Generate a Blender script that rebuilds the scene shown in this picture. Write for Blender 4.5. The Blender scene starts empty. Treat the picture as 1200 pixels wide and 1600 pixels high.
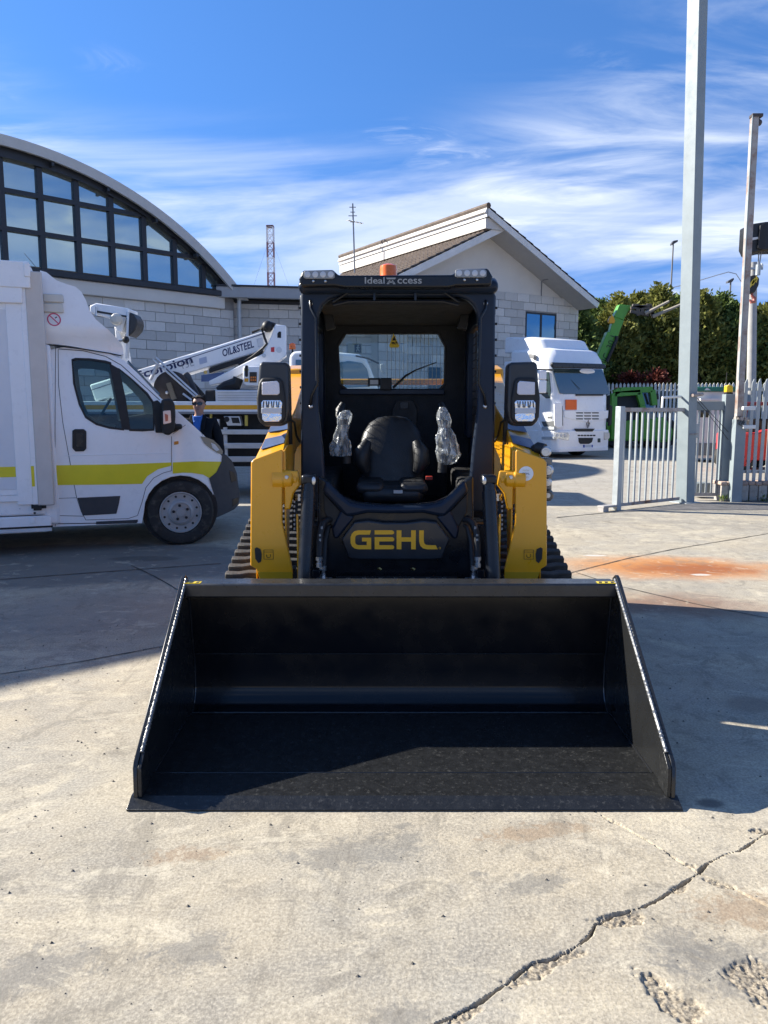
import bpy, bmesh, math, random
import numpy as np
from mathutils import Vector, Matrix, noise as mnoise
random.seed(7)
R = math.radians
scene = bpy.context.scene
col = scene.collection

# ---------------------------------------------------------------- camera
CAM_H, FPX = 1.5, 1200.0
PITCH = R(7.6)
cd = bpy.data.cameras.new('camera'); cam = bpy.data.objects.new('camera', cd); col.objects.link(cam)
cam.location = (0, 0, CAM_H); cam.rotation_euler = (R(90) - PITCH, 0, 0)
cd.sensor_fit = 'HORIZONTAL'; cd.sensor_width = 36; cd.lens = 36 * FPX / 1200
cd.clip_start = .05; cd.clip_end = 5000
scene.camera = cam

# ---------------------------------------------------------------- light
SUN = Vector((-1.086, .31, .66)).normalized()
world = bpy.data.worlds.new('World'); scene.world = world; world.use_nodes = True
wn = world.node_tree.nodes; wl = world.node_tree.links; wn.clear()
w_out = wn.new('ShaderNodeOutputWorld'); w_bg = wn.new('ShaderNodeBackground'); w_sky = wn.new('ShaderNodeTexSky')
w_sky.sky_type = 'NISHITA'; w_sky.sun_disc = False
w_sky.sun_elevation = math.asin(SUN.z); w_sky.sun_rotation = math.atan2(SUN.x, SUN.y) % (2 * math.pi)
w_sky.altitude = 200; w_sky.air_density = 1.0; w_sky.dust_density = .25; w_sky.ozone_density = 2.6
w_bg.inputs['Strength'].default_value = .085
# the clear dry air of the photograph: deep blue almost down to the horizon
w_tv = wn.new('ShaderNodeTexCoord'); w_mp = wn.new('ShaderNodeMapping'); w_mp.inputs['Location'].default_value = (0, 0, .30); w_mp.inputs['Scale'].default_value = (1, 1, .8)
w_nm = wn.new('ShaderNodeVectorMath'); w_nm.operation = 'NORMALIZE'
wl.new(w_tv.outputs['Generated'], w_mp.inputs[0]); wl.new(w_mp.outputs[0], w_nm.inputs[0]); wl.new(w_nm.outputs[0], w_sky.inputs['Vector'])
w_tint = wn.new('ShaderNodeMix'); w_tint.data_type = 'RGBA'; w_tint.blend_type = 'MULTIPLY'; w_tint.inputs['Factor'].default_value = 1
wl.new(w_sky.outputs[0], w_tint.inputs['A']); w_tint.inputs['B'].default_value = (.385, .645, .93, 1)
# thin cirrus: a cloud layer projected on a high plane
w_tc = wn.new('ShaderNodeTexCoord'); w_sep = wn.new('ShaderNodeSeparateXYZ'); wl.new(w_tc.outputs['Generated'], w_sep.inputs[0])
def wmath(op, a, b=None, c=None):
    n = wn.new('ShaderNodeMath'); n.operation = op
    for i, v in enumerate((a, b, c)):
        if v is None: continue
        if isinstance(v, (int, float)): n.inputs[i].default_value = v
        else: wl.new(v, n.inputs[i])
    return n.outputs[0]
zz = wmath('ADD', wmath('MAXIMUM', w_sep.outputs[2], 0.0), .12)
w_cmb = wn.new('ShaderNodeCombineXYZ')
wl.new(wmath('DIVIDE', w_sep.outputs[0], zz), w_cmb.inputs[0]); wl.new(wmath('DIVIDE', w_sep.outputs[1], zz), w_cmb.inputs[1])
def wnoise(scale, stretch, rot, loc, det=8, rough=.6, dist=.4):
    mp = wn.new('ShaderNodeMapping'); mp.inputs['Scale'].default_value = stretch; mp.inputs['Rotation'].default_value = (0, 0, rot); mp.inputs['Location'].default_value = loc
    wl.new(w_cmb.outputs[0], mp.inputs[0])
    n = wn.new('ShaderNodeTexNoise'); n.inputs['Scale'].default_value = scale; n.inputs['Detail'].default_value = det
    n.inputs['Roughness'].default_value = rough; n.inputs['Distortion'].default_value = dist
    wl.new(mp.outputs[0], n.inputs['Vector']); return n.outputs[0]
def wramp(v, a, b):
    n = wn.new('ShaderNodeMapRange'); n.interpolation_type = 'SMOOTHSTEP'
    n.inputs[1].default_value = a; n.inputs[2].default_value = b; wl.new(v, n.inputs[0]); return n.outputs[0]
hyp = wmath('SQRT', wmath('ADD', wmath('MULTIPLY', w_sep.outputs[0], w_sep.outputs[0]), wmath('MULTIPLY', w_sep.outputs[1], w_sep.outputs[1])))
az = wmath('ARCTAN2', w_sep.outputs[0], w_sep.outputs[1]); el = w_sep.outputs[2]
w_c2 = wn.new('ShaderNodeCombineXYZ'); wl.new(w_sep.outputs[0], w_c2.inputs[0]); wl.new(w_sep.outputs[1], w_c2.inputs[1]); wl.new(wmath('MULTIPLY_ADD', el, 7.5, wmath('MULTIPLY', w_sep.outputs[0], -.75)), w_c2.inputs[2])
def wstreak(scale, loc, det, rough, dist):
    n = wn.new('ShaderNodeTexNoise'); n.inputs['Scale'].default_value = scale; n.inputs['Detail'].default_value = det; n.inputs['Roughness'].default_value = rough; n.inputs['Distortion'].default_value = dist
    mp = wn.new('ShaderNodeMapping'); mp.inputs['Location'].default_value = loc; wl.new(w_c2.outputs[0], mp.inputs[0]); wl.new(mp.outputs[0], n.inputs['Vector']); return n.outputs[0]
band = wmath('MULTIPLY', wramp(el, .10, .19), wramp(el, .345, .25))
streak = wramp(wstreak(1.9, (2.2, .3, 1.1), 8, .55, .35), .38, .66)
belt = wmath('MULTIPLY', band, streak)
wisp_zone = wramp(wnoise(.55, (.8, .8, 1), R(20), (5.75, 2.0, 0), 2, .5, .1), .40, .62)
wisp = wmath('MULTIPLY', wramp(wnoise(1.6, (.7, 1.7, 1), R(38), (1.2, 3.1, 0), 10, .60, 1.1), .42, .78), wisp_zone)
tuft = wmath('MULTIPLY', wramp(wnoise(3.4, (1, 1.5, 1), R(-30), (7.2, 1.4, 0), 9, .62, 1.3), .46, .80), wramp(wnoise(1.25, (1, 1, 1), 0, (2.9, 6.3, 0), 2, .5, 0), .56, .68))
wisp = wmath('MAXIMUM', wisp, wmath('MULTIPLY', tuft, .8))
cover = wmath('MINIMUM', wmath('ADD', wmath('MULTIPLY', belt, .62), wmath('MULTIPLY', wisp, .75)), .86)
w_mix = wn.new('ShaderNodeMix'); w_mix.data_type = 'RGBA'
wl.new(cover, w_mix.inputs['Factor']); wl.new(w_tint.outputs['Result'], w_mix.inputs['A'])
w_mix.inputs['B'].default_value = (3.9, 4.2, 4.7, 1)
wl.new(w_mix.outputs['Result'], w_bg.inputs['Color']); wl.new(w_bg.outputs[0], w_out.inputs[0])

sd = bpy.data.lights.new('sun', 'SUN'); sun = bpy.data.objects.new('sun', sd); col.objects.link(sun)
sd.energy = 3.8; sd.angle = R(.5); sd.color = (1.0, .945, .845)
sun.rotation_euler = SUN.to_track_quat('Z', 'Y').to_euler(); sun.location = (-30, 8, 30)
vs = scene.view_settings; vs.view_transform = 'Standard'; vs.look = 'None'; vs.gamma = 1; vs.exposure = 1.68; vs.use_curve_mapping = False

# ---------------------------------------------------------------- calibration helpers (photo pixel + real distance -> point)
CP, SP = math.cos(PITCH), math.sin(PITCH)
def ray(px, py):
    u, v = (px - 600) / FPX, (800 - py) / FPX
    return Vector((u, CP + v * SP, -SP + v * CP))
def P(px, py, D):
    d = ray(px, py); t = D / d.y
    return Vector((d.x * t, D, CAM_H + d.z * t))
def G(px, py, z=0.0):
    d = ray(px, py); t = (z - CAM_H) / d.z
    return Vector((d.x * t, d.y * t, z))
def XZ(px, py, D):
    p = P(px, py, D); return (p.x, p.z)
def onplane(px, py, p0, n):
    d = ray(px, py); o = Vector((0, 0, CAM_H)); t = (Vector(p0) - o).dot(n) / d.dot(n); return o + d * t

# ---------------------------------------------------------------- materials
MATS = {}
def mat(name, c, rough=.5, metal=0., var=.06, vs_=5., bump=0., bs=60., coat=0., spec=.5, rand=0., dirt=None, dirt_s=2., emit=None, ior=1.45, trans=0., alpha=1.):
    if name in MATS: return MATS[name]
    m = bpy.data.materials.new(name); m.use_nodes = True; MATS[name] = m
    nt = m.node_tree; N, L = nt.nodes, nt.links; b = N['Principled BSDF']
    tc = N.new('ShaderNodeTexCoord')
    n1 = N.new('ShaderNodeTexNoise'); n1.inputs['Scale'].default_value = vs_; n1.inputs['Detail'].default_value = 6; n1.inputs['Roughness'].default_value = .65
    L.new(tc.outputs['Object'], n1.inputs['Vector'])
    mr = N.new('ShaderNodeMapRange'); mr.inputs[1].default_value = .3; mr.inputs[2].default_value = .7; mr.inputs[3].default_value = 1 - var; mr.inputs[4].default_value = 1 + var
    L.new(n1.outputs[0], mr.inputs[0])
    hv = N.new('ShaderNodeHueSaturation'); hv.inputs['Color'].default_value = (*c, 1); L.new(mr.outputs[0], hv.inputs['Value'])
    out = hv.outputs[0]
    if rand:
        oi = N.new('ShaderNodeObjectInfo'); m2 = N.new('ShaderNodeMapRange'); m2.inputs[3].default_value = 1 - rand; m2.inputs[4].default_value = 1 + rand
        L.new(oi.outputs['Random'], m2.inputs[0]); h2 = N.new('ShaderNodeHueSaturation'); L.new(out, h2.inputs['Color']); L.new(m2.outputs[0], h2.inputs['Value']); out = h2.outputs[0]
    if dirt:
        n2 = N.new('ShaderNodeTexNoise'); n2.inputs['Scale'].default_value = dirt_s; n2.inputs['Detail'].default_value = 9; n2.inputs['Roughness'].default_value = .7
        L.new(tc.outputs['Object'], n2.inputs['Vector'])
        cr = N.new('ShaderNodeMapRange'); cr.inputs[1].default_value = dirt[3] if len(dirt) > 3 else .5; cr.inputs[2].default_value = (dirt[3] if len(dirt) > 3 else .5) + .18; cr.inputs[4].default_value = dirt[4] if len(dirt) > 4 else .6
        L.new(n2.outputs[0], cr.inputs[0])
        mx = N.new('ShaderNodeMix'); mx.data_type = 'RGBA'; L.new(cr.outputs[0], mx.inputs['Factor']); L.new(out, mx.inputs['A']); mx.inputs['B'].default_value = (*dirt[:3], 1); out = mx.outputs['Result']
    L.new(out, b.inputs['Base Color'])
    rr = N.new('ShaderNodeMapRange'); rr.inputs[1].default_value = .3; rr.inputs[2].default_value = .7; rr.inputs[3].default_value = max(rough - .08, .02); rr.inputs[4].default_value = min(rough + .1, 1)
    n3 = N.new('ShaderNodeTexNoise'); n3.inputs['Scale'].default_value = vs_ * 3.1; n3.inputs['Detail'].default_value = 5; L.new(tc.outputs['Object'], n3.inputs['Vector']); L.new(n3.outputs[0], rr.inputs[0])
    if rough < .06: b.inputs['Roughness'].default_value = rough
    else: L.new(rr.outputs[0], b.inputs['Roughness'])
    b.inputs['Metallic'].default_value = metal; b.inputs['Specular IOR Level'].default_value = spec; b.inputs['IOR'].default_value = ior
    b.inputs['Coat Weight'].default_value = coat; b.inputs['Coat Roughness'].default_value = .08
    b.inputs['Transmission Weight'].default_value = trans; b.inputs['Alpha'].default_value = alpha
    if bump:
        nb = N.new('ShaderNodeTexNoise'); nb.inputs['Scale'].default_value = bs; nb.inputs['Detail'].default_value = 6; L.new(tc.outputs['Object'], nb.inputs['Vector'])
        bp = N.new('ShaderNodeBump'); bp.inputs['Strength'].default_value = bump; bp.inputs['Distance'].default_value = .01; L.new(nb.outputs[0], bp.inputs['Height']); L.new(bp.outputs[0], b.inputs['Normal'])
    if emit: b.inputs['Emission Color'].default_value = (*c, 1); b.inputs['Emission Strength'].default_value = emit
    return m
def glass(name, tint=(.85, .9, .9), clear=.8, rough=.01):
    """window glass: a thin pane, part see-through, part mirror by Fresnel"""
    if name in MATS: return MATS[name]
    m = bpy.data.materials.new(name); m.use_nodes = True; MATS[name] = m
    N, L = m.node_tree.nodes, m.node_tree.links; N.remove(N['Principled BSDF']); out = N['Material Output']
    t = N.new('ShaderNodeBsdfTransparent'); t.inputs[0].default_value = (*[clear * x for x in tint], 1)
    g = N.new('ShaderNodeBsdfGlossy'); g.inputs['Roughness'].default_value = rough; g.inputs[0].default_value = (.95, .97, 1, 1)
    f = N.new('ShaderNodeFresnel'); f.inputs[0].default_value = 1.45
    tc = N.new('ShaderNodeTexCoord'); nz = N.new('ShaderNodeTexNoise'); nz.inputs['Scale'].default_value = 1.3; nz.inputs['Detail'].default_value = 2; L.new(tc.outputs['Object'], nz.inputs['Vector'])
    bp = N.new('ShaderNodeBump'); bp.inputs['Strength'].default_value = .05; bp.inputs['Distance'].default_value = .02; L.new(nz.outputs[0], bp.inputs['Height']); L.new(bp.outputs[0], g.inputs['Normal'])
    mx = N.new('ShaderNodeMixShader'); L.new(f.outputs[0], mx.inputs[0]); L.new(t.outputs[0], mx.inputs[1]); L.new(g.outputs[0], mx.inputs[2]); L.new(mx.outputs[0], out.inputs[0])
    return m

M_YELLOW = mat('machine_yellow', (.74, .335, .008), .34, var=.03, coat=.5)
M_YELDARK = mat('machine_yellow_decal', (.45, .27, .010), .38, var=.03)
M_BLACK = mat('machine_black', (.007, .0085, .012), .3, var=.1, coat=.1, spec=.4)
M_NAVY = mat('cab_blue_black', (.011, .019, .036), .38, var=.1, coat=.03, spec=.3)
M_DARK = mat('matt_black_plastic', (.014, .014, .015), .55, var=.12, bump=.15, bs=300)
M_FABRIC = mat('cab_lining', (.020, .022, .025), .85, var=.2, bump=.5, bs=220)
M_RUBBER = mat('rubber', (.022, .021, .020), .75, var=.2, dirt=(.12, .105, .085, .5, .5), dirt_s=14)
M_STEEL = mat('zinc_steel', (.55, .55, .55), .3, metal=.9, var=.1)
M_ALU = mat('aluminium', (.60, .61, .63), .42, metal=.6, var=.08)
M_CHROME = mat('chrome', (.8, .8, .8), .08, metal=1)
M_WHITE = mat('white_vehicle_paint', (.84, .84, .84), .32, var=.025, coat=.3, dirt=(.45, .42, .37, .56, .22), dirt_s=1.4)
M_LENS = mat('lamp_lens', (.48, .50, .53), .15, var=.05, coat=.6)
def film_mat():
    m = bpy.data.materials.new('plastic_film'); m.use_nodes = True; N, L = m.node_tree.nodes, m.node_tree.links; b = N['Principled BSDF']
    b.inputs['Base Color'].default_value = (.62, .66, .68, 1); b.inputs['Roughness'].default_value = .16; b.inputs['Coat Weight'].default_value = 1
    tc = N.new('ShaderNodeTexCoord'); v = N.new('ShaderNodeTexNoise'); v.inputs['Scale'].default_value = 22; v.inputs['Detail'].default_value = 2.5; v.inputs['Distortion'].default_value = .8
    fm = N.new('ShaderNodeMapping'); fm.inputs['Scale'].default_value = (1.3, 1.3, .42); L.new(tc.outputs['Object'], fm.inputs[0]); L.new(fm.outputs[0], v.inputs['Vector'])
    bp = N.new('ShaderNodeBump'); bp.inputs['Strength'].default_value = 1; bp.inputs['Distance'].default_value = .02; L.new(v.outputs[0], bp.inputs['Height']); L.new(bp.outputs[0], b.inputs['Normal'])
    t = N.new('ShaderNodeBsdfTransparent'); mx = N.new('ShaderNodeMixShader'); r = N.new('ShaderNodeMapRange'); r.inputs[1].default_value = .38; r.inputs[2].default_value = .68; r.inputs[3].default_value = .10; r.inputs[4].default_value = .62
    L.new(v.outputs[0], r.inputs[0]); L.new(r.outputs[0], mx.inputs[0]); L.new(t.outputs[0], mx.inputs[1]); L.new(b.outputs[0], mx.inputs[2]); L.new(mx.outputs[0], N['Material Output'].inputs[0]); return m
M_FILM = film_mat()
M_ORANGE = mat('beacon_orange', (.90, .16, .01), .22, var=.05, coat=.5)

# ---------------------------------------------------------------- mesh helpers
class MB:
    def __init__(s): s.v, s.f = [], []
    def add(s, vs, fs):
        o = len(s.v); s.v += [tuple(v) for v in vs]; s.f += [tuple(i + o for i in f) for f in fs]; return s
    def box(s, x0, x1, y0, y1, z0, z1):
        return s.add([(x0,y0,z0),(x1,y0,z0),(x1,y1,z0),(x0,y1,z0),(x0,y0,z1),(x1,y0,z1),(x1,y1,z1),(x0,y1,z1)],
                     [(3,2,1,0),(4,5,6,7),(0,1,5,4),(1,2,6,5),(2,3,7,6),(3,0,4,7)])
    def bar(s, p, q, w, h, up=(0, 0, 1)):
        p, q = Vector(p), Vector(q); d = (q - p).normalized(); up = Vector(up)
        if abs(d.dot(up)) > .98: up = Vector((0, 1, 0))
        sx = d.cross(up).normalized() * (w / 2); sy = sx.cross(d).normalized() * (h / 2)
        vs = [p - sx - sy, p + sx - sy, p + sx + sy, p - sx + sy, q - sx - sy, q + sx - sy, q + sx + sy, q - sx + sy]
        return s.add(vs, [(3,2,1,0),(4,5,6,7),(0,1,5,4),(1,2,6,5),(2,3,7,6),(3,0,4,7)])
    def tube(s, pts, r, n=10, cap=True):
        pts = [Vector(p) for p in pts]; rs = r if isinstance(r, (list, tuple)) else [r] * len(pts)
        vs, fs = [], []; up = None
        for i, p in enumerate(pts):
            d = (pts[min(i + 1, len(pts) - 1)] - pts[max(i - 1, 0)])
            if d.length < 1e-9: d = Vector((0, 0, 1))
            d.normalize()
            if up is None: up = d.orthogonal().normalized()
            a = (up - d * up.dot(d))
            a = a.normalized() if a.length > 1e-6 else d.orthogonal().normalized()
            up = a; b = d.cross(a)
            for k in range(n):
                t = 2 * math.pi * k / n; vs.append(p + (a * math.cos(t) + b * math.sin(t)) * rs[i])
        for i in range(len(pts) - 1):
            for k in range(n):
                k2 = (k + 1) % n; fs.append((i*n + k, i*n + k2, (i+1)*n + k2, (i+1)*n + k))
        if cap: fs.append(tuple(range(n - 1, -1, -1))); fs.append(tuple((len(pts)-1)*n + k for k in range(n)))
        return s.add(vs, fs)
    def lathe(s, prof, c, axis='z', n=24, cap=True):
        """prof: (radius, height along axis)"""
        c = Vector(c); ax = {'x': Vector((1,0,0)), 'y': Vector((0,1,0)), 'z': Vector((0,0,1))}[axis] if isinstance(axis, str) else Vector(axis).normalized()
        u = ax.orthogonal().normalized(); w = ax.cross(u)
        return s.loft([[c + ax * h + (u * math.cos(2 * math.pi * k / n) + w * math.sin(2 * math.pi * k / n)) * max(r, 1e-4) for k in range(n)] for r, h in prof], cap)
    def prism(s, pts, off):
        n = len(pts); off = Vector(off); pts = [Vector(p) for p in pts]
        nrm = Vector((0, 0, 0))
        for i in range(n): nrm += pts[i].cross(pts[(i + 1) % n])
        if nrm.dot(off) > 0: pts = pts[::-1]
        vs = pts + [p + off for p in pts]
        return s.add(vs, [tuple(range(n)), tuple(range(2*n - 1, n - 1, -1))] + [((i + 1) % n, i, n + i, n + (i + 1) % n) for i in range(n)])
    def pxz(s, poly, y0, y1): return s.prism([(x, y0, z) for x, z in poly], (0, y1 - y0, 0))
    def pyz(s, poly, x0, x1): return s.prism([(x0, y, z) for y, z in poly], (x1 - x0, 0, 0))
    def pxy(s, poly, z0, z1): return s.prism([(x, y, z0) for x, y in poly], (0, 0, z1 - z0))
    def ring(s, outer, inner, off):
        """closed frame between two loops of equal length, extruded by off"""
        n = len(outer); off = Vector(off); o = [Vector(p) for p in outer]; i_ = [Vector(p) for p in inner]
        vs = o + i_ + [p + off for p in o] + [p + off for p in i_]; fs = []
        for k in range(n):
            j = (k + 1) % n
            fs += [(k, j, n + j, n + k), (2*n + j, 2*n + k, 3*n + k, 3*n + j), (j, k, 2*n + k, 2*n + j), (n + k, n + j, 3*n + j, 3*n + k)]
        return s.add(vs, fs)
    def loft(s, secs, cap=True):
        n = len(secs[0]); vs = [p for sec in secs for p in sec]; fs = []
        for i in range(len(secs) - 1):
            for k in range(n):
                k2 = (k + 1) % n; fs.append((i*n + k, i*n + k2, (i+1)*n + k2, (i+1)*n + k))
        if cap: fs += [tuple(range(n - 1, -1, -1)), tuple((len(secs)-1)*n + k for k in range(n))]
        return s.add(vs, fs)
    def ball(s, c, r, nu=14, nv=9):
        rx, ry, rz = r if isinstance(r, (tuple, list)) else (r, r, r); c = Vector(c)
        secs = []
        for j in range(nv + 1):
            t = math.pi * j / nv; q = max(math.sin(t), .002)
            secs.append([c + Vector((rx*q*math.cos(2*math.pi*k/nu), ry*q*math.sin(2*math.pi*k/nu), -rz*math.cos(t))) for k in range(nu)])
        return s.loft(secs)
    def build(s, name, m, parent=None, bevel=0, seg=2, smooth=35, label=None, fix=True, sub=0):
        me = bpy.data.meshes.new(name)
        vs = s.v
        if parent is not None:
            inv = ROOTM.get(parent.name)
            if inv is not None: vs = [inv @ Vector(v) for v in vs]
        me.from_pydata([tuple(v) for v in vs], [], s.f)
        if fix:
            bm = bmesh.new(); bm.from_mesh(me); bmesh.ops.recalc_face_normals(bm, faces=bm.faces); bm.to_mesh(me); bm.free()
        return link_mesh(name, me, m, parent, bevel, seg, smooth, label, sub)
ROOTM = {}      # root name -> inverse world matrix, for things authored in world coordinates
def link_mesh(name, me, m, parent=None, bevel=0, seg=2, smooth=35, label=None, sub=0):
    if m: me.materials.append(m)
    if smooth:
        me.polygons.foreach_set('use_smooth', [True] * len(me.polygons)); me.set_sharp_from_angle(angle=R(smooth))
    me.update()
    o = bpy.data.objects.new(name, me); col.objects.link(o)
    if parent is not None:
        o.parent = parent
        if parent.name in ROOTM: ROOTM[o.name] = ROOTM[parent.name]
    if bevel:
        md = o.modifiers.new('bevel', 'BEVEL'); md.width = bevel; md.segments = seg; md.limit_method = 'ANGLE'; md.angle_limit = R(40)
    if sub:
        md = o.modifiers.new('sub', 'SUBSURF'); md.levels = sub; md.render_levels = sub
    if label: o['label'] = label
    return o
def thing(name, label, cat, loc=(0, 0, 0), rz=0., group=None, local=False):
    o = bpy.data.objects.new(name, None); col.objects.link(o); o.location = loc; o.rotation_euler = (0, 0, rz)
    o.empty_display_size = .2; o['label'] = label; o['category'] = cat
    if group: o['group'] = group
    if not local: ROOTM[o.name] = (Matrix.Translation(Vector(loc)) @ Matrix.Rotation(rz, 4, 'Z')).inverted()
    return o
def tag(o, label=None, cat=None, group=None, kind=None):
    for k, v in (('label', label), ('category', cat), ('group', group), ('kind', kind)):
        if v: o[k] = v
    return o
def dup(src, parent, loc=None, rot=None, scale=None):
    c = src.copy(); col.objects.link(c); c.parent = parent
    if loc is not None: c.location = loc
    if rot is not None: c.rotation_euler = rot
    if scale is not None: c.scale = scale
    return c
def text(name, s, origin, xdir, ydir, height, m, parent=None, width=None, thick=.002, shear=0., bold=0., label=None):
    """lettering as thin mesh: lower-left corner at origin, letters grow along xdir and ydir (world or thing coordinates as the parent's parts)"""
    cu = bpy.data.curves.new('txt', 'FONT'); cu.body = s; cu.shear = shear; cu.offset = bold; cu.resolution_u = 3
    to = bpy.data.objects.new('txt', cu); col.objects.link(to)
    dg = bpy.context.evaluated_depsgraph_get(); me = bpy.data.meshes.new_from_object(to.evaluated_get(dg))
    bpy.data.objects.remove(to); bpy.data.curves.remove(cu)
    vs = np.array([v.co[:] for v in me.vertices]); fs = [tuple(p.vertices) for p in me.polygons]
    bpy.data.meshes.remove(me)
    lo, hi = vs.min(0), vs.max(0); sy = height / (hi[1] - lo[1]); sx = (width / (hi[0] - lo[0])) if width else sy
    x, y = Vector(xdir).normalized(), Vector(ydir).normalized(); n = x.cross(y).normalized(); o = Vector(origin)
    mb = MB(); mb.add([o + x * ((v[0] - lo[0]) * sx) + y * ((v[1] - lo[1]) * sy) + n * thick for v in vs], fs)
    return mb.build(name, m, parent, smooth=0, fix=False, label=label)
LOCAL = {}     # root name -> world matrix of a thing authored in its own frame
def lthing(name, label, cat, loc, rz, group=None):
    o = thing(name, label, cat, loc, rz, group, local=True); LOCAL[o.name] = Matrix.Translation(Vector(loc)) @ Matrix.Rotation(rz, 4, 'Z'); return o
def LQ(T, px, py, ax, val):
    """where the sight line through a photo pixel meets the thing's own plane (axis ax = val), in the thing's frame"""
    M = LOCAL[T.name]; inv = M.inverted(); o = inv @ Vector((0, 0, CAM_H)); d = inv.to_3x3() @ ray(px, py)
    return o + d * ((val - o[ax]) / d[ax])
def proj(p):
    v = Vector(p) - Vector((0, 0, CAM_H)); zc = v.y * CP - v.z * SP; yc = v.y * SP + v.z * CP
    return 600 + FPX * v.x / zc, 800 - FPX * yc / zc
def noise1(x, y=0., z=0.): return mnoise.noise(Vector((x, y, z)))
# ================================================================ GROUND
def ground():
    main = [(540,1680),(600,1640),(682,1600),(715,1585),(750,1565),(780,1545),(810,1522),(830,1505),(865,1497),(900,1480),(925,1460),(930,1445),(960,1427),(995,1422),(1030,1405),(1060,1385),(1092,1365),(1105,1350),(1130,1337),(1155,1330),(1190,1307),(1215,1292),(1290,1245),(1400,1190)]
    joint = [(860,1225),(927,1267),(980,1295),(1030,1325),(1070,1350),(1092,1365),(1130,1380),(1200,1415),(1300,1465),(1500,1570)]
    def poly(p): return np.array([G(*q)[:2] for q in p])
    xs = np.concatenate([-np.geomspace(600, 2.2, 40), np.linspace(-2.1, -.12, 34), np.arange(-.1, 1.7, .0042), np.linspace(1.75, 4, 30), np.geomspace(4.2, 600, 40)])
    ys = np.concatenate([-np.geomspace(300, 1, 16), np.linspace(0, 1.6, 8), np.arange(1.65, 3.0, .0042), np.linspace(3.05, 12, 90), np.geomspace(12.3, 1500, 50)])
    X, Y = np.meshgrid(xs, ys)
    Z = np.zeros_like(X); S = np.zeros_like(X)
    near = (X > -.3) & (X < 1.75) & (Y > 1.6) & (Y < 3.05)
    qx, qy = X[near], Y[near]
    nz = np.array([mnoise.fractal(Vector((a * 14, b * 14, 0)), 1., 2., 4) for a, b in zip(qx, qy)])
    nz2 = np.array([mnoise.noise(Vector((a * 75, b * 75, 3))) for a, b in zip(qx, qy)])
    def dist(pl, px, py):
        best = np.full(px.shape, 1e9)
        for (ax, ay), (bx, by) in zip(pl[:-1], pl[1:]):
            t = np.clip(((px - ax) * (bx - ax) + (py - ay) * (by - ay)) / ((bx - ax) ** 2 + (by - ay) ** 2), 0, 1)
            best = np.minimum(best, np.hypot(px - ax - t * (bx - ax), py - ay - t * (by - ay)))
        return best
    wob = nz * .016 + nz2 * .0025
    d1 = dist(poly(main), qx + wob, qy + wob * .8); d2 = dist(poly(joint), qx + wob * .6, qy - wob * .6)
    def sm(v, a, b): t = np.clip((v - a) / (b - a), 0, 1); return t * t * (3 - 2 * t)
    wd_ = np.clip(.0040 + .0075 * nz + .0012 * nz2, .0013, .012); crack = 1 - sm(d1 / wd_, .45, 1.0); crack2 = (1 - sm(d2 / np.clip(.0035 + .006 * nz, .0012, .008), .4, 1.)) * .8
    z = -.02 * crack - .012 * crack2; s = np.maximum(crack * .6, crack2 * .6)
    def spall(px, py, ex, ey, ang, dep=.010):
        nonlocal z, s
        c = G(px, py); a = R(ang); dx, dy = qx - c.x, qy - c.y
        u, v = dx * math.cos(a) + dy * math.sin(a), -dx * math.sin(a) + dy * math.cos(a)
        m = 1 - sm(np.hypot(u / ex, v / ey) + nz * .62 + nz2 * .10, .72, 1.0)
        z = np.minimum(z, m * (-dep * .75 + nz2 * .006)); s = np.maximum(s, m)
    spall(970,1437,.085,.038,8); spall(1045,1552,.05,.115,22); spall(1185,1530,.085,.08,0); spall(850,1512,.12,.028,28,.007); spall(1130,1382,.05,.018,-25,.007)
    spall(1078,1352,.03,.014,-25); spall(1062,1388,.05,.018,35,.006); spall(1190,1297,.04,.02,10); spall(735,1582,.07,.016,30,.006); spall(960,1285,.035,.012,-22,.006)
    z += nz2 * .0007
    Z[near] = z; S[near] = s
    nx, ny = len(xs), len(ys)
    idx = np.arange(nx * ny).reshape(ny, nx)
    f = np.stack([idx[:-1, :-1], idx[:-1, 1:], idx[1:, 1:], idx[1:, :-1]], -1).reshape(-1, 4)
    me = bpy.data.meshes.new('ground'); me.from_pydata(np.stack([X, Y, Z], -1).reshape(-1, 3).tolist(), [], f.tolist())
    at = me.attributes.new('spall', 'FLOAT', 'POINT'); at.data.foreach_set('value', S.reshape(-1).astype(np.float32))
    m = bpy.data.materials.new('yard_concrete'); m.use_nodes = True; N, L = m.node_tree.nodes, m.node_tree.links; b = N['Principled BSDF']
    geo = N.new('ShaderNodeNewGeometry')
    def noise(scale, det=8, rough=.6, stretch=None, dist_=0.):
        n = N.new('ShaderNodeTexNoise'); n.inputs['Scale'].default_value = scale; n.inputs['Detail'].default_value = det; n.inputs['Roughness'].default_value = rough; n.inputs['Distortion'].default_value = dist_
        if stretch:
            mp = N.new('ShaderNodeMapping'); mp.inputs['Scale'].default_value = stretch[:3]; mp.inputs['Rotation'].default_value = (0, 0, stretch[3]); L.new(geo.outputs['Position'], mp.inputs[0]); L.new(mp.outputs[0], n.inputs['Vector'])
        else: L.new(geo.outputs['Position'], n.inputs['Vector'])
        return n.outputs[0]
    def rng(v, a, b_, c=0., d=1.):
        n = N.new('ShaderNodeMapRange'); n.interpolation_type = 'SMOOTHSTEP'
        for i, q in enumerate((a, b_, c, d)): n.inputs[i + 1].default_value = q
        L.new(v, n.inputs[0]); return n.outputs[0]
    def math_(op, a, c):
        n = N.new('ShaderNodeMath'); n.operation = op
        for i, q in enumerate((a, c)):
            if isinstance(q, (int, float)): n.inputs[i].default_value = q
            else: L.new(q, n.inputs[i])
        return n.outputs[0]
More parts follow.
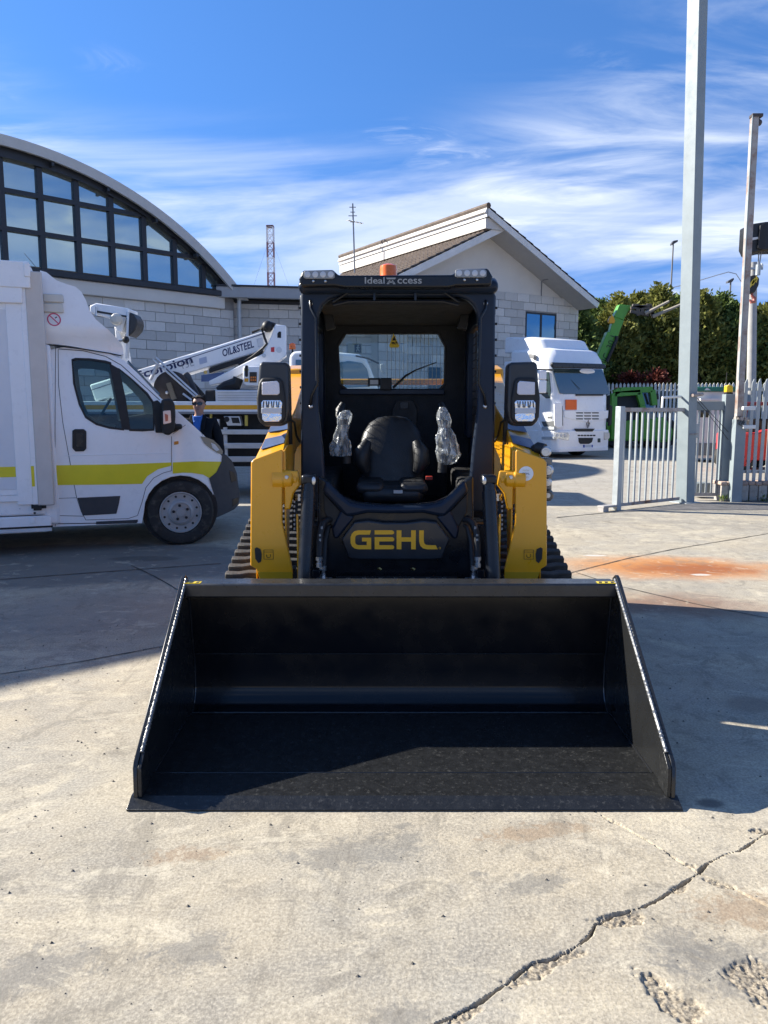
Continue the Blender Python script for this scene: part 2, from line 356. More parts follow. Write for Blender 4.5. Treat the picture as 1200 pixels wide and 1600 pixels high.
    def mix(fac, a, c, mode='MIX'):
        n = N.new('ShaderNodeMix'); n.data_type = 'RGBA'; n.blend_type = mode
        for k, q in (('Factor', fac), ('A', a), ('B', c)):
            if isinstance(q, (int, float)): n.inputs[k].default_value = q
            elif isinstance(q, tuple): n.inputs[k].default_value = (*q, 1)
            else: L.new(q, n.inputs[k])
        return n.outputs['Result']
    shared = {}
    def patch(px, py, rx, ry, rot, edge=.5, nscale=2.5, namp=.9):
        c = G(px, py); mp = N.new('ShaderNodeMapping'); mp.vector_type = 'TEXTURE'
        mp.inputs['Location'].default_value = (c.x, c.y, 0); mp.inputs['Rotation'].default_value = (0, 0, R(rot)); mp.inputs['Scale'].default_value = (rx, ry, 1)
        L.new(geo.outputs['Position'], mp.inputs[0]); vl = N.new('ShaderNodeVectorMath'); vl.operation = 'LENGTH'; L.new(mp.outputs[0], vl.inputs[0])
        key = 1.5 if nscale < 2.3 else (3. if nscale < 4.5 else (9. if nscale < 6.5 else 17.))
        if key not in shared: shared[key] = noise(key, 9, .72, dist_=1.0)
        nn = shared[key]
        return rng(math_('ADD', vl.outputs['Value'], math_('MULTIPLY', math_('SUBTRACT', nn, .5), namp * 2)), 1.0, 1.0 - edge)
    c = mix(rng(noise(.8, 6, .62), .36, .66), (.385, .335, .255), (.315, .297, .262))
    c = mix(rng(noise(.33, 7, .7, (1, 1.6, 1, R(-25)), .7), .44, .60, 0, .85), c, (.235, .222, .20))
    c = mix(rng(noise(1.7, 9, .72, (1, 1.5, 1, R(35)), 1.2), .50, .64, 0, .75), c, (.52, .465, .36))
    c = mix(rng(noise(3.4, 9, .75, (2.6, 1, 1, R(-62)), .8), .53, .68, 0, .6), c, (.195, .175, .145))
    c = mix(rng(noise(2.4, 8, .7, dist_=.5), .45, .72, 0, .55), c, (.45, .395, .30))
    c = mix(rng(noise(1.1, 8, .72, (1, 2.2, 1, R(20)), .8), .52, .74, 0, .5), c, (.235, .217, .19))
    c = mix(rng(noise(5.5, 8, .75), .58, .76, 0, .45), c, (.20, .183, .157))
    sp = noise(150, 3, .65); c = mix(rng(sp, .36, .64, .03, .46), c, mix(rng(noise(95, 2, .5), .35, .65), (.15, .134, .112), (.60, .545, .45)))
    c = mix(rng(noise(38, 4, .6), .62, .72, 0, .35), c, (.17, .155, .135))
    # far yard is older, greyer paving; near the van a darker resurfaced strip
    sx = N.new('ShaderNodeSeparateXYZ'); L.new(geo.outputs['Position'], sx.inputs[0])
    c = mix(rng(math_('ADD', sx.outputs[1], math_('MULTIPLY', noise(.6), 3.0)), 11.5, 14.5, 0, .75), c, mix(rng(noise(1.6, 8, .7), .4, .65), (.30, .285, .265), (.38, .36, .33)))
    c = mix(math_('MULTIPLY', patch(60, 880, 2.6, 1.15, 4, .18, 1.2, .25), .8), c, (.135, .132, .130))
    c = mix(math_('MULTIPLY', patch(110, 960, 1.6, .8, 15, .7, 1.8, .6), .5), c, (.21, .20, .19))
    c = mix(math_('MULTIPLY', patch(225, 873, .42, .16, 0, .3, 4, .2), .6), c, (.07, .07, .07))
    # rust run-off, damp and oil marks
    c = mix(math_('MULTIPLY', patch(1045, 886, 1.4, .72, -4, .7, 1.9, .45), .95), c, (.46, .20, .062))
    c = mix(math_('MULTIPLY', patch(1080, 889, .85, .42, -4, .7, 2.6, .5), .9), c, (.27, .085, .028))
    c = mix(math_('MULTIPLY', patch(1040, 945, .95, .55, 0, .8, 2., .55), .7), c, (.17, .075, .045))
    c = mix(math_('MULTIPLY', patch(1095, 898, .11, .05, 0, .4, 6, .3), .9), c, (.52, .50, .47))
    c = mix(math_('MULTIPLY', patch(930, 868, .14, .05, 0, .4, 6, .3), .9), c, (.52, .50, .47))
    c = mix(math_('MULTIPLY', patch(1110, 1255, .07, .05, 0, .6, 8, .4), .8), c, (.09, .085, .08))
    c = mix(math_('MULTIPLY', patch(1175, 1100, .2, .14, 20, .5, 5, .6), .6), c, (.19, .16, .135))
    for q in ((630, 1290, .05, .02), (745, 1365, .035, .022), (840, 1380, .13, .07), (1130, 1510, .17, .13), (1060, 1480, .12, .1), (300, 1485, .12, .1), (620, 1590, .1, .06), (40, 1520, .3, .1), (560, 1330, .3, .12)):
        c = mix(math_('MULTIPLY', patch(q[0], q[1], q[2], q[3], 15, .55, 7, 1.6), .55), c, (.15, .148, .145))
    for q in ((290, 1335, .18, .06), (840, 1300, .25, .07), (1160, 1420, .2, .1)):
        c = mix(math_('MULTIPLY', patch(q[0], q[1], q[2], q[3], 10, .6, 7, 1.7), .5), c, (.25, .165, .10))
    at = N.new('ShaderNodeAttribute'); at.attribute_name = 'spall'
    c = mix(math_('MULTIPLY', at.outputs['Fac'], .85), c, mix(rng(noise(120, 3, .6), .4, .6), (.12, .10, .078), (.36, .31, .24)))
    c = mix(rng(noise(3.7, 11, .80, dist_=.9), .545, .60, 0, .42), c, (.15, .138, .12))
    c = mix(rng(noise(2.9, 11, .80, (1, 1.4, 1, R(50)), 1.1), .555, .62, 0, .45), c, (.56, .51, .41))
    c = mix(rng(noise(1.25, 10, .78, (3.2, .8, 1, R(72)), .5), .56, .63, 0, .4), c, (.17, .155, .132))
    c = mix(rng(noise(9, 9, .72, dist_=.6), .52, .68, 0, .42), c, (.15, .135, .112))
    c = mix(rng(noise(60, 3, .6), .66, .74, 0, .55), c, (.10, .088, .072))
    c = mix(1.0, c, (1.0, .975, .91), 'MULTIPLY')
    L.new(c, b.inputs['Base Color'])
    L.new(rng(noise(3, 5), .3, .7, .78, .95), b.inputs['Roughness']); b.inputs['Specular IOR Level'].default_value = .3
    h = math_('ADD', math_('MULTIPLY', noise(150, 4, .6), .6), math_('MULTIPLY', noise(22, 5, .6), .5))
    bp = N.new('ShaderNodeBump'); bp.inputs['Strength'].default_value = .38; bp.inputs['Distance'].default_value = .006; L.new(h, bp.inputs['Height']); L.new(bp.outputs[0], b.inputs['Normal'])
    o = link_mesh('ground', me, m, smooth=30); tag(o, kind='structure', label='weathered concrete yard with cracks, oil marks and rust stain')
    # dirt-filled joints between the cast slabs
    M_J = mat('joint_dirt', (.045, .040, .034), .95, var=.3)
    def jointline(pts, w, wob=.006):
        p = [G(*q) for q in pts]; fine = []
        for a, b2 in zip(p[:-1], p[1:]):
            k = max(2, int((b2 - a).length / .06))
            fine += [a.lerp(b2, i / k) for i in range(k)]
        fine.append(p[-1]); vs, fs = [], []
        for i, q in enumerate(fine):
            d = (fine[min(i + 1, len(fine) - 1)] - fine[max(i - 1, 0)]).normalized(); n = Vector((-d.y, d.x, 0))
            off = n * wob * noise1(q.x * 5, q.y * 5); ww = w * (.75 + .5 * noise1(q.x * 11, q.y * 11, 4))
            vs += [q + off + n * ww + Vector((0, 0, .004)), q + off - n * ww + Vector((0, 0, .004))]
        for i in range(len(fine) - 1): fs.append((2*i, 2*i + 1, 2*i + 3, 2*i + 2))
        MB().add(vs, fs).build('slab_joint', M_J, o, smooth=0, fix=False)
    jointline([(-120,1078),(0,1054),(130,1034),(262,1009),(330,996)], .006)
    jointline([(205,884),(240,900),(278,922)], .008)
    jointline([(0,906),(120,897),(345,881)], .012)
    jointline([(860,905),(900,893),(980,873),(1060,857),(1200,834),(1300,820)], .009)
    jointline([(900,895),(970,917),(1100,947),(1200,966),(1400,1005)], .007)
    jointline([(870,809),(960,800),(1060,792),(1250,784)], .02)
    # loose grit and pebbles
    mb = MB()
    for k in range(1100):
        x, y = random.uniform(-2.2, 2.2), random.uniform(1.75, 5.5)
        if abs(x - .08) < 1.06 and 2.7 < y < 6.3: continue
        r = random.choice((.0016, .002, .0022, .0026, .003, .004, .006)); q = Vector((x, y, r * .5))
        a = [q + Vector((random.uniform(-1, 1), random.uniform(-1, 1), 0)).normalized() * 0 + Vector((r * math.cos(t) * random.uniform(.7, 1.3), r * math.sin(t) * random.uniform(.7, 1.3), -r * .5)) for t in (0, 1.3, 2.5, 3.7, 5)]
        mb.add(a + [q + Vector((r * .1, 0, r * .6))], [(i, (i + 1) % 5, 5) for i in range(5)])
    tag(mb.build('grit', mat('grit', (.13, .115, .095), .9, var=.4, vs_=40), None, smooth=0), 'loose grit scattered over the concrete', None, None, 'stuff')
    return o
GROUND = ground()
# ================================================================ COMPACT TRACK LOADER
LC = .078            # centre line of the machine
def loader():
    T = thing('compact_track_loader', 'yellow and black compact track loader with wide black bucket lowered to the concrete', 'track loader', (LC, 4.7, 0))
    S = (-1, 1)
    # ------------------------------------------------ bucket
    hw = 1.036
    def xb(s, v): return LC + s * v
    prof = [(2.93, .020), (3.30, .024), (3.56, .034)]
    for k in range(1, 9):
        t = k / 9; a = R(-90 + 95 * t); prof.append((3.56 + .115 * math.cos(a), .15 + .116 * math.sin(a)))
    prof += [(3.672, .22), (3.668, .30)]
    inner = prof + [(3.656, .315), (3.605, .625)]
    outer = [(y + .014, z - .012) for y, z in inner[:3]] + [(3.565 + (y - 3.56) * 1.09 + .004, .15 + (z - .15) * 1.10) for y, z in inner[3:11]] + [(y + .014, z) for y, z in inner[11:]]
    B = MB().pyz(inner + outer[::-1], LC - hw + .01, LC + hw - .01).build('bucket', mat('bucket_black', (.0035, .0045, .0065), .22, var=.1, vs_=3, coat=.1, spec=.4), T, smooth=25)
    M_EDGE = mat('scuffed_black_steel', (.013, .0135, .014), .34, var=.35, vs_=24, spec=.4, dirt=(.10, .098, .092, .55, .55), dirt_s=55, bump=.12, bs=160, coat=.1)
    # scuffed floor liner and bolted cutting edge
    MB().pyz([(2.935, .0265), (3.30, .030), (3.555, .0385), (3.555, .0345), (2.935, .0225)], LC - hw + .022, LC + hw - .022).build('floor_plate', M_EDGE, B, smooth=20)
    MB().pyz([(2.715, .001), (2.715, .008), (2.775, .033), (2.955, .036), (2.955, .001)], LC - 1.048, LC + 1.048).build('cutting_edge', M_EDGE, B, smooth=20, bevel=.002)
    MB().box(LC - hw + .02, LC + hw - .02, 3.515, 3.635, .625, .692).build('top_rail', mat('top_rail_black', (.02, .021, .023), .33, var=.3, vs_=12, coat=.2, dirt=(.10, .085, .07, .58, .35), dirt_s=9), B, bevel=.008)
    side = [(2.765, .012), (2.770, .145), (2.785, .168), (3.545, .712), (3.575, .722), (3.612, .70), (3.680, .33), (3.690, .2), (3.67, .10), (3.60, .015)]
    M_SIDE = mat('bucket_side_black', (.014, .0145, .015), .25, var=.12, vs_=3, coat=.3)
    for s in S:
        x0 = xb(s, hw); p = MB().pyz(side, x0, x0 - s * .018).build('side_plate', M_SIDE, B, bevel=.003)
        MB().pyz([(2.762, .034), (2.766, .146), (2.82, .19), (2.86, .17), (2.86, .036)], x0 - s * .02, x0 - s * .034).build('wear_plate', M_EDGE, B, bevel=.002)
        # bumpy weld bead along the sloping front edge
        a, b2 = Vector((x0 - s * .024, 2.815, .187)), Vector((x0 - s * .024, 3.55, .705)); n = 150
        M_WELD = mat('weld_paint', (.014, .0145, .016), .16, var=.2, coat=.6)
        M_GLINT = mat('weld_sun_glint', (.22, .22, .215), .28, metal=.7, var=.25, vs_=60)  # lighter metallic copy of the black weld paint; sun glint put into the colour
        def weld(p, q, n, r, par=B, seed=0, M_WELD=M_WELD):
            pts = [Vector(p).lerp(Vector(q), i / n) for i in range(n + 1)]
            MB().tube([v + Vector((0, 0, .001 * noise1(i * .4, seed))) for i, v in enumerate(pts)], [r * (1 + .28 * (i % 3 == 0) + .25 * noise1(i * .55, seed, 2)) for i in range(n + 1)], 7).build('weld_bead', M_WELD, par)
        weld(a, b2, n, .0072, seed=s, M_WELD=M_GLINT)
        weld((x0 - s * .02, 2.96, .03), (x0 - s * .02, 3.55, .042), 90, .005, seed=3)
        for i in range(3, 13):
            pass
        pr = [Vector((x0 - s * .021, y - .003, z)) for y, z in inner[2:]]
        MB().tube(pr, [.006 * (1 + .3 * noise1(i * 3.3, s)) for i in range(len(pr))], 7).build('weld_bead', M_WELD, B)
        dz = MB().box(xb(s, .985) - .04 - (.02 if s > 0 else 0), xb(s, .985) + .045 - (.02 if s > 0 else 0) , 3.52, 3.56, .6925, .6938).build('warning_decal', mat('decal_yellow', (.72, .52, .02), .4), B, smooth=0)
        for k in range(3):
            xx = xb(s, .985) - .035 + k * .028 - (.02 if s > 0 else 0)
            MB().pxy([(xx, 3.526), (xx + .014, 3.526), (xx + .020, 3.552), (xx + .006, 3.552)], .6939, .6944).build('decal_print', M_DARK, B, smooth=0)
    def hweld(y, z, r, sd):
        n = 170; MB().tube([(LC - hw + .03 + (2 * hw - .06) * i / n, y, z + .0012 * noise1(i * .3, sd)) for i in range(n + 1)], [r * (1 + .35 * noise1(i * .6, sd, 1)) for i in range(n + 1)], 6).build('weld_bead', M_SIDE, B)
    hweld(3.664, .305, .0055, 5); hweld(3.56, .043, .0055, 6); hweld(2.956, .036, .0028, 8); hweld(3.6, .622, .005, 9)
    MB().box(LC - .56, LC + .56, 3.70, 3.76, .10, .60).build('mounting_plate', M_BLACK, B, bevel=.006)

    # ------------------------------------------------ tracks
    M_LUG = mat('track_rubber', (.045, .043, .040), .72, var=.25, vs_=12, dirt=(.20, .175, .145, .50, .55), dirt_s=9, bump=.3, bs=60)
    path = []
    def arc(cy, cz, r, a0, a1, n=10):
        for i in range(n + 1):
            a = R(a0 + (a1 - a0) * i / n); path.append(Vector((0, cy + r * math.cos(a), cz + r * math.sin(a))))
    arc(4.13, .315, .275, 250, 104, 12); arc(5.50, .655, .275, 104, -38, 14); arc(5.45, .235, .195, -50, -90, 5); arc(4.20, .235, .195, -90, -105, 2)
    path.append(path[0])
    for s in S:
        xo, xi = xb(s, .945), xb(s, .56)
        secs = [[(xo, p.y, p.z), (xi, p.y, p.z), (xi, p.y + .02 * 0, p.z), ] for p in path]
        vs, fs = [], []; n = len(path)
        cen = Vector((0, 4.95, .42))
        for p in path:
            d = (p - cen).normalized(); q = p - d * .03
            vs += [(xo, p.y, p.z), (xi, p.y, p.z), (xi, q.y, q.z), (xo, q.y, q.z)]
        for i in range(n - 1):
            for k in range(4): fs.append((4*i + k, 4*i + (k + 1) % 4, 4*i + 4 + (k + 1) % 4, 4*i + 4 + k))
        K = MB().add(vs, fs).build('track', M_LUG, T, smooth=40)
        # tread lugs, each a block standing proud of the belt
        seg = [(path[i + 1] - path[i]).length for i in range(n - 1)]; tot = sum(seg); m = 50; lug0 = None
        for k in range(m):
            dd = (k + .5) * tot / m; i = 0
            while dd > seg[i]: dd -= seg[i]; i += 1
            p = path[i].lerp(path[i + 1], dd / seg[i]); t = (path[i + 1] - path[i]).normalized(); nn = Vector((0, -t.z, t.y))
            if nn.dot(p - cen) < 0: nn = -nn
            if p.y < 5.3 and p.z < .2 and p.y > 4.3: continue
            ang = math.atan2(nn.z, nn.y)
            for h in (0, 1):
                if lug0 is None:
                    # zig-zag half lug in its own frame: x across, y along the belt, z outward
                    q = [(-.095, -.026), (-.03, -.032), (.02, -.012), (.093, -.018), (.093, .022), (.012, .03), (-.035, .012), (-.095, .016)]
                    mb = MB(); mb.prism([(a, b_, 0) for a, b_ in q], (0, 0, .032)); lug0 = mb.build('lug', M_LUG, None, smooth=30, bevel=.004, seg=1); lug0.parent = K; lg = lug0
                else: lg = dup(lug0, K)
                xc = (xo + xi) / 2 + s * (.095 if h else -.095)
                off = t * (.03 if h else 0)
                wp = Vector((xc, p.y + off.y, p.z + off.z)) - Vector((LC, 4.7, 0))
                M = Matrix((( 1, 0, 0), (0, nn.z, nn.y), (0, -nn.y, nn.z))).to_4x4() if True else None
                lg.matrix_local = Matrix.Translation(wp) @ M @ Matrix.Rotation(math.pi if h else 0, 4, 'Z')
        w = MB()
        for cy, cz, r in ((4.13, .315, .22), (5.50, .655, .21), (4.45, .18, .11), (4.78, .18, .11), (5.1, .18, .11)):
            w.lathe([(r, -.12), (r, .12)], (xb(s, .75), cy, cz), 'x', 22)
        w.box(xb(s, .75) - .06, xb(s, .75) + .06, 4.1, 5.6, .2, .42)
        w.build('undercarriage', M_BLACK, T, bevel=.006)

    # ------------------------------------------------ chassis
    MB().box(LC - .545, LC + .545, 4.22, 6.15, .24, .88).build('chassis', M_BLACK, T, bevel=.02)
    MB().pyz([(5.66, .85), (5.66, 1.36), (5.74, 1.44), (6.1, 1.44), (6.22, 1.30), (6.22, .5), (6.1, .5), (6.1, .85)], LC - .62, LC + .62).build('engine_cover', M_BLACK, T, bevel=.03)
    MB().bar((LC - .72, 6.05, 1.712), (LC + .72, 6.05, 1.712), .10, .045).build('rear_cross_tube', M_YELLOW, T, bevel=.01)

    # ------------------------------------------------ lift arms
    for s in S:
        f = [(391, 884), (392, 722), (397, 717), (439, 702), (441, 706), (441, 816), (457, 890), (457, 930), (414, 930), (400, 889)]
        f = [XZ(px, py, 4.02) for px, py in f]; f = [(xb(s, abs(x - LC)), z) for x, z in f]
        A = MB().pxz(f, 4.02, 4.045).build('lift_arm', M_YELLOW, T, bevel=.006)
        d = [(391.6, 893), (457.2, 893), (457.2, 930), (414, 930), (402, 893)]
        lo = [XZ(px, py, 4.017) for px, py in ((402.5, 894), (456.8, 894), (456.8, 930), (414.5, 930))]
        MB().pxz([(xb(s, abs(x - LC)), z) for x, z in lo], 4.016, 4.0195).build('lower_cover', M_YELDARK, A, smooth=0)
        # folded outer and inner flanges behind the front plate
        def rel(px, py, D): x, z = XZ(px, py, D); return abs(x - LC), z
        xo, ztop = rel(394, 719, 4.02); xi, zti = rel(441, 703, 4.02)
        fl = MB(); fl.pyz([(4.046, .55), (4.046, ztop - .01), (4.30, ztop + .06), (4.36, 1.05), (4.22, .6)], xb(s, .765), xb(s, .757))
        fl.build('outer_flange', M_YELLOW, A, bevel=.003)
        MB().pyz([(4.046, .62), (4.046, zti - .004), (4.16, zti + .02), (4.50, 1.30), (4.42, 1.10), (4.20, .95), (4.12, .62)], xb(s, .607), xb(s, .597)).build('inner_flange', M_YELLOW, A, bevel=.003)
        MB().pyz([(4.046, .50), (4.046, .95), (4.11, .90), (4.11, .50)], xb(s, .545), xb(s, .535)).build('inner_web', M_YELLOW, A, bevel=.003)
        # upper beam rising to the rear tower
        st = [(4.047, .603, .758, 1.0, ztop, zti), (4.58, .632, .742, 1.16, 1.425, 1.435), (5.0, .642, .755, 1.25, 1.50, 1.51), (5.9, .655, .80, 1.30, 1.80, 1.80)]
        MB().loft([[(xb(s, a), y, zb), (xb(s, b_), y, zb), (xb(s, b_), y, zo), (xb(s, a), y, zi)] for y, a, b_, zb, zo, zi in st]).build('upper_beam', M_YELLOW, A, bevel=.008, smooth=20)
        MB().pyz([(5.75, .6), (5.70, 1.50), (5.80, 1.80), (6.05, 1.84), (6.16, 1.66), (6.16, .6)], xb(s, .655), xb(s, .81)).build('rear_tower', M_YELLOW, A, bevel=.012)
        # slanting dark reflector stripes on the beam top
        for t0, t1 in ((.20, .47), (.66, .86)):
            def top(t, e):
                y = 4.047 + .533 * t; xa = .603 + .029 * t; xbb = .758 - .016 * t; zo = ztop + (1.425 - ztop) * t; zi = zti + (1.435 - zti) * t
                return Vector((xb(s, xa + (xbb - xa) * e), y, zi + (zo - zi) * e + .004))
            MB().prism([top(t0, .06), top(t0 + .02, .94), top(t1 + .02, .94), top(t1, .06)], (0, 0, .002)).build('stripe_decal', mat('stripe_blue_grey', (.075, .10, .17), .35), A, smooth=0)
        # slot through the plate, safety pictogram
        c = [rel(px, py, 4.018) for px, py in ((398, 857), (401, 855), (407, 858), (409, 866), (408, 877), (404, 880), (399, 873))]
        MB().pxz([(xb(s, x), z) for x, z in c], 4.0165, 4.0195).build('slot', M_DARK, A, smooth=0)
        k0, k1 = rel(412, 874, 4.018), rel(427, 859, 4.018); xa, xb_ = sorted((xb(s, k0[0]), xb(s, k1[0]))); za, zb = sorted((k0[1], k1[1]))
        M_PR = mat('decal_brown', (.11, .065, .012), .5)
        MB().ring([(xa, 4.0175, za), (xb_, 4.0175, za), (xb_, 4.0175, zb), (xa, 4.0175, zb)], [(xa + .0022, 4.0175, za + .0022), (xb_ - .0022, 4.0175, za + .0022), (xb_ - .0022, 4.0175, zb - .0022), (xa + .0022, 4.0175, zb - .0022)], (0, .0015, 0)).build('pictogram', M_PR, A, smooth=0)
        hk = MB(); xm = (xa + xb_) / 2; zm = (za + zb) / 2 - .003
        hk.box(xa + .003, xb_ - .003, 4.0175, 4.019, zb - .0135, zb - .0115)
        hk.tube([(xm + .011 * math.cos(R(a)), 4.018, zm - .003 + .011 * math.sin(R(a))) for a in range(150, 420, 18)], .0016, 5)
        hk.build('pictogram_hook', M_PR, A, smooth=0)
        # casting and pin that carry the tilt cylinder
        bx, bz = rel(470, 750, 4.0)
        MB().lathe([(.056, -.10), (.056, -.045), (.05, -.04), (.048, .0), (.035, .01), (.034, .03)], (xb(s, .565), 4.06, bz), (-s, 0, 0), 20).build('pivot_boss', M_YELLOW, A, bevel=.004)
        MB().pxz([(xb(s, .605), bz - .16), (xb(s, .605), bz + .045), (xb(s, .53), bz + .045), (xb(s, .52), bz - .03), (xb(s, .555), bz - .075), (xb(s, .575), bz - .16)], 4.03, 4.075).build('casting', M_YELLOW, A, bevel=.008)
        bt = rel(448, 746, 4.02); MB().lathe([(.012, 0), (.012, .008), (.008, .012)], (xb(s, bt[0]), 4.022, bt[1]), (0, -1, 0), 8).build('bolt', M_STEEL, A)
        # ------------------------------------ tilt cylinder
        cx_t, cz_t = rel(483, 752, 3.98); cx_b = cx_t + .03
        top_, bot_ = Vector((xb(s, cx_t), 3.99, cz_t)), Vector((xb(s, cx_b), 3.86, .42))
        Cc = MB().tube([top_.lerp(bot_, t) for t in (0, .07, .071, .85, .852, 1)], [.033, .033, .0375, .0375, .04, .04], 20).build('tilt_cylinder', M_BLACK, T, smooth=50)
        MB().box(top_.x - .038, top_.x + .038, 3.955, 4.025, cz_t - .015, cz_t + .035).build('clevis', M_BLACK, Cc, bevel=.012)
        MB().ball((top_.x - s * .026, 3.957, cz_t + .004), (.011, .006, .022)).build('grease_cap', M_STEEL, Cc)
        MB().tube([bot_, bot_.lerp(top_, -.35)], .022, 14).build('piston_rod', M_CHROME, Cc)

    # ------------------------------------------------ hoses and couplers beside the cylinders
    for s in S:
        def q(px, py, D): x, z = XZ(px, py, D); return Vector((xb(s, abs(x - LC)), D, z))
        H = MB().tube([q(519, 812, 4.2), q(512, 812, 4.17), q(505, 818, 4.13), q(501, 832, 4.1), q(499.5, 850, 4.08), q(499, 872, 4.06)], .017, 12).build('hydraulic_hose', M_DARK, T)
        H2 = MB().tube([q(523, 818, 4.22), q(513, 824, 4.2), q(508, 845, 4.16), q(506, 885, 4.1)], .015, 12).build('hydraulic_hose', M_DARK, T)
        MB().tube([q(463, 770, 4.2), q(461, 800, 4.17), q(460, 830, 4.15)], .014, 10).build('hydraulic_hose', M_DARK, T)
        M_PRT = mat('hose_print', (.55, .55, .53), .7)
        for k, (py, hh) in enumerate(((822, 5), (834, 4), (841, 7), (853, 3), (859, 5))):
            c = q(500.2 if py > 830 else 503, py, 4.085 if py > 830 else 4.11)
            for j in range(2 if hh > 3 else 1): MB().box(c.x - .004 + j * .006, c.x - .001 + j * .006, c.y - .016, c.y - .0145, c.z - hh * .0028, c.z).build('hose_marking', M_PRT, H, smooth=0)
        for k in range(7):
            c = q(460.5, 782 + k * 7, 4.15); MB().box(c.x - .005, c.x + .004, c.y - .013, c.y - .0115, c.z - .012, c.z).build('hose_marking', M_PRT, H2, smooth=0)
        for (px, py0, py1, D) in ((499, 870, 886, 4.05), (504.5, 884, 904, 4.08), (466, 772, 782, 4.15)):
            a, b_ = q(px, py0, D), q(px, py1, D); L_ = (b_ - a).length
            MB().lathe([(.019, 0), (.019, L_ * .35), (.013, L_ * .36), (.013, L_ * .6), (.0175, L_ * .61), (.0175, L_)], a, b_ - a, 8).build('hose_fitting', M_STEEL, T)
        a = q(494, 906, 4.04); MB().box(min(a.x, a.x + s * -.085), max(a.x, a.x + s * -.085), 4.03, 4.07, a.z - .012, a.z + .008).build('fitting_block', M_STEEL, T, bevel=.003)
        MB().box(a.x - .02, a.x + .02, 4.05, 4.10, a.z, a.z + .05).build('valve_block', M_BLACK, T, bevel=.004)

    # ------------------------------------------------ cab
    D0 = 4.35
    xw = .548; zc_top = XZ(470, 442, D0)[1]; zc_bot = XZ(470, 790, D0)[1]
    def cq(px, py, D=D0): x, z = XZ(px, py, D); return (x, z)
    o = [(470, 800), (470, 462), (474, 442)]; i_ = [(512, 800), (504, 700), (497, 640), (496, 510), (498, 490), (504, 476), (514, 468), (528, 463)]
    def sym(l): return [(LC - abs(cq(*p)[0] - LC), cq(*p)[1]) for p in l] , [(LC + abs(cq(*p)[0] - LC), cq(*p)[1]) for p in l]
    ol, orr = sym(o); il, ir = sym(i_)
    C = MB().pxz(ol + orr[::-1] + ir + il[::-1], D0, D0 + .07).build('cab_frame', M_NAVY, T, bevel=.014, seg=3)
    # rear frame, roof, sides
    zr = zc_top - .03
    MB().pyz([(4.30, zr - .03), (4.28, zr + .02), (4.34, zr + .055), (5.5, zr + .075), (5.66, zr + .03), (5.66, zr - .03)], LC - .545, LC + .545).build('roof', M_NAVY, T, bevel=.03, seg=3)
    MB().box(LC - .46, LC + .46, 4.44, 5.60, zr - .075, zr - .04).build('headliner', M_FABRIC, T, bevel=.02)
    rw_o = [(500, 700), (500, 500), (512, 484), (724, 484), (736, 500), (736, 700), (700, 700), (530, 700)]
    rw_i = [(530, 600), (527, 540), (539, 520), (686, 520), (697, 540), (696, 600), (688, 609), (541, 609)]
    Dr = 5.56
    RW = MB().ring([P(a, b_, Dr) for a, b_ in ((497, 800), (491, 520), (508, 495), (730, 495), (747, 520), (741, 800), (700, 800), (540, 800))], [P(a, b_, Dr) for a, b_ in rw_i], (0, .06, 0)).build('rear_wall', M_FABRIC, T, bevel=.012)
    MB().prism([P(a, b_, Dr + .05) for a, b_ in rw_i], (0, .006, 0)).build('rear_window', glass('cab_glass', (.86, .93, .91), .94), RW, smooth=0)
    MB().ring([P(a, b_, Dr - .004) for a, b_ in rw_i], [P(611 + (a - 611) * .975, 564 + (b_ - 564) * .96, Dr - .004) for a, b_ in rw_i], (0, .05, 0)).build('window_seal', M_DARK, RW)
    MB().box(P(531, 612, Dr)[0], P(694, 612, Dr)[0], Dr - .03, Dr - .001, P(600, 614, Dr)[2] - .012, P(600, 608, Dr)[2]).build('window_ledge', M_NAVY, RW, bevel=.006)
    g = MB()
    for k in range(15):
        x = P(605 + k * 6.3, 520, Dr + .3)[0]; g.tube([(x, 5.72, P(600, 615, 5.72)[2]), (x, 5.72, P(600, 518, 5.72)[2])], .0022, 5)
    g.build('rear_guard_wires', M_DARK, RW)
    # wiper motor with arm, display, hanging warning triangle
    wm = MB().box(P(594, 592, Dr)[0], P(612, 592, Dr)[0], Dr - .07, Dr - .01, P(600, 610, Dr)[2], P(600, 591, Dr)[2]).build('wiper_motor', M_DARK, RW, bevel=.008)
    MB().box(P(575, 592, Dr)[0], P(594, 592, Dr)[0], Dr - .05, Dr - .03, P(600, 603, Dr)[2], P(600, 591, Dr)[2]).build('switch_box', M_DARK, RW, bevel=.004)
    MB().box(P(578.5, 594, Dr)[0], P(591, 594, Dr)[0], Dr - .052, Dr - .0505, P(600, 601, Dr)[2], P(600, 594, Dr)[2]).build('switch_label', mat('label_grey', (.45, .46, .45), .5), RW, smooth=0)
    MB().tube([P(614, 606, Dr - .02), P(634, 587, Dr - .02), P(650, 578, Dr - .01), P(682, 566, Dr)], [.009, .008, .005, .003], 8).build('wiper_arm', M_DARK, RW)
    tr = [P(615, 521, Dr - .03), P(624, 540, Dr - .03), P(622.5, 543, Dr - .03), P(609.5, 543, Dr - .03), P(608, 540, Dr - .03)]
    wt = MB().prism(tr, (0, .004, 0)).build('warning_triangle', mat('decal_yellow', (.72, .52, .02), .4), RW, smooth=0)
    MB().prism([P(616, 525, Dr - .033), P(619, 532, Dr - .033), P(613, 532, Dr - .033)], (0, .002, 0)).build('warning_symbol', M_DARK, wt, smooth=0)
    pb = MB()
    for a, b_, c_, d_ in ((612, 536, 615, 535), (615, 535, 618, 538), (618, 535, 620, 534), (620, 534, 621, 538), (614, 535, 614, 538)): pb.tube([P(a, b_, Dr - .033), P(c_, d_, Dr - .033)], .0035, 5)
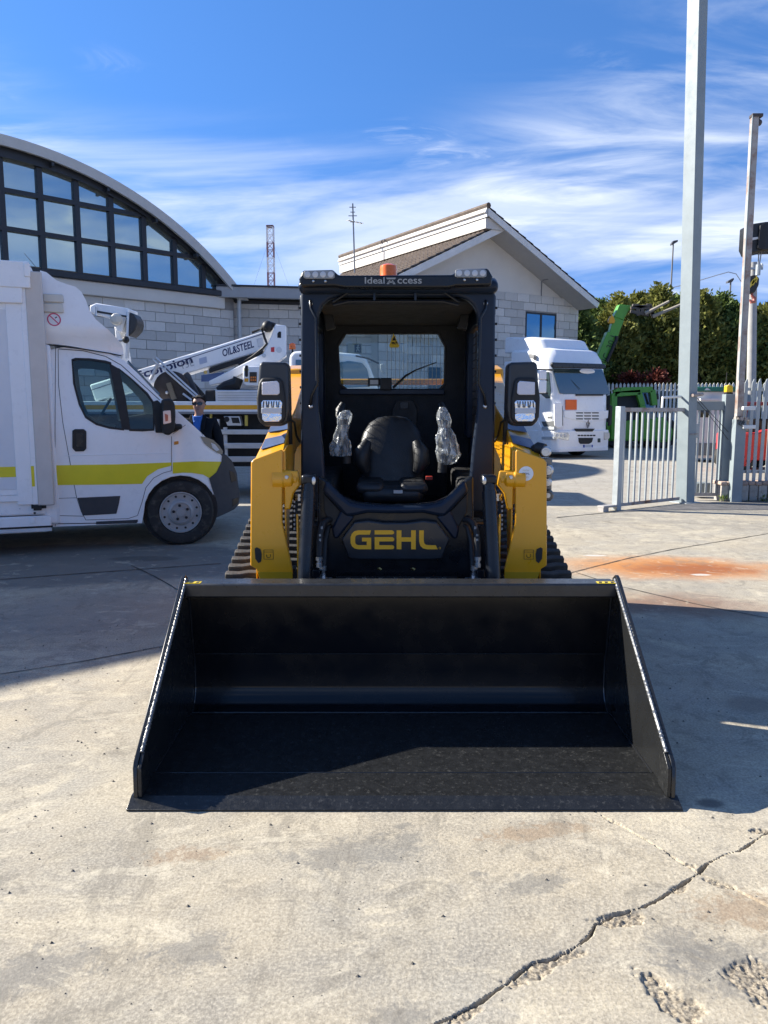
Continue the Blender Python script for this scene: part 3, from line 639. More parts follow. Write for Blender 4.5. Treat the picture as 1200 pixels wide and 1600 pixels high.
    pb.build('warning_symbol', M_DARK, wt, smooth=0)
    MB().prism([P(a, b_, Dr - .012) for a, b_ in ((613, 640), (620, 625), (645, 625), (652, 640), (651, 668), (614, 668))], (0, .01, 0)).build('wall_vent', M_DARK, RW, bevel=.004)
    MB().prism([P(a, b_, Dr - .02) for a, b_ in ((625, 628), (638, 628), (638, 639), (625, 639))], (0, .01, 0)).build('camera_lens', M_BLACK, RW, bevel=.003)
    for s in S:
        MB().pyz([(4.42, .80), (4.42, 1.22), (5.58, 1.34), (5.58, .80)], xb(s, .53), xb(s, .545)).build('side_panel', M_NAVY, T, bevel=.004)
        MB().box(min(xb(s, .50), xb(s, .55)), max(xb(s, .50), xb(s, .55)), 5.42, 5.62, 1.30, zr).build('rear_pillar', M_NAVY, T, bevel=.012)
        MB().box(min(xb(s, .50), xb(s, .55)), max(xb(s, .50), xb(s, .55)), 4.42, 5.5, zr - .14, zr - .02).build('roof_rail', M_NAVY, T, bevel=.012)
        MB().pyz([(4.42, .82), (4.42, 1.06), (5.2, 1.12), (5.5, 1.1), (5.5, .82)], xb(s, .37), xb(s, .525)).build('side_console', M_DARK, T, bevel=.03)
        w = MB()
        for k in range(26): y = 4.44 + k * .039; w.tube([(xb(s, .54), y, 1.22), (xb(s, .54), y, zr - .1)], .0022, 4)
        for k in range(16): z = 1.26 + k * .052; w.tube([(xb(s, .54), 4.42, z), (xb(s, .54), 5.45, z)], .0022, 4)
        w.build('side_screen', M_DARK, T)
        # grab bar with bolts on the front pillar
        gq = lambda px, py, D=D0: Vector((xb(s, abs(XZ(px, py, D)[0] - LC)), D - .0, XZ(px, py, D)[1]))
        MB().tube([gq(485, 470, 4.347), gq(486, 482, 4.31), gq(494, 497, 4.305), gq(495.5, 600, 4.305), gq(487, 618, 4.31), gq(485, 634, 4.347)], .0085, 10).build('grab_bar', M_BLACK, T, smooth=60)
        for py in (474, 635): MB().lathe([(.0125, 0), (.0125, .006), (.007, .012)], (gq(485.5, py)[0], D0, gq(485, py)[2]), (0, -1, 0), 10).build('bolt', M_STEEL, T)
        for py in (480, 505, 530, 555, 580, 605, 630): MB().lathe([(.007, 0), (.007, .014)], (xb(s, .538), D0 + .03, gq(470, py)[2]), (s, 0, 0), 8).build('bolt', M_DARK, T)
        # upper interior lamp
        MB().prism([gq(505, 490, 4.9), gq(520, 492, 4.9), gq(524, 512, 4.9), gq(510, 516, 4.9)], (0, .06, 0)).build('cab_speaker', M_DARK, T, bevel=.006)
        # side light bar of visor
    # visor, work lamps, brand plate
    vq = lambda px, py, D=4.24: XZ(px, py, D)
    vo = [(467, 436), (473, 422), (520, 421), (529, 430), (708, 429), (716, 420), (763, 419), (770, 432), (768, 446), (714, 447), (700, 450), (540, 450), (522, 447), (470, 448)]
    V = MB().pxz([vq(*p) for p in vo], 4.24, 4.36).build('visor', M_BLACK, T, bevel=.012, seg=3)
    for a, b_ in (((475, 523), (423, 436)), ((711, 760), (421, 434))):
        p0, p1 = vq(a[0], b_[1]), vq(a[1], b_[0]); Lm = MB().pxz([(p0[0], p0[1] + .006), (p0[0] + .01, p0[1]), (p1[0] - .01, p0[1]), (p1[0], p0[1] + .006), (p1[0], p1[1] - .008), (p1[0] - .012, p1[1]), (p0[0] + .012, p1[1]), (p0[0], p1[1] - .008)], 4.228, 4.245).build('work_light', mat('led_cover', (.22, .23, .24), .25, coat=.4), T, bevel=.003)
        for k in range(4):
            xc = p0[0] + (p1[0] - p0[0]) * (k + .5) / 4; MB().lathe([(.016, 0), (.016, .003), (.010, .005)], (xc, 4.2285, (p0[1] + p1[1]) / 2), (0, -1, 0), 14).build('led', M_LENS, Lm)
        for xx in (p0[0] + .05, p1[0] - .05): MB().ball((xx, 4.235, p0[1] - .012), .008, 8, 6).build('lamp_screw', M_STEEL, Lm)
    M_GT = mat('visor_lettering', (.30, .30, .29), .4)
    tp = lambda px, py: Vector((vq(px, py)[0], 4.2385, vq(px, py)[1]))
    text('visor_lettering', 'Ideal', tp(570, 443.5), (1, 0, 0), (0, 0, 1), .034, M_GT, V, width=tp(601, 443)[0] - tp(570, 443)[0], bold=.012)
    text('visor_lettering', 'ccess', tp(621, 443.5), (1, 0, 0), (0, 0, 1), .026, M_GT, V, width=tp(659, 443)[0] - tp(621, 443)[0], bold=.012)
    em = MB()
    for pl in (((603, 434), (619, 434), (617, 436.5), (605, 436.5)), ((604, 444), (608, 438), (610, 438), (608, 444)), ((618, 444), (614, 438), (612, 438), (614, 444)), ((607.5, 440), (614.5, 440), (615, 442), (607, 442))):
        em.pxz([vq(*p) for p in pl], 4.2365, 4.239)
    em.build('visor_emblem', M_GT, V, smooth=0)
    MB().box(P(548, 478, 4.6)[0], P(684, 478, 4.6)[0], 4.60, 4.75, P(600, 480.5, 4.6)[2], P(600, 477, 4.6)[2]).build('hatch_sun_strip', mat('hatch_sun_cream', (.55, .50, .36), .5), T, bevel=.004)  # pale bar standing in for sunlight through the roof hatch, put into its colour
    # tubular lamp guard below the visor
    tq = lambda px, py, D=4.33: P(px, py, D)
    gd = MB(); gd.tube([tq(520, 472), tq(545, 456), tq(560, 453.5), tq(678, 453.5), tq(693, 456), tq(717, 472)], .008, 8); gd.tube([tq(520, 477), tq(545, 471), tq(692, 471), tq(717, 477)], .009, 8)
    for px in (585, 649): gd.tube([tq(px, 453), tq(px, 471)], .008, 8)
    gd.build('header_guard', M_BLACK, T)
    for px in (595, 639): MB().lathe([(.008, 0), (.008, .006)], tq(px, 455, 4.322), (0, -1, 0), 8).build('bolt', M_STEEL, T)
    zb = zr + .07
    bq = P(607, 428, 4.95)
    Bc = MB().lathe([(.06, 0), (.062, .025)], (bq.x, 4.95, zb), 'z', 24).build('beacon_base', M_DARK, T)
    topz = P(607, 413, 4.95)[2]
    MB().lathe([(.054, zb + .02), (.056, zb + .03), (.056, zb + .045), (.0535, zb + .05), (.0535, topz - .03), (.05, topz - .01), (.03, topz), (.002, topz + .002)], (bq.x, 4.95, 0), 'z', 28).build('beacon_lens', M_ORANGE, Bc, smooth=40)

    # ------------------------------------------------ seat and controls
    M_SEAT = mat('seat_vinyl', (.016, .017, .019), .42, var=.15, bump=.2, bs=180)
    def sq(px, py, D): return P(px, py, D)
    Ds = 5.0
    st = [(562, 661, 752), (560, 663, 735), (559, 664, 712), (562, 662, 692), (568, 657, 675), (577, 648, 661), (590, 636, 653), (602, 624, 650.5)]
    secs = []
    for l, r, py in st:
        a, b_ = sq(l, py, Ds), sq(r, py, Ds); n = 16; th = .06 + .035 * min(1, (py - 650) / 60)
        lean = (752 - py) / 102 * .10
        secs.append([Vector(((a.x + b_.x) / 2 + (b_.x - a.x) / 2 * math.copysign(abs(math.cos(2*math.pi*k/n)) ** .55, math.cos(2*math.pi*k/n)), Ds + lean + th * math.copysign(abs(math.sin(2*math.pi*k/n)) ** .7, math.sin(2*math.pi*k/n)), a.z)) for k in range(n)])
    SB = MB().loft(secs).build('seat', M_SEAT, T, smooth=50)
    for s in (-1, 1):
        pts = [sq(612 + s * 38, 690, Ds - .07), sq(612 + s * 46, 706, Ds - .10), sq(612 + s * 47, 722, Ds - .11), sq(612 + s * 40, 738, Ds - .10)]
        MB().tube(pts, [.028, .052, .052, .03], 14).build('seat_bolster', M_SEAT, SB, smooth=60)
    zs = sq(612, 752, 4.75)[2]
    MB().box(sq(565, 760, 4.7)[0], sq(660, 760, 4.7)[0], 4.50, 5.02, zs - .11, zs - .01).build('seat_cushion', M_SEAT, SB, bevel=.045, seg=4)
    for s in (-1, 1):
        xx = sq(612 + s * 34, 760, 4.6)[0]; MB().box(xx - .085, xx + .085, 4.5, 5.0, zs - .06, zs + .012).build('cushion_wing', M_SEAT, SB, bevel=.04, seg=4)
    MB().box(sq(615, 766, 4.48)[0], sq(629, 766, 4.48)[0], 4.480, 4.486, sq(0, 771, 4.48)[2], sq(0, 766, 4.48)[2]).build('seat_label', mat('label_grey', (.45, .46, .45), .5), SB, smooth=0)
    MB().box(sq(665, 744, 4.8)[0], sq(676, 744, 4.8)[0], 4.78, 4.82, sq(0, 750, 4.8)[2], sq(0, 744, 4.8)[2]).build('belt_buckle', mat('red_plastic', (.35, .03, .02), .4), SB, bevel=.004)
    # joysticks still wrapped in crumpled plastic film
    for s, prof in ((-1, [(541, 641, 5), (540, 647, 10), (538, 655, 11), (537, 664, 9), (534, 676, 10), (533, 690, 14), (532, 702, 17), (533, 712, 16)]), (1, [(691, 636, 4), (692, 645, 9), (694, 656, 11), (695, 668, 9), (697, 680, 14), (699, 695, 17), (701, 710, 18), (699, 722, 14), (697, 726, 8)])):
        J = MB().tube([P(prof[0][0], prof[-1][1] + 12, 4.72), P(prof[2][0], prof[2][1], 4.72)], [.03, .022], 12).build('joystick', M_DARK, T)
        secs = []; n = 30
        fine = []
        for (a, b_) in zip(prof[:-1], prof[1:]): fine += [tuple(a[i] + (b_[i] - a[i]) * t for i in range(3)) for t in (0, .34, .67)]
        fine.append(prof[-1])
        for k, (px, py, rr) in enumerate(fine):
            c = P(px, py, 4.72); r = rr / 1200 * 4.8
            secs.append([c + Vector((math.cos(2*math.pi*j/n), math.sin(2*math.pi*j/n) * .9, .12 * noise1(j * .9, k * .7, s))) * r * (1 + .20 * noise1(j * 1.1, k * .35, 5 + s) + .16 * noise1(j * 2.7 + k * .5, k * .9, 9 + s)) for j in range(n)])
        MB().loft(secs).build('film_cover', M_FILM, J, smooth=25)
    for s in (-1, 1):
        a = P(612 + s * 72, 640, 5.25); MB().tube([P(612 + s * 80, 700, 5.2), P(612 + s * 80, 640, 5.25), P(612 + s * 76, 630, 5.26)], [.03, .035, .02], 12).build('armrest', M_SEAT, T)
    # ------------------------------------------------ moulded front sill with the name panel
    sl = [(497, 742), (512, 750), (540, 775), (556, 781), (618, 784)]; sl2 = [(497, 790), (508, 803), (527, 802), (548, 800), (560, 795), (618, 799)]
    def mir(l): return l + [(1236 - a, b_) for a, b_ in l[::-1]]
    fr = mir([(496, 744), (507, 748), (536, 776), (556, 785), (600, 789)]) ; fb = mir([(496, 930), (520, 930), (560, 930), (590, 930), (600, 930)])
    MB().prism([P(a, b_, 4.20) for a, b_ in fr + fb[::-1]], (0, .06, 0)).build('front_panel', M_BLACK, T, bevel=.012)
    yb = MB(); rim = mir([(509, 750), (530, 772), (548, 786), (570, 790), (600, 791)])
    rimb = mir([(503, 768), (540, 808), (556, 806), (575, 802), (600, 803)])
    yb.prism([P(a, b_, 4.155) for a, b_ in rim + rimb[::-1]], (0, .05, 0)); yb.build('sill_moulding', M_NAVY, T, bevel=.02, seg=3)
    for s in (-1, 1):
        yy = MB(); yy.prism([P(618 + s * dx, py, 4.165) for dx, py in ((84, 795), (74, 803), (64, 808), (90, 842), (97, 842), (100, 826))], (0, .04, 0)); yy.build('sill_leg', M_NAVY, T, bevel=.012)
        MB().prism([P(618 + s * dx, py, 4.18) for dx, py in ((113, 770), (84, 800), (98, 826), (112, 800))], (0, .03, 0)).build('side_recess', M_DARK, T, bevel=.006)
    PN = MB().prism([P(a, b_, 4.145) for a, b_ in mir([(533, 843), (553, 816), (575, 813.5), (600, 817)]) + mir([(545, 873), (560, 875), (590, 875), (600, 875)])[::-1]], (0, .04, 0)).build('name_panel', mat('panel_black', (.016, .018, .022), .34, coat=.3), T, bevel=.009, seg=3)
    M_LET = mat('lettering_yellow', (.95, .46, .02), .45, var=.03)
    def lp(zx, zy): p = P(460 + zx / 3.75, 600 + zy / 3.75, 4.1445); return p
    def let(polys):
        mb = MB()
        for pl in polys: mb.prism([lp(*p) for p in pl], (0, -.003, 0))
        mb.build('letter', M_LET, PN, smooth=0)
    let([[(450, 857), (375, 857), (352, 862), (337, 876), (329, 895), (329, 930), (337, 950), (352, 963), (375, 968), (450, 968), (450, 900), (396, 900), (396, 922), (424, 922), (424, 944), (378, 944), (364, 941), (357, 932), (356, 914), (357, 895), (364, 886), (378, 882), (442, 882)]])
    let([[(470, 857), (572, 857), (582, 863), (585, 870), (582, 877), (572, 881), (470, 881)], [(470, 897), (574, 897), (583, 902), (585, 910), (583, 918), (574, 922), (497, 922), (497, 944), (574, 944), (583, 949), (585, 956), (583, 964), (574, 968), (470, 968)]])
    let([[(599, 857), (627, 857), (627, 898), (684, 898), (684, 857), (711, 857), (711, 968), (684, 968), (684, 923), (627, 923), (627, 968), (599, 968)]])
    let([[(731, 857), (758, 857), (758, 915), (761, 933), (770, 941), (785, 944), (828, 944), (840, 968), (780, 968), (755, 963), (738, 948), (731, 925)]])
    cR = lp(852, 961); MB().ring([cR + Vector((.006 * math.cos(t * .785), 0, .006 * math.sin(t * .785))) for t in range(8)], [cR + Vector((.0042 * math.cos(t * .785), 0, .0042 * math.sin(t * .785))) for t in range(8)], (0, -.002, 0)).build('letter', M_LET, PN, smooth=0)
    for px in (593, 645): MB().tube([P(px - 2, 889, 4.18), P(px, 888, 4.17), P(px + 3, 890, 4.17)], .007, 8).build('latch', mat('brass', (.45, .33, .12), .35, metal=.8), T)
    hg = MB().box(P(524, 905, 4.1)[0], P(716, 905, 4.1)[0], 4.10, 4.15, P(0, 911, 4.1)[2], P(0, 903, 4.1)[2]).build('hinge_bar', M_BLACK, T, bevel=.004)
    for k in range(7): x = P(544 + k * 25, 903, 4.1)[0]; MB().box(x - .012, x + .012, 4.097, 4.1005, P(0, 904, 4.1)[2], P(0, 902.6, 4.1)[2]).build('hinge_pin', M_STEEL, hg, smooth=0)

    # ------------------------------------------------ headlamp pods on stalks
    for s in S:
        mir_ = lambda px, py, D: Vector((xb(s, abs(XZ(px, py, D)[0] - LC)), D, XZ(px, py, D)[1]))
        out = [(402, 612), (405, 568), (410, 565), (445, 566), (450, 570), (452, 640), (449, 658), (441, 666), (412, 666), (403, 657)]
        Hd = MB().prism([mir_(a, b_, 4.24) for a, b_ in out], (0, .13, 0)).build('headlamp_pod', mat('lamp_housing', (.022, .023, .025), .38, var=.15, bump=.1, bs=200, coat=.2), T, bevel=.014, seg=3)
        fa = [(400.5, 622), (404, 598), (409, 590), (436, 590), (441, 596), (445, 620), (446, 652), (441, 662), (410, 662), (402, 652)]
        MB().prism([mir_(a, b_, 4.215) for a, b_ in fa], (0, .04, 0)).build('pod_bezel', M_DARK, Hd, bevel=.012, seg=3)
        up = [(409, 597), (433, 595), (436, 599), (437, 614), (434, 617), (409, 617)]
        MB().prism([mir_(a, b_, 4.209) for a, b_ in up], (0, .02, 0)).build('marker_lens', mat('marker_lens', (.62, .60, .64), .25, coat=.4, bump=.4, bs=120), Hd, bevel=.004)
        def lens(poly):
            Lm = MB().prism([mir_(a, b_, 4.210) for a, b_ in poly], (0, .012, 0)).build('lamp_reflector', mat('lamp_chrome', (.78, .80, .84), .12, metal=.9, bump=.6, bs=25), Hd, bevel=.004)
            return Lm
        lens([(408, 629), (411, 625), (438, 625), (441, 629), (440, 640), (436, 641), (413, 641), (408, 638)])
        lens([(409, 645), (436, 644), (440, 647), (440, 655), (436, 659), (413, 659), (409, 655)])
        MB().prism([mir_(a, b_, 4.206) for a, b_ in ((408, 638), (440, 638), (440, 646), (408, 646))], (0, .008, 0)).build('lamp_bar', M_LENS, Hd, bevel=.003)
        rb = MB()
        for k in range(7): a, b_ = mir_(412 + k * 4, 627, 4.207), mir_(412 + k * 4 + (1 if k % 2 else -1), 637, 4.207); rb.bar(a, b_, .006, .004)
        rb.build('reflector_ribs', mat('reflector_dark', (.08, .085, .09), .15, metal=.8), Hd)
        MB().tube([mir_(447, 600, 4.34), mir_(451, 630, 4.36), mir_(453, 668, 4.40), mir_(452, 700, 4.44)], [.012, .014, .014, .02], 10).build('pod_stalk', M_DARK, Hd)
        MB().tube([mir_(452, 655, 4.36), mir_(460, 660, 4.40), mir_(463, 680, 4.5), mir_(468, 690, 4.6)], .007, 8).build('lamp_cable', M_DARK, Hd)
    # ------------------------------------------------ round dealer sticker and auxiliary couplings (photo right only)
    c = P(822, 740, 4.017); MB().lathe([(.0385, 0), (.0385, .0015)], (c.x, 4.0188, c.z), (0, -1, 0), 32).build('round_sticker', mat('sticker_white', (.72, .75, .78), .35), T, smooth=0)
    text('sticker_print', 'GEHL', c + Vector((-.021, -.0025, -.006)), (1, 0, 0), (0, 0, 1), .011, mat('print_navy', (.02, .03, .09), .5), T, width=.040, thick=.0006)
    text('sticker_print', 'POLE AV', c + Vector((-.018, -.0025, .014)), (1, 0, 0), (0, 0, 1), .006, mat('print_gold', (.5, .38, .15), .5), T, width=.034, thick=.0006)
    text('sticker_print', 'POWER V', c + Vector((-.018, -.0025, -.022)), (1, 0, 0), (0, 0, 1), .007, mat('print_gold', (.5, .38, .15), .5), T, width=.034, thick=.0006)
    aq = lambda px, py, D=4.1: P(px, py, D)
    AX = MB().box(aq(845, 700)[0], aq(864, 700)[0], 4.10, 4.20, aq(0, 783)[2], aq(0, 716)[2]).build('coupler_block', mat('coupler_grey', (.20, .19, .17), .4, metal=.5), T, bevel=.006)
    for px, py, r in ((853, 706, .028), (856, 735, .03), (855, 754, .024), (856, 774, .03)):
        a = aq(px, py, 4.06); MB().lathe([(r * .8, .0), (r, .012), (r, .03), (r * .85, .034), (r * .9, .07)], a, (.25, 1, 0), 18).build('quick_coupler', M_STEEL if py < 760 else mat('coupler_dark', (.12, .115, .11), .35, metal=.7), AX)
        MB().lathe([(r * .45, -.008), (r * .5, .001)], a, (.25, 1, 0), 14).build('coupler_tip', M_STEEL, AX)
    MB().tube([aq(832, 706, 4.2), aq(842, 700, 4.14), aq(851, 702, 4.12)], [.03, .033, .03], 12).build('coupler_hose', M_DARK, AX)
    return T
LOADER = loader()
# ================================================================ VEHICLE SHELL TOOL
def shell(name, poly, y0, y1, m, parent, deform, step=.12, smooth=40, bevel=0, ysplit=0, label=None, holes=()):
    """closed side outline (x,z) between depths y0..y1, sliced fine and bent by deform(x,y,z)"""
    bm = bmesh.new(); vs = [bm.verts.new((x, y0, z)) for x, z in poly]; f = bm.faces.new(vs)
    r = bmesh.ops.extrude_face_region(bm, geom=[f]); bmesh.ops.translate(bm, verts=[v for v in r['geom'] if isinstance(v, bmesh.types.BMVert)], vec=(0, y1 - y0, 0))
    xs = [p[0] for p in poly]; zs = [p[1] for p in poly]
    def cut(co, no): bmesh.ops.bisect_plane(bm, geom=bm.verts[:] + bm.edges[:] + bm.faces[:], plane_co=co, plane_no=no, dist=1e-5)
    for lo, hi, ax in ((min(xs), max(xs), 0), (min(zs), max(zs), 2)):
        n = int((hi - lo) / step)
        for k in range(1, n + 1):
            c = lo + (hi - lo) * k / (n + 1); co = [0, 0, 0]; no = [0, 0, 0]; co[ax] = c; no[ax] = 1; cut(co, no)
    for k in range(1, ysplit + 1): cut((0, y0 + (y1 - y0) * k / (ysplit + 1), 0), (0, 1, 0))
    for hp in holes:
        for (xa, za), (xb_, zb_) in zip(hp, hp[1:] + hp[:1]): cut((xa, 0, za), (zb_ - za, 0, xa - xb_))
        def inside(x, z):
            c = False; j = len(hp) - 1
            for i in range(len(hp)):
                if (hp[i][1] > z) != (hp[j][1] > z) and x < (hp[j][0] - hp[i][0]) * (z - hp[i][1]) / (hp[j][1] - hp[i][1]) + hp[i][0]: c = not c
                j = i
            return c
        dead = [f_ for f_ in bm.faces if abs(f_.normal.y) > .9 and inside(*(lambda c_: (c_.x, c_.z))(f_.calc_center_median()))]
        bmesh.ops.delete(bm, geom=dead, context='FACES')
    for v in bm.verts: v.co = deform(Vector(v.co))
    bmesh.ops.recalc_face_normals(bm, faces=bm.faces)
    inv = ROOTM.get(parent.name)
    if inv is not None: bm.transform(inv)
    me = bpy.data.meshes.new(name); bm.to_mesh(me); bm.free()
    return link_mesh(name, me, m, parent, bevel, 2, smooth, label)
def rounded(poly, r, n=4):
    out = []; N = len(poly)
    for i in range(N):
        p, a, b = (Vector((*poly[i], 0)), Vector((*poly[i - 1], 0)), Vector((*poly[(i + 1) % N], 0)))
        rr = min(r, (a - p).length * .45, (b - p).length * .45); s, e = p + (a - p).normalized() * rr, p + (b - p).normalized() * rr
        for k in range(n + 1):
            t = k / n; q = s * (1 - t) ** 2 + p * 2 * t * (1 - t) + e * t * t; out.append((q.x, q.y))
    return out
def wheel(T, c, r, w, axis, mt, rimc, name='wheel', hub_r=.62, holes=12, side=-1):
    """tyre + rim + hub; axis = unit vector pointing out of the visible face"""
    ax = Vector(axis).normalized(); c = Vector(c)
    tp = [(r * .60, .02), (r * .66, -.004), (r * .80, -.014), (r * .93, -.004), (r * .99, .03), (r, .06), (r, w - .06), (r * .98, w - .03), (r * .9, w), (r * .6, w)]
    W = MB().lathe([(a, -h) for a, h in tp][::1], c, ax, 40, cap=False).build(name, mt, T, smooth=30)
    tr = MB()
    for k in range(44):
        a = 2 * math.pi * k / 44; u = ax.orthogonal().normalized(); v = ax.cross(u); d = u * math.cos(a) + v * math.sin(a); t = ax.cross(d)
        tr.bar(c - ax * .045 + d * (r * .985), c - ax * .10 + d * (r * .985) , r * .09, r * .05, d)
    tr.build('tread', mt, W)
    R_ = MB().lathe([(r * hub_r, -.010), (r * hub_r, .004), (r * (hub_r - .03), .006), (r * (hub_r - .06), -.012), (r * (hub_r - .1), -.022), (r * .38, -.006), (r * .36, .012), (r * .30, .022), (r * .29, .01), (r * .14, .012), (r * .13, .022), (.002, .024)], c, ax, 36).build('rim', rimc, W, smooth=28)
    u = ax.orthogonal().normalized(); v = ax.cross(u); hb = MB(); nb = MB()
    for k in range(holes):
        a = 2 * math.pi * k / holes; d = u * math.cos(a) + v * math.sin(a); hb.lathe([(r * .036, -.02), (r * .036, .004)], c + d * (r * (hub_r + .36) / 2 - 0) - ax * .012, ax, 9)
    hb.build('rim_hole', M_DARK, W)
    for k in range(5):
        a = 2 * math.pi * k / 5 + .3; d = u * math.cos(a) + v * math.sin(a); nb.lathe([(r * .045, 0), (r * .045, .012), (r * .02, .016)], c + d * (r * .215) + ax * .012, ax, 6)
    nb.build('wheel_bolt', M_DARK, W)
    return W

# ================================================================ WHITE BOX VAN
def van():
    D = 0.; W2 = 1.02; mid = D + W2; g0 = P(283, 852, 8.4)
    T = lthing('box_van', 'white high-roofed box van with a lime yellow stripe, parked at the left', 'van', (g0.x, 8.4, 0), R(20))
    def q(px, py): v = LQ(T, px, py, 1, 0.); return (v.x, v.z)
    xn, xe = q(255, 700)[0], q(382, 760)[0]
    def inset(x, z):
        a = .11 * max(0, (z - 1.28) / .9) ** 1.25 + .035 * max(0, (.85 - z) / .6)
        a += .030 * math.exp(-((z - .98) / .10) ** 2) * 0
        t = max(0, (x - xn) / (xe - xn)); a += .30 * min(t, 1.1) ** 2.6
        return a
    def df(p):
        rel = (p.y - mid) / W2; s = 1 if rel > 0 else -1
        return Vector((p.x - .0 + 0, mid + rel * (W2 - inset(p.x, p.z)), p.z))
    wc, wr = q(283, 800), .368
    arch = [q(283 + 58 * math.cos(R(a)), 800 - 57 * math.sin(R(a))) for a in range(-14, 196, 15)]
    body = [q(77, 824), q(77, 545), q(100, 541), q(140, 545), q(172, 552), q(194, 562), q(215, 582), q(252, 622), q(275, 641), q(297, 660), q(317, 678), q(336, 697), q(349, 713), q(362, 722), q(372, 745), q(378, 775), q(377, 792), q(362, 803), q(340, 810)] + arch + [q(222, 818)]
    body = [p for i, p in enumerate(body) if i == 0 or (Vector(p) - Vector(body[i - 1])).length > .008]
    g1 = [(113, 563), (119, 561), (140, 562), (164, 565.5), (172, 568), (179, 600), (192, 670), (170, 667), (150, 661), (134, 650), (125, 630), (117, 600)]
    g2 = [(187, 577), (205, 592), (229, 616), (238, 629), (239.5, 640), (239.5, 670), (222, 671), (203, 670.5), (196, 625)]
    B = shell('body', body, D, D + 2 * W2, M_WHITE, T, df, .11, ysplit=7, smooth=38, holes=[[q(*p) for p in g1], [q(*p) for p in g2]])
    def panel(name, pts, m, off=.004, th=.012, step=.1, par=B, rnd=0, bevel=0):
        poly = [q(*p) for p in pts]
        if rnd: poly = rounded(poly, rnd)
        return shell(name, poly, D - off, D - off + th, m, par, df, step, smooth=35, bevel=bevel)
    def seam(pts, r=.0032, par=B, m=None):
        fine = []
        for a, b in zip(pts[:-1], pts[1:]):
            k = max(1, int(math.hypot(b[0] - a[0], b[1] - a[1]) / 8)); fine += [(a[0] + (b[0] - a[0]) * i / k, a[1] + (b[1] - a[1]) * i / k) for i in range(k)]
        fine.append(pts[-1]); pp = []
        for px, py in fine: x, z = q(px, py); pp.append(df(Vector((x, D - .0005, z))))
        return MB().tube(pp, r, 5).build('seam', m or mat('seam_dark', (.05, .05, .052), .8), par)
    M_GREYP = mat('grey_bumper_plastic', (.045, .047, .052), .6, var=.12, bump=.15, bs=160)
    M_LIME = mat('lime_stripe', (.74, .62, .02), .4, var=.05)
    M_GLS = mat('van_side_glass', (.014, .022, .026), .03, var=.0, spec=1., coat=1., ior=1.6)
    M_GREYP = mat('grey_bumper_plastic', (.045, .047, .052), .6, var=.12, bump=.15, bs=160)
    # lime band: front quarter, door, rear quarter
    panel('stripe', [(88, 727), (182, 725.5), (268, 722.5), (268, 727.5), (247, 733), (230, 744), (222, 756), (180, 757), (88, 758)], M_LIME, .0045)
    panel('stripe', [(270, 722.4), (310, 721), (348, 722.5), (347, 730), (340, 739), (329, 748), (318, 742), (300, 739), (285, 738.5), (270, 740)], M_LIME, .0045)
    panel('stripe', [(78, 727), (86, 727), (86, 758), (78, 758)], M_LIME, .0045)
    # door outline
    seam([(90, 545), (91, 600), (98, 660), (108, 715), (119, 775), (127, 800), (134, 813), (200, 811), (215, 806), (222, 785), (228, 762), (240, 747), (255, 739), (268, 735.5), (268, 682)])
    seam([(86, 541), (86, 823)]); seam([(90, 544), (130, 547), (165, 556), (190, 570), (215, 593), (250, 625)], .004)
    seam([(270, 678), (290, 664)], .0025); seam([(310, 667), (318, 681)], .002); seam([(88, 779), (120, 778)], .0025)
    # sill line, wheel-arch lip, side badge, filler flap, repeater
    seam([(88, 806), (130, 807)], .003); seam([(86, 819), (150, 818), (216, 815)], .005)
    ar_ = [(283 + 59.5 * math.cos(R(a)), 800 - 58.5 * math.sin(R(a))) for a in range(-8, 190, 9)]; seam(ar_, .006, m=M_WHITE)
    panel('side_repeater', [(272, 690), (279, 689), (279, 694), (272, 695)], mat('repeater_amber', (.55, .22, .03), .3), .008, .02, bevel=.003)
    panel('sill_trim', [(150, 815.5), (216, 812.5), (214, 818), (150, 820)], M_GREYP, .006, .02, bevel=.003)
    # swage along the door
    seam([(100, 712), (150, 711), (266, 708)], .004, m=M_WHITE)
    # side windows with black frame and dividing bar
    win = [(109, 562), (116, 558), (140, 559), (167, 563), (182, 572), (207, 591), (232, 615), (241, 627), (243, 640), (243, 673), (222, 674), (200, 673), (170, 670), (147, 664), (131, 653), (121, 630), (114, 600)]
    def seal(pts, grow):
        cx, cy = sum(p[0] for p in pts) / len(pts), sum(p[1] for p in pts) / len(pts); out = []
        for p in pts: d = Vector((p[0] - cx, p[1] - cy)); k = 1 + grow / d.length; out.append((cx + d.x * k, cy + d.y * k))
        return out
    def pt(px, py, off): x, z = q(px, py); return df(Vector((x, D - off, z)))
    F = None
    for gl in (g1, g2):
        o = seal(gl, 3.2); i_ = seal(gl, -.6)
        def dense(l): return [tuple(l[k][j] + (l[(k + 1) % len(l)][j] - l[k][j]) * t / 3 for j in (0, 1)) for k in range(len(l)) for t in range(3)]
        o, i_ = dense(o), dense(i_)
        Fx = MB().ring([pt(*p, .007) for p in o], [pt(*p, .007) for p in i_], (0, .025, 0)).build('window_frame', M_DARK, B, bevel=.003); F = F or Fx
        poly = [q(*p) for p in gl]; shell('window_pane', poly, D + .006, D + .010, glass('van_glass', (.70, .86, .86), .80), Fx, df, .15, smooth=0)
    panel('window_divider', [(171, 567), (187, 576), (197, 625), (204, 672), (191, 671), (179, 610)], M_DARK, .008, .02)
    # cab interior: seats, dash, steering wheel, rear bulkhead
    xs_ = lambda px: q(px, 640)[0]; zz_ = lambda py: q(150, py)[1]
    M_IN = mat('cab_interior_grey', (.045, .047, .05), .8, var=.15); M_WH = mat('cab_trim_pale', (.30, .31, .31), .7)
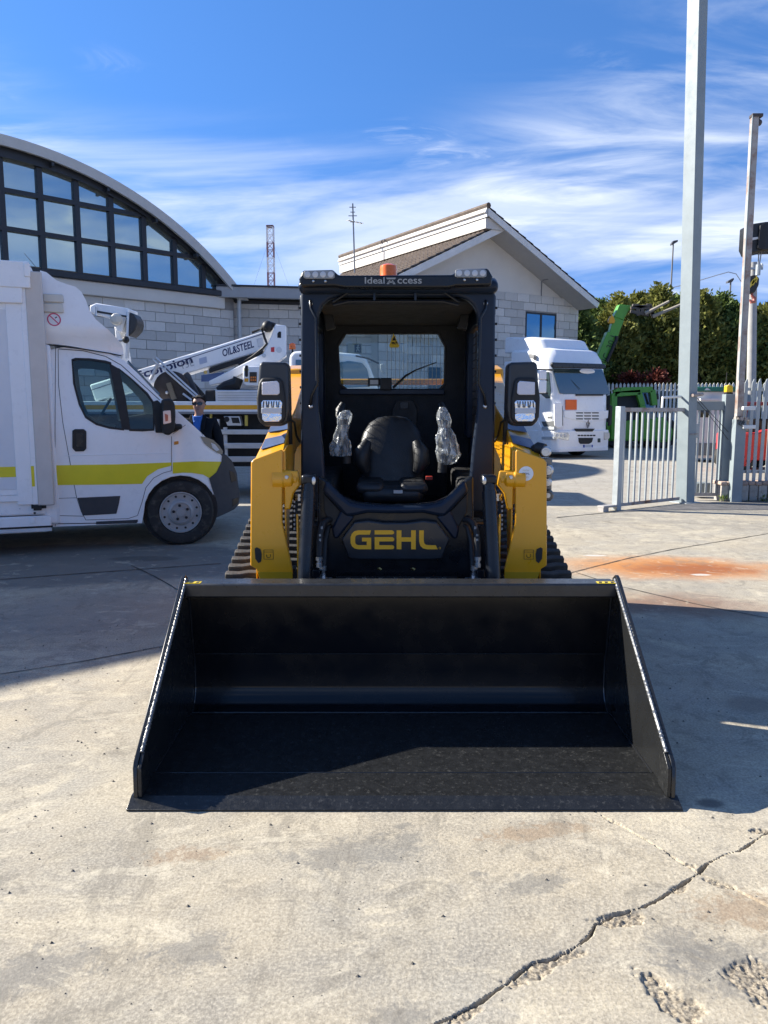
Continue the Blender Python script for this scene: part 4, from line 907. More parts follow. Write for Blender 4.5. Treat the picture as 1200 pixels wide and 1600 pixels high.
    for yy in (.30, 1.15):
        MB().box(xs_(104), xs_(150), yy, yy + .5, zz_(720), zz_(672)).build('seat_base', M_IN, B, bevel=.05); MB().pxz([(xs_(100), zz_(690)), (xs_(118), zz_(690)), (xs_(112), zz_(612)), (xs_(98), zz_(610))], yy, yy + .48).build('seat_back', M_IN, B, bevel=.05)
        MB().box(xs_(99), xs_(107), yy + .12, yy + .36, zz_(606), zz_(585)).build('headrest', M_IN, B, bevel=.03)
    MB().pxz([(xs_(188), zz_(720)), (xs_(182), zz_(672)), (xs_(196), zz_(655)), (xs_(240), zz_(648)), (xs_(262), zz_(655)), (xs_(262), zz_(720))], .14, 1.9).build('dashboard', M_IN, B, bevel=.03)
    cw = Vector((xs_(158), .62, zz_(648))); tl = Vector((-.85, 0, .52)); u_, w_ = Vector((.52, 0, .85)), Vector((0, 1, 0))
    MB().tube([cw + (u_ * math.cos(2*math.pi*k/24) + w_ * math.sin(2*math.pi*k/24)) * .20 for k in range(25)], .014, 6).build('steering_wheel', M_WH, B, smooth=60); MB().tube([cw, cw + Vector((.28, 0, -.16))], .03, 8).build('steering_column', M_IN, B)
    MB().box(xs_(87), xs_(90), .12, 1.9, zz_(800), zz_(560)).build('bulkhead', M_WH, B); MB().box(xs_(88), xs_(258), .1, 1.95, zz_(760), zz_(752)).build('cab_floor', M_IN, B)
    panel('door_handle', [(113, 673), (117, 670.5), (131, 670.5), (135, 674), (135, 701), (131, 705), (118, 705.5), (113, 700)], M_DARK, .015, .03, bevel=.006)
    panel('handle_recess', [(118, 676), (130, 676), (130, 699), (119, 699)], M_BLACK, .019, .006, bevel=.002)
    panel('door_trim', [(121, 778), (188, 775), (186, 787), (182, 803), (129, 806)], M_GREYP, .010, .02, bevel=.004)
    # bumper and headlamp
    panel('bumper', [(328, 748), (340, 739), (349, 722), (350, 710), (357, 712), (367, 722), (376, 742), (381.5, 780), (380, 793), (372, 800), (337, 812.5), (340, 800), (338, 780)], M_GREYP, .012, 2.05, bevel=.008)
    panel('fog_lamp_recess', [(362, 737), (372, 740), (376, 754), (366, 757)], M_BLACK, .016, .01, bevel=.003); panel('lower_intake', [(368, 783), (380, 781), (378, 791), (368, 796)], M_BLACK, .016, .01, bevel=.003)
    HL = panel('headlight', [(314, 682), (320, 682.5), (335, 688), (345, 697), (351.5, 706), (350, 711), (343, 709), (330, 701), (320, 693)], mat('headlamp_glass', (.10, .11, .12), .10, metal=.3, coat=1.), .010, .03, bevel=.004)
    panel('headlamp_bulb', [(331, 692), (338, 695), (345, 704), (340, 706), (333, 700)], M_LENS, .013, .01, par=HL, bevel=.002)
    # windscreen across the front
    ws = [q(197, 559), q(254, 620), q(256, 618), q(199, 557)]
    shell('windscreen', [q(200, 563), q(250, 617), q(252, 615), q(202, 561)], D + .14, D + 2 * W2 - .14, M_GLS, B, df, .15, ysplit=6)
    # mirror
    Mr = MB(); a = Vector(df(Vector((q(256, 0)[0], D, 1.4))))
    mo = rounded([q(p, r) for p, r in ((251, 624), (266, 623), (271, 632), (272, 650), (270, 672), (262, 680), (253, 677), (250, 650))], .03)
    Mr = MB().prism([(x, a.y - .22, z) for x, z in mo], (0, .14, 0)).build('mirror', M_DARK, T, bevel=.02, seg=3)
    MB().prism([(x, a.y - .228, z) for x, z in rounded([q(p, r) for p, r in ((252.5, 642), (264, 641), (265, 660), (253, 662.5))], .012)], (0, .012, 0)).build('indicator', mat('indicator_lens', (.75, .60, .55), .15, coat=.8), Mr, bevel=.003)
    MB().prism([(x, a.y - .2305, z) for x, z in ((lambda l: [q(*p) for p in l])(((255, 646), (260, 648), (260, 657), (256, 658))))], (0, .004, 0)).build('indicator_mark', mat('indicator_red', (.45, .12, .08), .3), Mr)
    MB().box(a.x - .10, a.x + .03, a.y - .1, a.y + .03, q(0, 676)[1] + .02, q(0, 664)[1]).build('mirror_arm', M_DARK, Mr, bevel=.02)
    panel('mirror_triangle', [(238, 628), (246, 625), (262, 640), (280, 671), (268, 677), (243, 676)], M_DARK, .02, .03, bevel=.006)
    # wheels
    M_RIM = mat('steel_rim', (.34, .34, .335), .42, metal=.15, var=.15)
    for xw in (wc[0], wc[0] - 3.6):
        for yy, ax in ((D + .04, (0, -1, 0)), (D + 2 * W2 - .04, (0, 1, 0))): wheel(T, (xw, yy, wr + .002), wr, .24, ax, M_RUBBER, M_RIM)
    MB().lathe([(wr * 1.12, 0), (wr * 1.12, .3)], (wc[0], D + .10, wr + .03), 'y', 28).build('wheel_well', M_DARK, T)
    MB().box(wc[0] - 5.2, wc[0] + .5, D + .35, D + 1.75, .30, .55).build('underframe', M_DARK, T)
    # sill and lower skirt shadow gap
    # ---------------------------------------------- roof fairing
    fa = [(62, 536), (62, 421), (72, 424), (88, 437), (104, 443), (118, 447), (127, 455), (134, 468), (140, 485), (150, 499), (168, 514), (184, 529), (192, 540), (193.5, 552), (186, 554), (150, 547), (110, 540), (85, 537)]
    def dff(p):
        rel = (p.y - mid) / W2; ins = .06 + .10 * max(0, (p.z - 2.25) / .8) ** 1.3 + .10 * max(0, (p.x - q(70, 500)[0]) / .95) ** 2
        if p.z < 2.30: ins += .07 * min(1, (2.30 - p.z) / .12)
        return Vector((p.x, mid + rel * (W2 + .08 - ins), p.z))
    Fa = shell('roof_fairing', [q(*p) for p in fa], D, D + 2 * W2, M_WHITE, T, dff, .09, ysplit=7, smooth=50)
    def fp(px, py, e=.0): x, z = q(px, py); return dff(Vector((x, D - e, z)))
    for k, (py0, py1) in enumerate(((459, 472), (474, 488))):
        c = [fp(*p, .004) for p in ((67, py0), (98, py0 + 1), (100, py1 + 1), (68, py1))]; MB().prism(c, (0, -.028, 0)).build('vent_cover', mat('cream_plastic', (.62, .58, .50), .5), Fa, bevel=.008)
    c = fp(84.5, 499.5, .004); rr = 9.2 / 1200 * 8.5; M_RED = mat('sign_red', (.55, .05, .14), .5)
    MB().lathe([(rr, 0), (rr, .001)], c, (0, -1, .02), 32).build('sign_disc', mat('sign_white', (.72, .73, .75), .5), Fa, smooth=0)
    n = 32; MB().ring([c + Vector((rr * math.cos(2*math.pi*k/n), -.003, rr * math.sin(2*math.pi*k/n))) for k in range(n)], [c + Vector((rr * .82 * math.cos(2*math.pi*k/n), -.003, rr * .82 * math.sin(2*math.pi*k/n))) for k in range(n)], (0, .0015, 0)).build('sign_ring', M_RED, Fa, smooth=0)
    MB().bar(c + Vector((-rr * .66, -.0025, rr * .66)), c + Vector((rr * .66, -.0025, -rr * .66)), .0015, rr * .16, (1, 0, 1)).build('sign_bar', M_RED, Fa, smooth=0)
    MB().bar(c + Vector((rr * .15, -.0022, rr * .22)), c + Vector((rr * .45, -.0022, rr * .42)), .001, rr * .14, (1, 0, -1)).build('sign_symbol', M_DARK, Fa, smooth=0)
    MB().tube([fp(62, 537, .005), fp(90, 540, .005), fp(130, 545, .01), fp(170, 551, .02), fp(190, 555, .02)], .006, 5).build('fairing_seal', M_DARK, Fa)
    # ---------------------------------------------- box body
    y0, y1 = D - .09, D + 2 * W2 + .09
    def qb(px, py): v = LQ(T, px, py, 1, y0); return (v.x, v.z)
    x1 = qb(63, 600)[0]; x0 = x1 - 3.9; zt = qb(0, 408)[1]; zb = qb(0, 835)[1]
    BX = MB().box(x0, x1 - .02, y0 + .02, y1, zb + .18, zt - .03).build('box_body', M_WHITE, T, bevel=.02)
    MB().pxz(rounded([(x0, zb + .0), (x1 + .02, zb), (x1 + .03, zb + .17), (x0, zb + .17)], .05), y0 + .015, y0 + .3).build('skirt', M_WHITE, T, bevel=.01)
    MB().box(x0, qb(33, 0)[0], y0 + .010, y0 + .02, qb(0, 834)[1], qb(0, 829)[1]).build('step_edge', M_ALU, T, bevel=.003)
    MB().box(x0, qb(35, 0)[0], y0 + .008, y0 + .0145, qb(0, 828)[1], qb(0, 825)[1]).build('step_gap', M_DARK, T, smooth=0)
    def flat(name, px0, px1, py0, py1, m, d0, d1, par=BX, bev=.004):
        a, b = qb(px0, py1), qb(px1, py0); return MB().box(a[0], b[0], y0 + d0, y0 + d1, a[1], b[1]).build(name, m, par, bevel=bev)
    flat('corner_post', 51, 59.5, 430, 789, M_WHITE, -.012, .03, bev=.01)
    flat('post_trim', 59.5, 65, 425, 790, mat('cream_trim', (.60, .55, .50), .5), -.022, .03, bev=.012)
    flat('post_gap', 49, 51, 430, 795, M_DARK, .0, .03)
    flat('roof_rail', -600, 46, 410, 420, M_WHITE, -.05, .03, bev=.01)
    flat('lamp_strip', -600, 30, 421, 432, mat('lamp_strip_dark', (.05, .06, .065), .2), -.015, .03)
    flat('side_marker', 24, 37, 421, 433, M_LENS, -.025, .03)
    flat('rail_end', 38, 47, 412, 434, M_WHITE, -.06, .03, bev=.012)
    flat('eave_rail', -600, 34, 435, 448, M_WHITE, -.04, .03, bev=.01)
    dr = flat('side_door', -600, 44, 464, 795, M_WHITE, .004, .03)
    flat('door_stile', 28, 39, 472, 789, M_WHITE, -.008, .02, dr); flat('door_panel', -600, 26, 484, 785, mat('panel_offwhite', (.70, .71, .73), .4, var=.03), .0, .02, dr, .003)
    flat('door_rail', -600, 39, 783, 796, M_WHITE, -.009, .02, dr)
    flat('stripe', -600, 29.5, 729, 762, M_LIME, -.0025, .01, dr, 0); flat('stripe', 50.2, 53, 728, 760, M_LIME, -.0145, .01, BX, 0); flat('stripe', 66, 77, 727, 759, M_LIME, .055, .09, BX, 0)
    for py in (487, 632, 773): flat('door_hinge', 40, 43, py, py + 14, M_ALU, -.006, .02, dr, .002)
    flat('door_catch', 53, 65, 789, 797, M_DARK, -.05, .02, BX, .004); flat('socket', 47, 54, 808, 818, M_WHITE, .0, .03, BX, .004)
    MB().lathe([(.012, 0), (.012, .006)], (qb(54, 802)[0], y0 + .016, qb(54, 802)[1]), (0, -1, 0), 10).build('fuel_lock', M_DARK, BX)
    for (px, py) in ((42, 520), (47, 515), (47, 683), (31, 795)): MB().lathe([(.007, 0), (.006, .005)], (qb(px, py)[0], y0 + .002, qb(px, py)[1]), (0, -1, 0), 8).build('screw', M_ALU, BX)
    flat('cab_rear_post', 66, 77.5, 537, 822, M_WHITE, .075, .5, BX, .03)
    MB().tube([LQ(T, 56, 417, 1, y0), LQ(T, 38, 396, 1, y0 - .05)], .0025, 5).build('aerial_wire', M_DARK, BX)
    return T
VAN = van()

# ================================================================ UNSEEN BUILDING ADDED BEYOND THE LEFT EDGE (to shade the van and yard)
def shade_building():
    T = thing('shade_building', 'plain grey flat-roofed building, unseen, added at the far left to shade the yard', 'building', (-15, 11, 0))
    p = [(-11.2, 7.6), (-11.2, 14.5), (-19, 14.5), (-19, 1.0)]
    MB().pxy(p, 0, 5.8).build('wall', mat('shade_building_render', (.42, .40, .36), .85, var=.1, vs_=1.5), T)
    MB().pxy([(-11.05, 7.55), (-11.05, 14.7), (-19.1, 14.7), (-19.1, .7)], 5.8, 6.0).build('roof', M_ALU, T)
    for y in (8.6, 10.6, 12.6): MB().box(-11.22, -11.17, y, y + 1.2, 1.2, 3.0).build('window', mat('dark_glass', (.02, .03, .035), .05), T)
    return T
SHADE_BUILDING = shade_building()
# ================================================================ BUILDINGS
M_BEIGE = mat('beige_render', (.66, .62, .56), .85, var=.05, vs_=1.2, dirt=(.48, .45, .41, .6, .3), dirt_s=.8)
M_STONE = mat('stone_block', (.60, .57, .525), .75, var=.12, vs_=2.2, rand=.17, dirt=(.42, .385, .345, .50, .5), dirt_s=1.7)
M_MORTAR = mat('mortar', (.30, .285, .27), .9, var=.1)
M_DKFRAME = mat('dark_window_frame', (.022, .025, .032), .45, var=.1)
def mirror_glass(name, c, rough=.02):
    return mat(name, c, rough, metal=.85, var=.05, vs_=.5, bump=.02, bs=1.2)
M_PANE = mirror_glass('hall_glass', (.33, .42, .45))
def blocks(T, W, x0, x1, z0, z1, bw, bh, yf, hole=None, top=None, left=None):
    """stone facing: individual blocks in running bond on part W, faces at local y = yf"""
    protos = []; n = 0
    def piece(xa, xb, za, zb):
        nonlocal n
        w, h = xb - xa - .012, zb - za - .012
        key = (round(w, 2), round(h, 2))
        me = cache.get(key)
        if me is None:
            o = MB().box(-w/2, w/2, 0, .04, -h/2, h/2).build('stone', M_STONE, None, bevel=.006, seg=1); cache[key] = o
            o.parent = W
        else: o = dup(me, W)
        o.location = ((xa + xb) / 2, yf + random.uniform(-.004, .004), (za + zb) / 2); n += 1
    cache = {}; r = 0; z = z1
    while z > z0 + .01:
        zb = max(z - bh, z0); off = (r % 2) * bw * .5; x = x0 - off
        while x < x1 - .01:
            xa, xb = max(x, x0), min(x + bw, x1); x += bw
            if xb - xa < .06: continue
            if hole and not (xb <= hole[0] or xa >= hole[1] or zb >= hole[3] or z <= hole[2]):
                if xa < hole[0] - .05: piece(xa, hole[0], zb, z)
                if xb > hole[1] + .05: piece(hole[1], xb, zb, z)
                continue
            piece(xa, xb, zb, z)
        z = zb; r += 1
    return n

def hall():
    A = P(374, 640, 26.0)
    T = lthing('arched_hall', 'pale stone hall with a barrel roof and a glazed arched gable', 'building', (A.x, 26.0, 0), R(44))
    q = lambda zx, zy, yl=0.: LQ(T, zx / 3, 200 + zy / 3, 1, yl)
    op = np.array([(v.x, v.z) for v in (q(*p, -.32) for p in ((0, 38), (120, 55), (240, 90), (360, 140), (480, 200), (600, 275), (720, 365), (840, 470), (960, 590), (1060, 680), (1160, 760)))])
    a_, b_, c_ = np.linalg.lstsq(np.c_[2 * op, np.ones(len(op))], (op ** 2).sum(1), rcond=None)[0]; rad = math.sqrt(c_ + a_ ** 2 + b_ ** 2)
    cx, cz = float(a_), float(b_)
    ip = [q(*p, 0.) for p in ((120, 110), (360, 205), (600, 350), (840, 535))]; ri = sum(math.hypot(v.x - cx, v.z - cz) for v in ip) / 4
    gp = [q(*p, 0.) for p in ((180, 190), (350, 250), (510, 325), (810, 520))]; rg = sum(math.hypot(v.x - cx, v.z - cz) for v in gp) / 4
    gp = np.array([(v.x, v.z) for v in (q(*p, .1) for p in ((20, 148), (180, 190), (350, 250), (510, 325), (600, 378), (680, 430), (810, 520), (880, 580), (960, 655), (1040, 745)))])
    a2, b2, c2 = np.linalg.lstsq(np.c_[2 * gp, np.ones(len(gp))], (gp ** 2).sum(1), rcond=None)[0]; gx, gz, rg = float(a2), float(b2), math.sqrt(c2 + a2 ** 2 + b2 ** 2)
    sill = q(822, 738).z; sb = q(822, 765).z; lint = q(822, 825).z
    def arcpts(r, zlow, n=40, cx=cx, cz=cz):
        a0 = math.asin(max(-1, min(1, (zlow - cz) / r))); return [(cx + r * math.cos(a0 + (math.pi - 2 * a0) * k / n), cz + r * math.sin(a0 + (math.pi - 2 * a0) * k / n)) for k in range(n + 1)]
    # roof shell
    o, i_ = arcpts(rad, sill - .25), arcpts(rad - .27, sill - .25)
    M_RF = mat('roof_fascia_grey', (.50, .485, .455), .5, var=.05)
    MB().pxz(o + i_[::-1], -.32, -.22).build('roof_edge', M_RF, T, smooth=20)
    o2 = arcpts(rad - .02, sill - .25); i2 = arcpts(rad - .14, sill - .25)
    MB().pxz(o2 + i2[::-1], -.22, 22).build('roof', mat('roof_sheet', (.10, .105, .11), .6), T, smooth=20)
    s_o, s_i = arcpts(rad - .145, sill - .3), arcpts(rg, sill - .02, 40, gx, gz)
    MB().pxz(s_o + s_i[::-1], -.1, .25).build('arch_frame', M_DKFRAME, T, smooth=20)
    for k in range(2, 20):
        a = math.radians(180 * k / 20)
        if cz + (rad - .5) * math.sin(a) < sill: continue
        p = Vector((cx + (rad - .34) * math.cos(a), -.18, cz + (rad - .34) * math.sin(a))); MB().bar(p + Vector((0, -.12, .0)), p + Vector((0, .12, 0)), .07, .10).build('roof_bracket', M_DKFRAME, T)
    xr = gx + math.sqrt(rg ** 2 - (sill - gz) ** 2); xl = 2 * gx - xr
    MB().box(2 * cx - .4, .1, -.12, .25, sb, sill).build('sill_beam', M_DKFRAME, T, bevel=.02)
    # glazing bars: bay width from the photo
    mx = [q(*p).x for p in ((212, 690), (380, 705), (530, 715), (683, 727), (822, 740), (958, 750))]; bay = (mx[-1] - mx[0]) / 5
    t1, t2 = q(520, 545).z, q(350, 350).z
    zl = [sill, t1, t2] ; row = t2 - t1
    while zl[-1] + row < gz + rg: zl.append(zl[-1] + row)
    zl.append(gz + rg + .1)
    xs = [mx[-1] - bay * k for k in range(-2, 40)]; xs = [x for x in xs if xl - bay < x < xr + bay][::-1]
    arcp = arcpts(rg - .01, sill, 60, gx, gz)
    def clip(poly):
        out = poly
        for (x0, z0), (x1, z1) in zip(arcp[:-1], arcp[1:]):
            inp, out = out, []
            f = lambda p: (x1 - x0) * (p[1] - z0) - (z1 - z0) * (p[0] - x0)
            for p, r in zip(inp, inp[1:] + inp[:1]):
                fp, fr = f(p), f(r)
                if fp >= 0: out.append(p)
                if fp * fr < 0: t = fp / (fp - fr); out.append((p[0] + t * (r[0] - p[0]), p[1] + t * (r[1] - p[1])))
            if len(out) < 3: return []
        return out
    for a, b in zip(xs[:-1], xs[1:]):
        for za, zb in zip(zl[:-1], zl[1:]):
            pl = clip([(a + .06, za + .06), (b - .06, za + .06), (b - .06, zb - .06), (a + .06, zb - .06)])
            if len(pl) < 3: continue
            cx_, cz_ = sum(p[0] for p in pl) / len(pl), sum(p[1] for p in pl) / len(pl); tx, tz = random.uniform(-.006, .006), random.uniform(-.006, .006)
            MB().prism([(x, .10 + (x - cx_) * tx + (z - cz_) * tz, z) for x, z in pl], (0, .02, 0)).build('pane', M_PANE, T, smooth=0)
    for x in xs:
        hh = rg ** 2 - (x - gx) ** 2
        if hh <= 0: continue
        zt = gz + math.sqrt(hh)
        if zt > sill: MB().box(x - .07, x + .07, .0, .14, sill, zt).build('mullion', M_DKFRAME, T)
    for z in zl[1:-1]:
        hh = rg ** 2 - (z - gz) ** 2
        if hh > 0: MB().box(gx - math.sqrt(hh), gx + math.sqrt(hh), -.004, .13, z - .06, z + .06).build('transom', M_DKFRAME, T)
    MB().box(2 * cx - .2, -.02, .15, 1.0, .0, sb + .1).build('wall', M_MORTAR, T)
    W = [o for o in T.children if o.name.startswith('wall')][0]
    MB().box(2 * cx, -.45, -.02, .2, lint, sb).build('lintel', M_BEIGE, T, bevel=.03)
    x0b = q(560, 900).x
    blocks(T, W, -9.8, -.06, 1.2, lint, .66, .285, .11)
    MB().box(2 * cx - .2, .0, 21, 21.3, 0, sill).build('rear_wall', M_BEIGE, T)
    MB().box(2 * cx - .2, -9.85, .10, .149, 0, lint).build('plain_wall', M_STONE, T); MB().box(-9.8, -.06, .11, .149, 0, 1.2).build('plinth', M_STONE, T)
    dp = q(1118, 780)
    MB().tube([(.0, -.15, sb), (.02, -.10, sb - .5), (.02, -.10, .1)], .07, 10).build('downpipe', mat('galvanised_pipe', (.42, .44, .45), .4, metal=.4), T)
    return T
HALL = hall()

def link_building():
    D = 26.3; a, b = P(377, 640, D), P(705, 640, 27.6)
    T = lthing('link_building', 'low stone-faced wing with a grey roof fascia between the hall and the gabled house', 'building', (a.x, D, 0), math.atan2(27.6 - D, b.x - a.x))
    L = math.hypot(b.x - a.x, 27.6 - D) + .9
    zt = LQ(T, 420, 470, 1, 0).z; zf = LQ(T, 430, 449, 1, -.8).z
    MB().box(-.9, L, .05, 5, 0, zt).build('wall', M_MORTAR, T); W = T.children[0]
    blocks(T, W, -.66, L, 1.5, zt, .66, .285, .01)
    MB().box(0, L, .012, .049, 0, 1.5).build('plinth', M_STONE, T)
    MB().box(-.7, L, -.75, -.55, zt - .02, zf).build('fascia', mat('grey_fascia', (.36, .36, .36), .55, var=.05), T, bevel=.02)
    MB().box(-.7, L, -.55, 5, zt + .05, zf - .02).build('roof', mat('flat_roof', (.25, .25, .25), .8), T)
    MB().box(-.7, L, -.78, -.70, zf, zf + .06).build('roof_edge', M_DKFRAME, T)
    MB().box(0, L, -.02, .3, zt - .12, zt).build('head_band', M_DKFRAME, T)
    p, r = LQ(T, 643, 575, 1, 0), LQ(T, 690, 640, 1, 0)
    MB().box(LQ(T, 673, 0, 1, 0).x, LQ(T, 695, 0, 1, 0).x, -.03, .06, LQ(T, 0, 612, 1, 0).z, LQ(T, 680, 574, 1, 0).z).build('window', mat('dark_glass', (.02, .03, .035), .05), T)
    # dark doorway seen left of the loader
    return T
LINK = link_building()
def wall_sign():
    T = LINK; a, b = LQ(T, 543.5, 552, 1, -.01), LQ(T, 565, 537, 1, -.01); M = LOCAL[T.name]
    S = lthing('wall_sign', 'small beige emergency exit plaque fixed on the stone wall', 'sign', M @ Vector(((a.x + b.x) / 2, -.02, (a.z + b.z) / 2)), math.atan2(M[1][0], M[0][0]))
    w, h = (b.x - a.x) / 2, (b.z - a.z) / 2
    MB().box(-w, w, -.02, .015, -h, h).build('plate', mat('sign_beige', (.36, .34, .26), .6), S)
    MB().box(-w * .05, w * .88, -.024, -.019, -h * .85, h * .85).build('panel', mat('sign_dark', (.06, .06, .06), .6), S)
    f = MB(); f.tube([(w * .45, -.027, h * .5), (w * .42, -.027, 0), (w * .2, -.027, -h * .6)], .02, 5); f.tube([(w * .42, -.027, 0), (w * .65, -.027, -h * .6)], .02, 5); f.tube([(w * .2, -.027, .02), (w * .44, -.027, h * .3), (w * .7, -.027, h * .1)], .016, 5); f.ball((w * .48, -.027, h * .62), .028, 8, 6)
    f.build('running_figure', mat('sign_figure', (.45, .43, .36), .6), S)
wall_sign()

def house():
    D = 30.; A = P(800, 640, D)
    T = lthing('gabled_house', 'pale house with an overhanging tiled gable roof behind the white lorry', 'building', (A.x, D, 0), R(32))
    q = lambda px, py, y=0.: LQ(T, px, py, 1, y)
    xr = q(897, 600).x; zr = q(897, 470).z; pk = q(777, 352); lf = q(640, 418)
    xl = lf.x - 1.3; sl = (pk.z - lf.z) / (pk.x - lf.x); zl = lf.z - 1.3 * sl
    L = 11.
    zs = q(840, 462).z
    MB().pxz([(xl, 0), (xr, 0), (xr, zr), (pk.x, pk.z), (xl, zl)], 0, L).build('wall', M_BEIGE, T)
    Wl = T.children[0]
    # stone dado with the window cut in
    w0, w1 = q(820, 487), q(867, 527); hole = (w0.x, w1.x, w0.z - 2.0, w0.z)
    xs0 = q(757, 500).x
    MB().box(xl, xr + .04, -.03, -.001, 0, zs).build('stone_backing', M_MORTAR, T)
    blocks(T, Wl, xl, xr + .06, 1.4, zs, .62, .30, -.06, hole)
    ends = LQ(T, 897, 500, 1, 0)
    F = MB().ring([(w0.x, -.055, w0.z - 2), (w1.x, -.055, w0.z - 2), (w1.x, -.055, w0.z), (w0.x, -.055, w0.z)], [(w0.x + .07, -.055, w0.z - 1.93), (w1.x - .07, -.055, w0.z - 1.93), (w1.x - .07, -.055, w0.z - .07), (w0.x + .07, -.055, w0.z - .07)], (0, .05, 0)).build('window', M_DKFRAME, T)
    xm = (w0.x + w1.x) / 2; MB().box(xm - .05, xm + .05, -.054, .0, w0.z - 1.93, w0.z - .07).build('mullion', M_DKFRAME, F)
    M_BP = mirror_glass('house_glass', (.14, .25, .32))
    for a, b in ((w0.x + .07, xm - .05), (xm + .05, w1.x - .07)): MB().box(a, b, -.042, -.036, w0.z - 1.93, w0.z - .07).build('pane', M_BP, F, smooth=0)
    # main right-hand roof slab: peak (762,320) to eave (938,470); high edge runs back to the left
    y0 = -1.1
    p0 = q(763, 319, y0); p1 = q(938, 470, y0); th = .30
    d = Vector((p1.x - p0.x, 0, p1.z - p0.z)).normalized(); n = Vector((-d.z, 0, d.x)); n = n if n.z > 0 else -n
    M_TILE = mat('roof_tile', (.115, .085, .065), .85, var=.3, vs_=3, dirt=(.19, .165, .14, .5, .5), dirt_s=5)
    M_FAS = mat('white_fascia', (.66, .64, .60), .6, var=.1, vs_=2, dirt=(.25, .22, .19, .55, .5), dirt_s=1.5); M_SOF = mat('soffit', (.55, .51, .46), .8, var=.05)
    lo = [p0 - n * .10, p1 - n * .10, p1 - n * th, p0 - n * th]
    # depth at which the high edge reaches px 532
    yb = y0
    while proj(LOCAL[T.name] @ Vector((p0.x, yb, p0.z)))[0] > 532 and yb < 60: yb += .1
    L2 = yb
    MB().prism([Vector((v.x, y0 + .05, v.z)) for v in lo], (0, L2 - y0 - .05, 0)).build('roof_slab', M_SOF, T)
    MB().prism([Vector((v.x, y0, v.z)) for v in (p0 - n * .10, p1 - n * .10, p1 - n * (th + .02), p0 - n * (th + .02))], (0, .05, 0)).build('verge_board', M_FAS, T)
    MB().box(p0.x - .06, p0.x + .0, y0, L2, p0.z - .42, p0.z - .08).build('high_fascia', M_FAS, T)
    MB().box(p0.x - .02, p0.x + .9, y0 + .1, L2, p0.z - .78, p0.z - .43).build('high_soffit', M_SOF, T)
    def tiles(name, a, dv, nn, ya, yb_, length):
        """barrel tile rows: ridges run down the slope"""
        mb = MB(); ny = max(2, int((yb_ - ya) / .24)); m = int(length / .38)
        for j in range(ny):
            yy = ya + (yb_ - ya) * (j + .5) / ny; w = (yb_ - ya) / ny
            for r in range(m):
                s0, s1 = length * r / m, length * (r + 1.08) / m; lift = .02 * noise1(j * 1.7, r * 2.3)
                vs = []
                for s_, e in ((s0, .012), (s1, .045)):
                    for k in range(5):
                        t = math.pi * k / 4; vs.append(a + dv * s_ + nn * (.015 + e + lift * .3 + .055 * math.sin(t)) + Vector((0, yy - a.y - w * .5 * math.cos(t), 0)))
                mb.add(vs, [(k, k + 1, 6 + k, 5 + k) for k in range(4)] + [(5, 6, 7, 8, 9)])
        o = mb.build(name, M_TILE, T, smooth=0, fix=False); o['kind'] = 'stuff'; return o
    MB().tube([(p0.x, y0 - .03, p0.z - .04), (p0.x, L2, p0.z - .04)], .10, 8).build('ridge_cap', M_TILE, T, smooth=20)
    tiles('roof_tiles', p0 - n * .10, d, n, y0, min(L2, 9), (p1 - p0).length)
    # lower left roof: verge (780,348) to (640,415) and on; seen from its outer side
    yv = -.9
    v0 = q(781, 349, yv); v1 = q(640, 417, yv); dd = Vector((v1.x - v0.x, 0, v1.z - v0.z)).normalized(); nn = Vector((dd.z, 0, -dd.x)); nn = nn if nn.z > 0 else -nn
    len_ = (v1 - v0).length + 2.2; e1 = v0 + dd * len_
    MB().prism([v0 - nn * .08, e1 - nn * .08, e1 - nn * .26, v0 - nn * .26], (0, L2 - yv, 0)).build('lower_roof_slab', M_SOF, T)
    MB().prism([Vector((v.x, yv - .04, v.z)) for v in (v0 - nn * .07, e1 - nn * .07, e1 - nn * .30, v0 - nn * .30)], (0, .04, 0)).build('verge_board', M_FAS, T)
    tiles('roof_tiles', v0 - nn * .08, dd, nn, yv, L2, len_)
    MB().box(p0.x + .35, p0.x + .5, y0 + .6, L2, v0.z - .5, p0.z - .58).build('clerestory', M_BEIGE, T)
    # flood lamp under the gable
    c = q(849, 437); Lm = MB().box(c.x - .16, c.x + .16, -.42, -.1, c.z - .06, c.z + .06).build('flood_lamp', mat('lamp_grey', (.18, .18, .18), .5), T, bevel=.02)
    MB().tube([(c.x - .1, -.02, c.z - .9), (c.x - .1, -.02, c.z - .05), (c.x - .05, -.12, c.z)], .018, 6).build('lamp_conduit', mat('lamp_grey', (.18, .18, .18), .5), T)
    return T
HOUSE = house()

def antenna():
    a, b = P(556, 412, 34), P(551, 318, 34)
    T = thing('roof_antenna', 'thin television antenna mast on the tiled house roof', 'antenna', (a.x, 34, a.z - 2.))
    M = mat('antenna_grey', (.25, .25, .25), .4, metal=.5)
    MB().tube([a - Vector((0, 0, 2)), b], .035, 6).build('mast', M, T)
    for z, w in ((b.z - .15, .14), (b.z - .35, .10), (b.z - .5, .18), (b.z - .75, .1)): MB().bar((b.x - w, 34, z), (b.x + w, 34, z), .03, .03).build('dipole', M, T)
    c = P(553, 347, 34); MB().bar(c + Vector((-.25, -.3, 0)), c + Vector((.35, .3, .02)), .03, .03).build('boom', M, T)
    for k in range(5): p = c + Vector((-.25 + .14 * k, -.3 + .14 * k, 0)); MB().bar(p + Vector((-.09, .1, .0)), p + Vector((.09, -.1, 0)), .02, .02).build('dipole', M, T)
antenna()
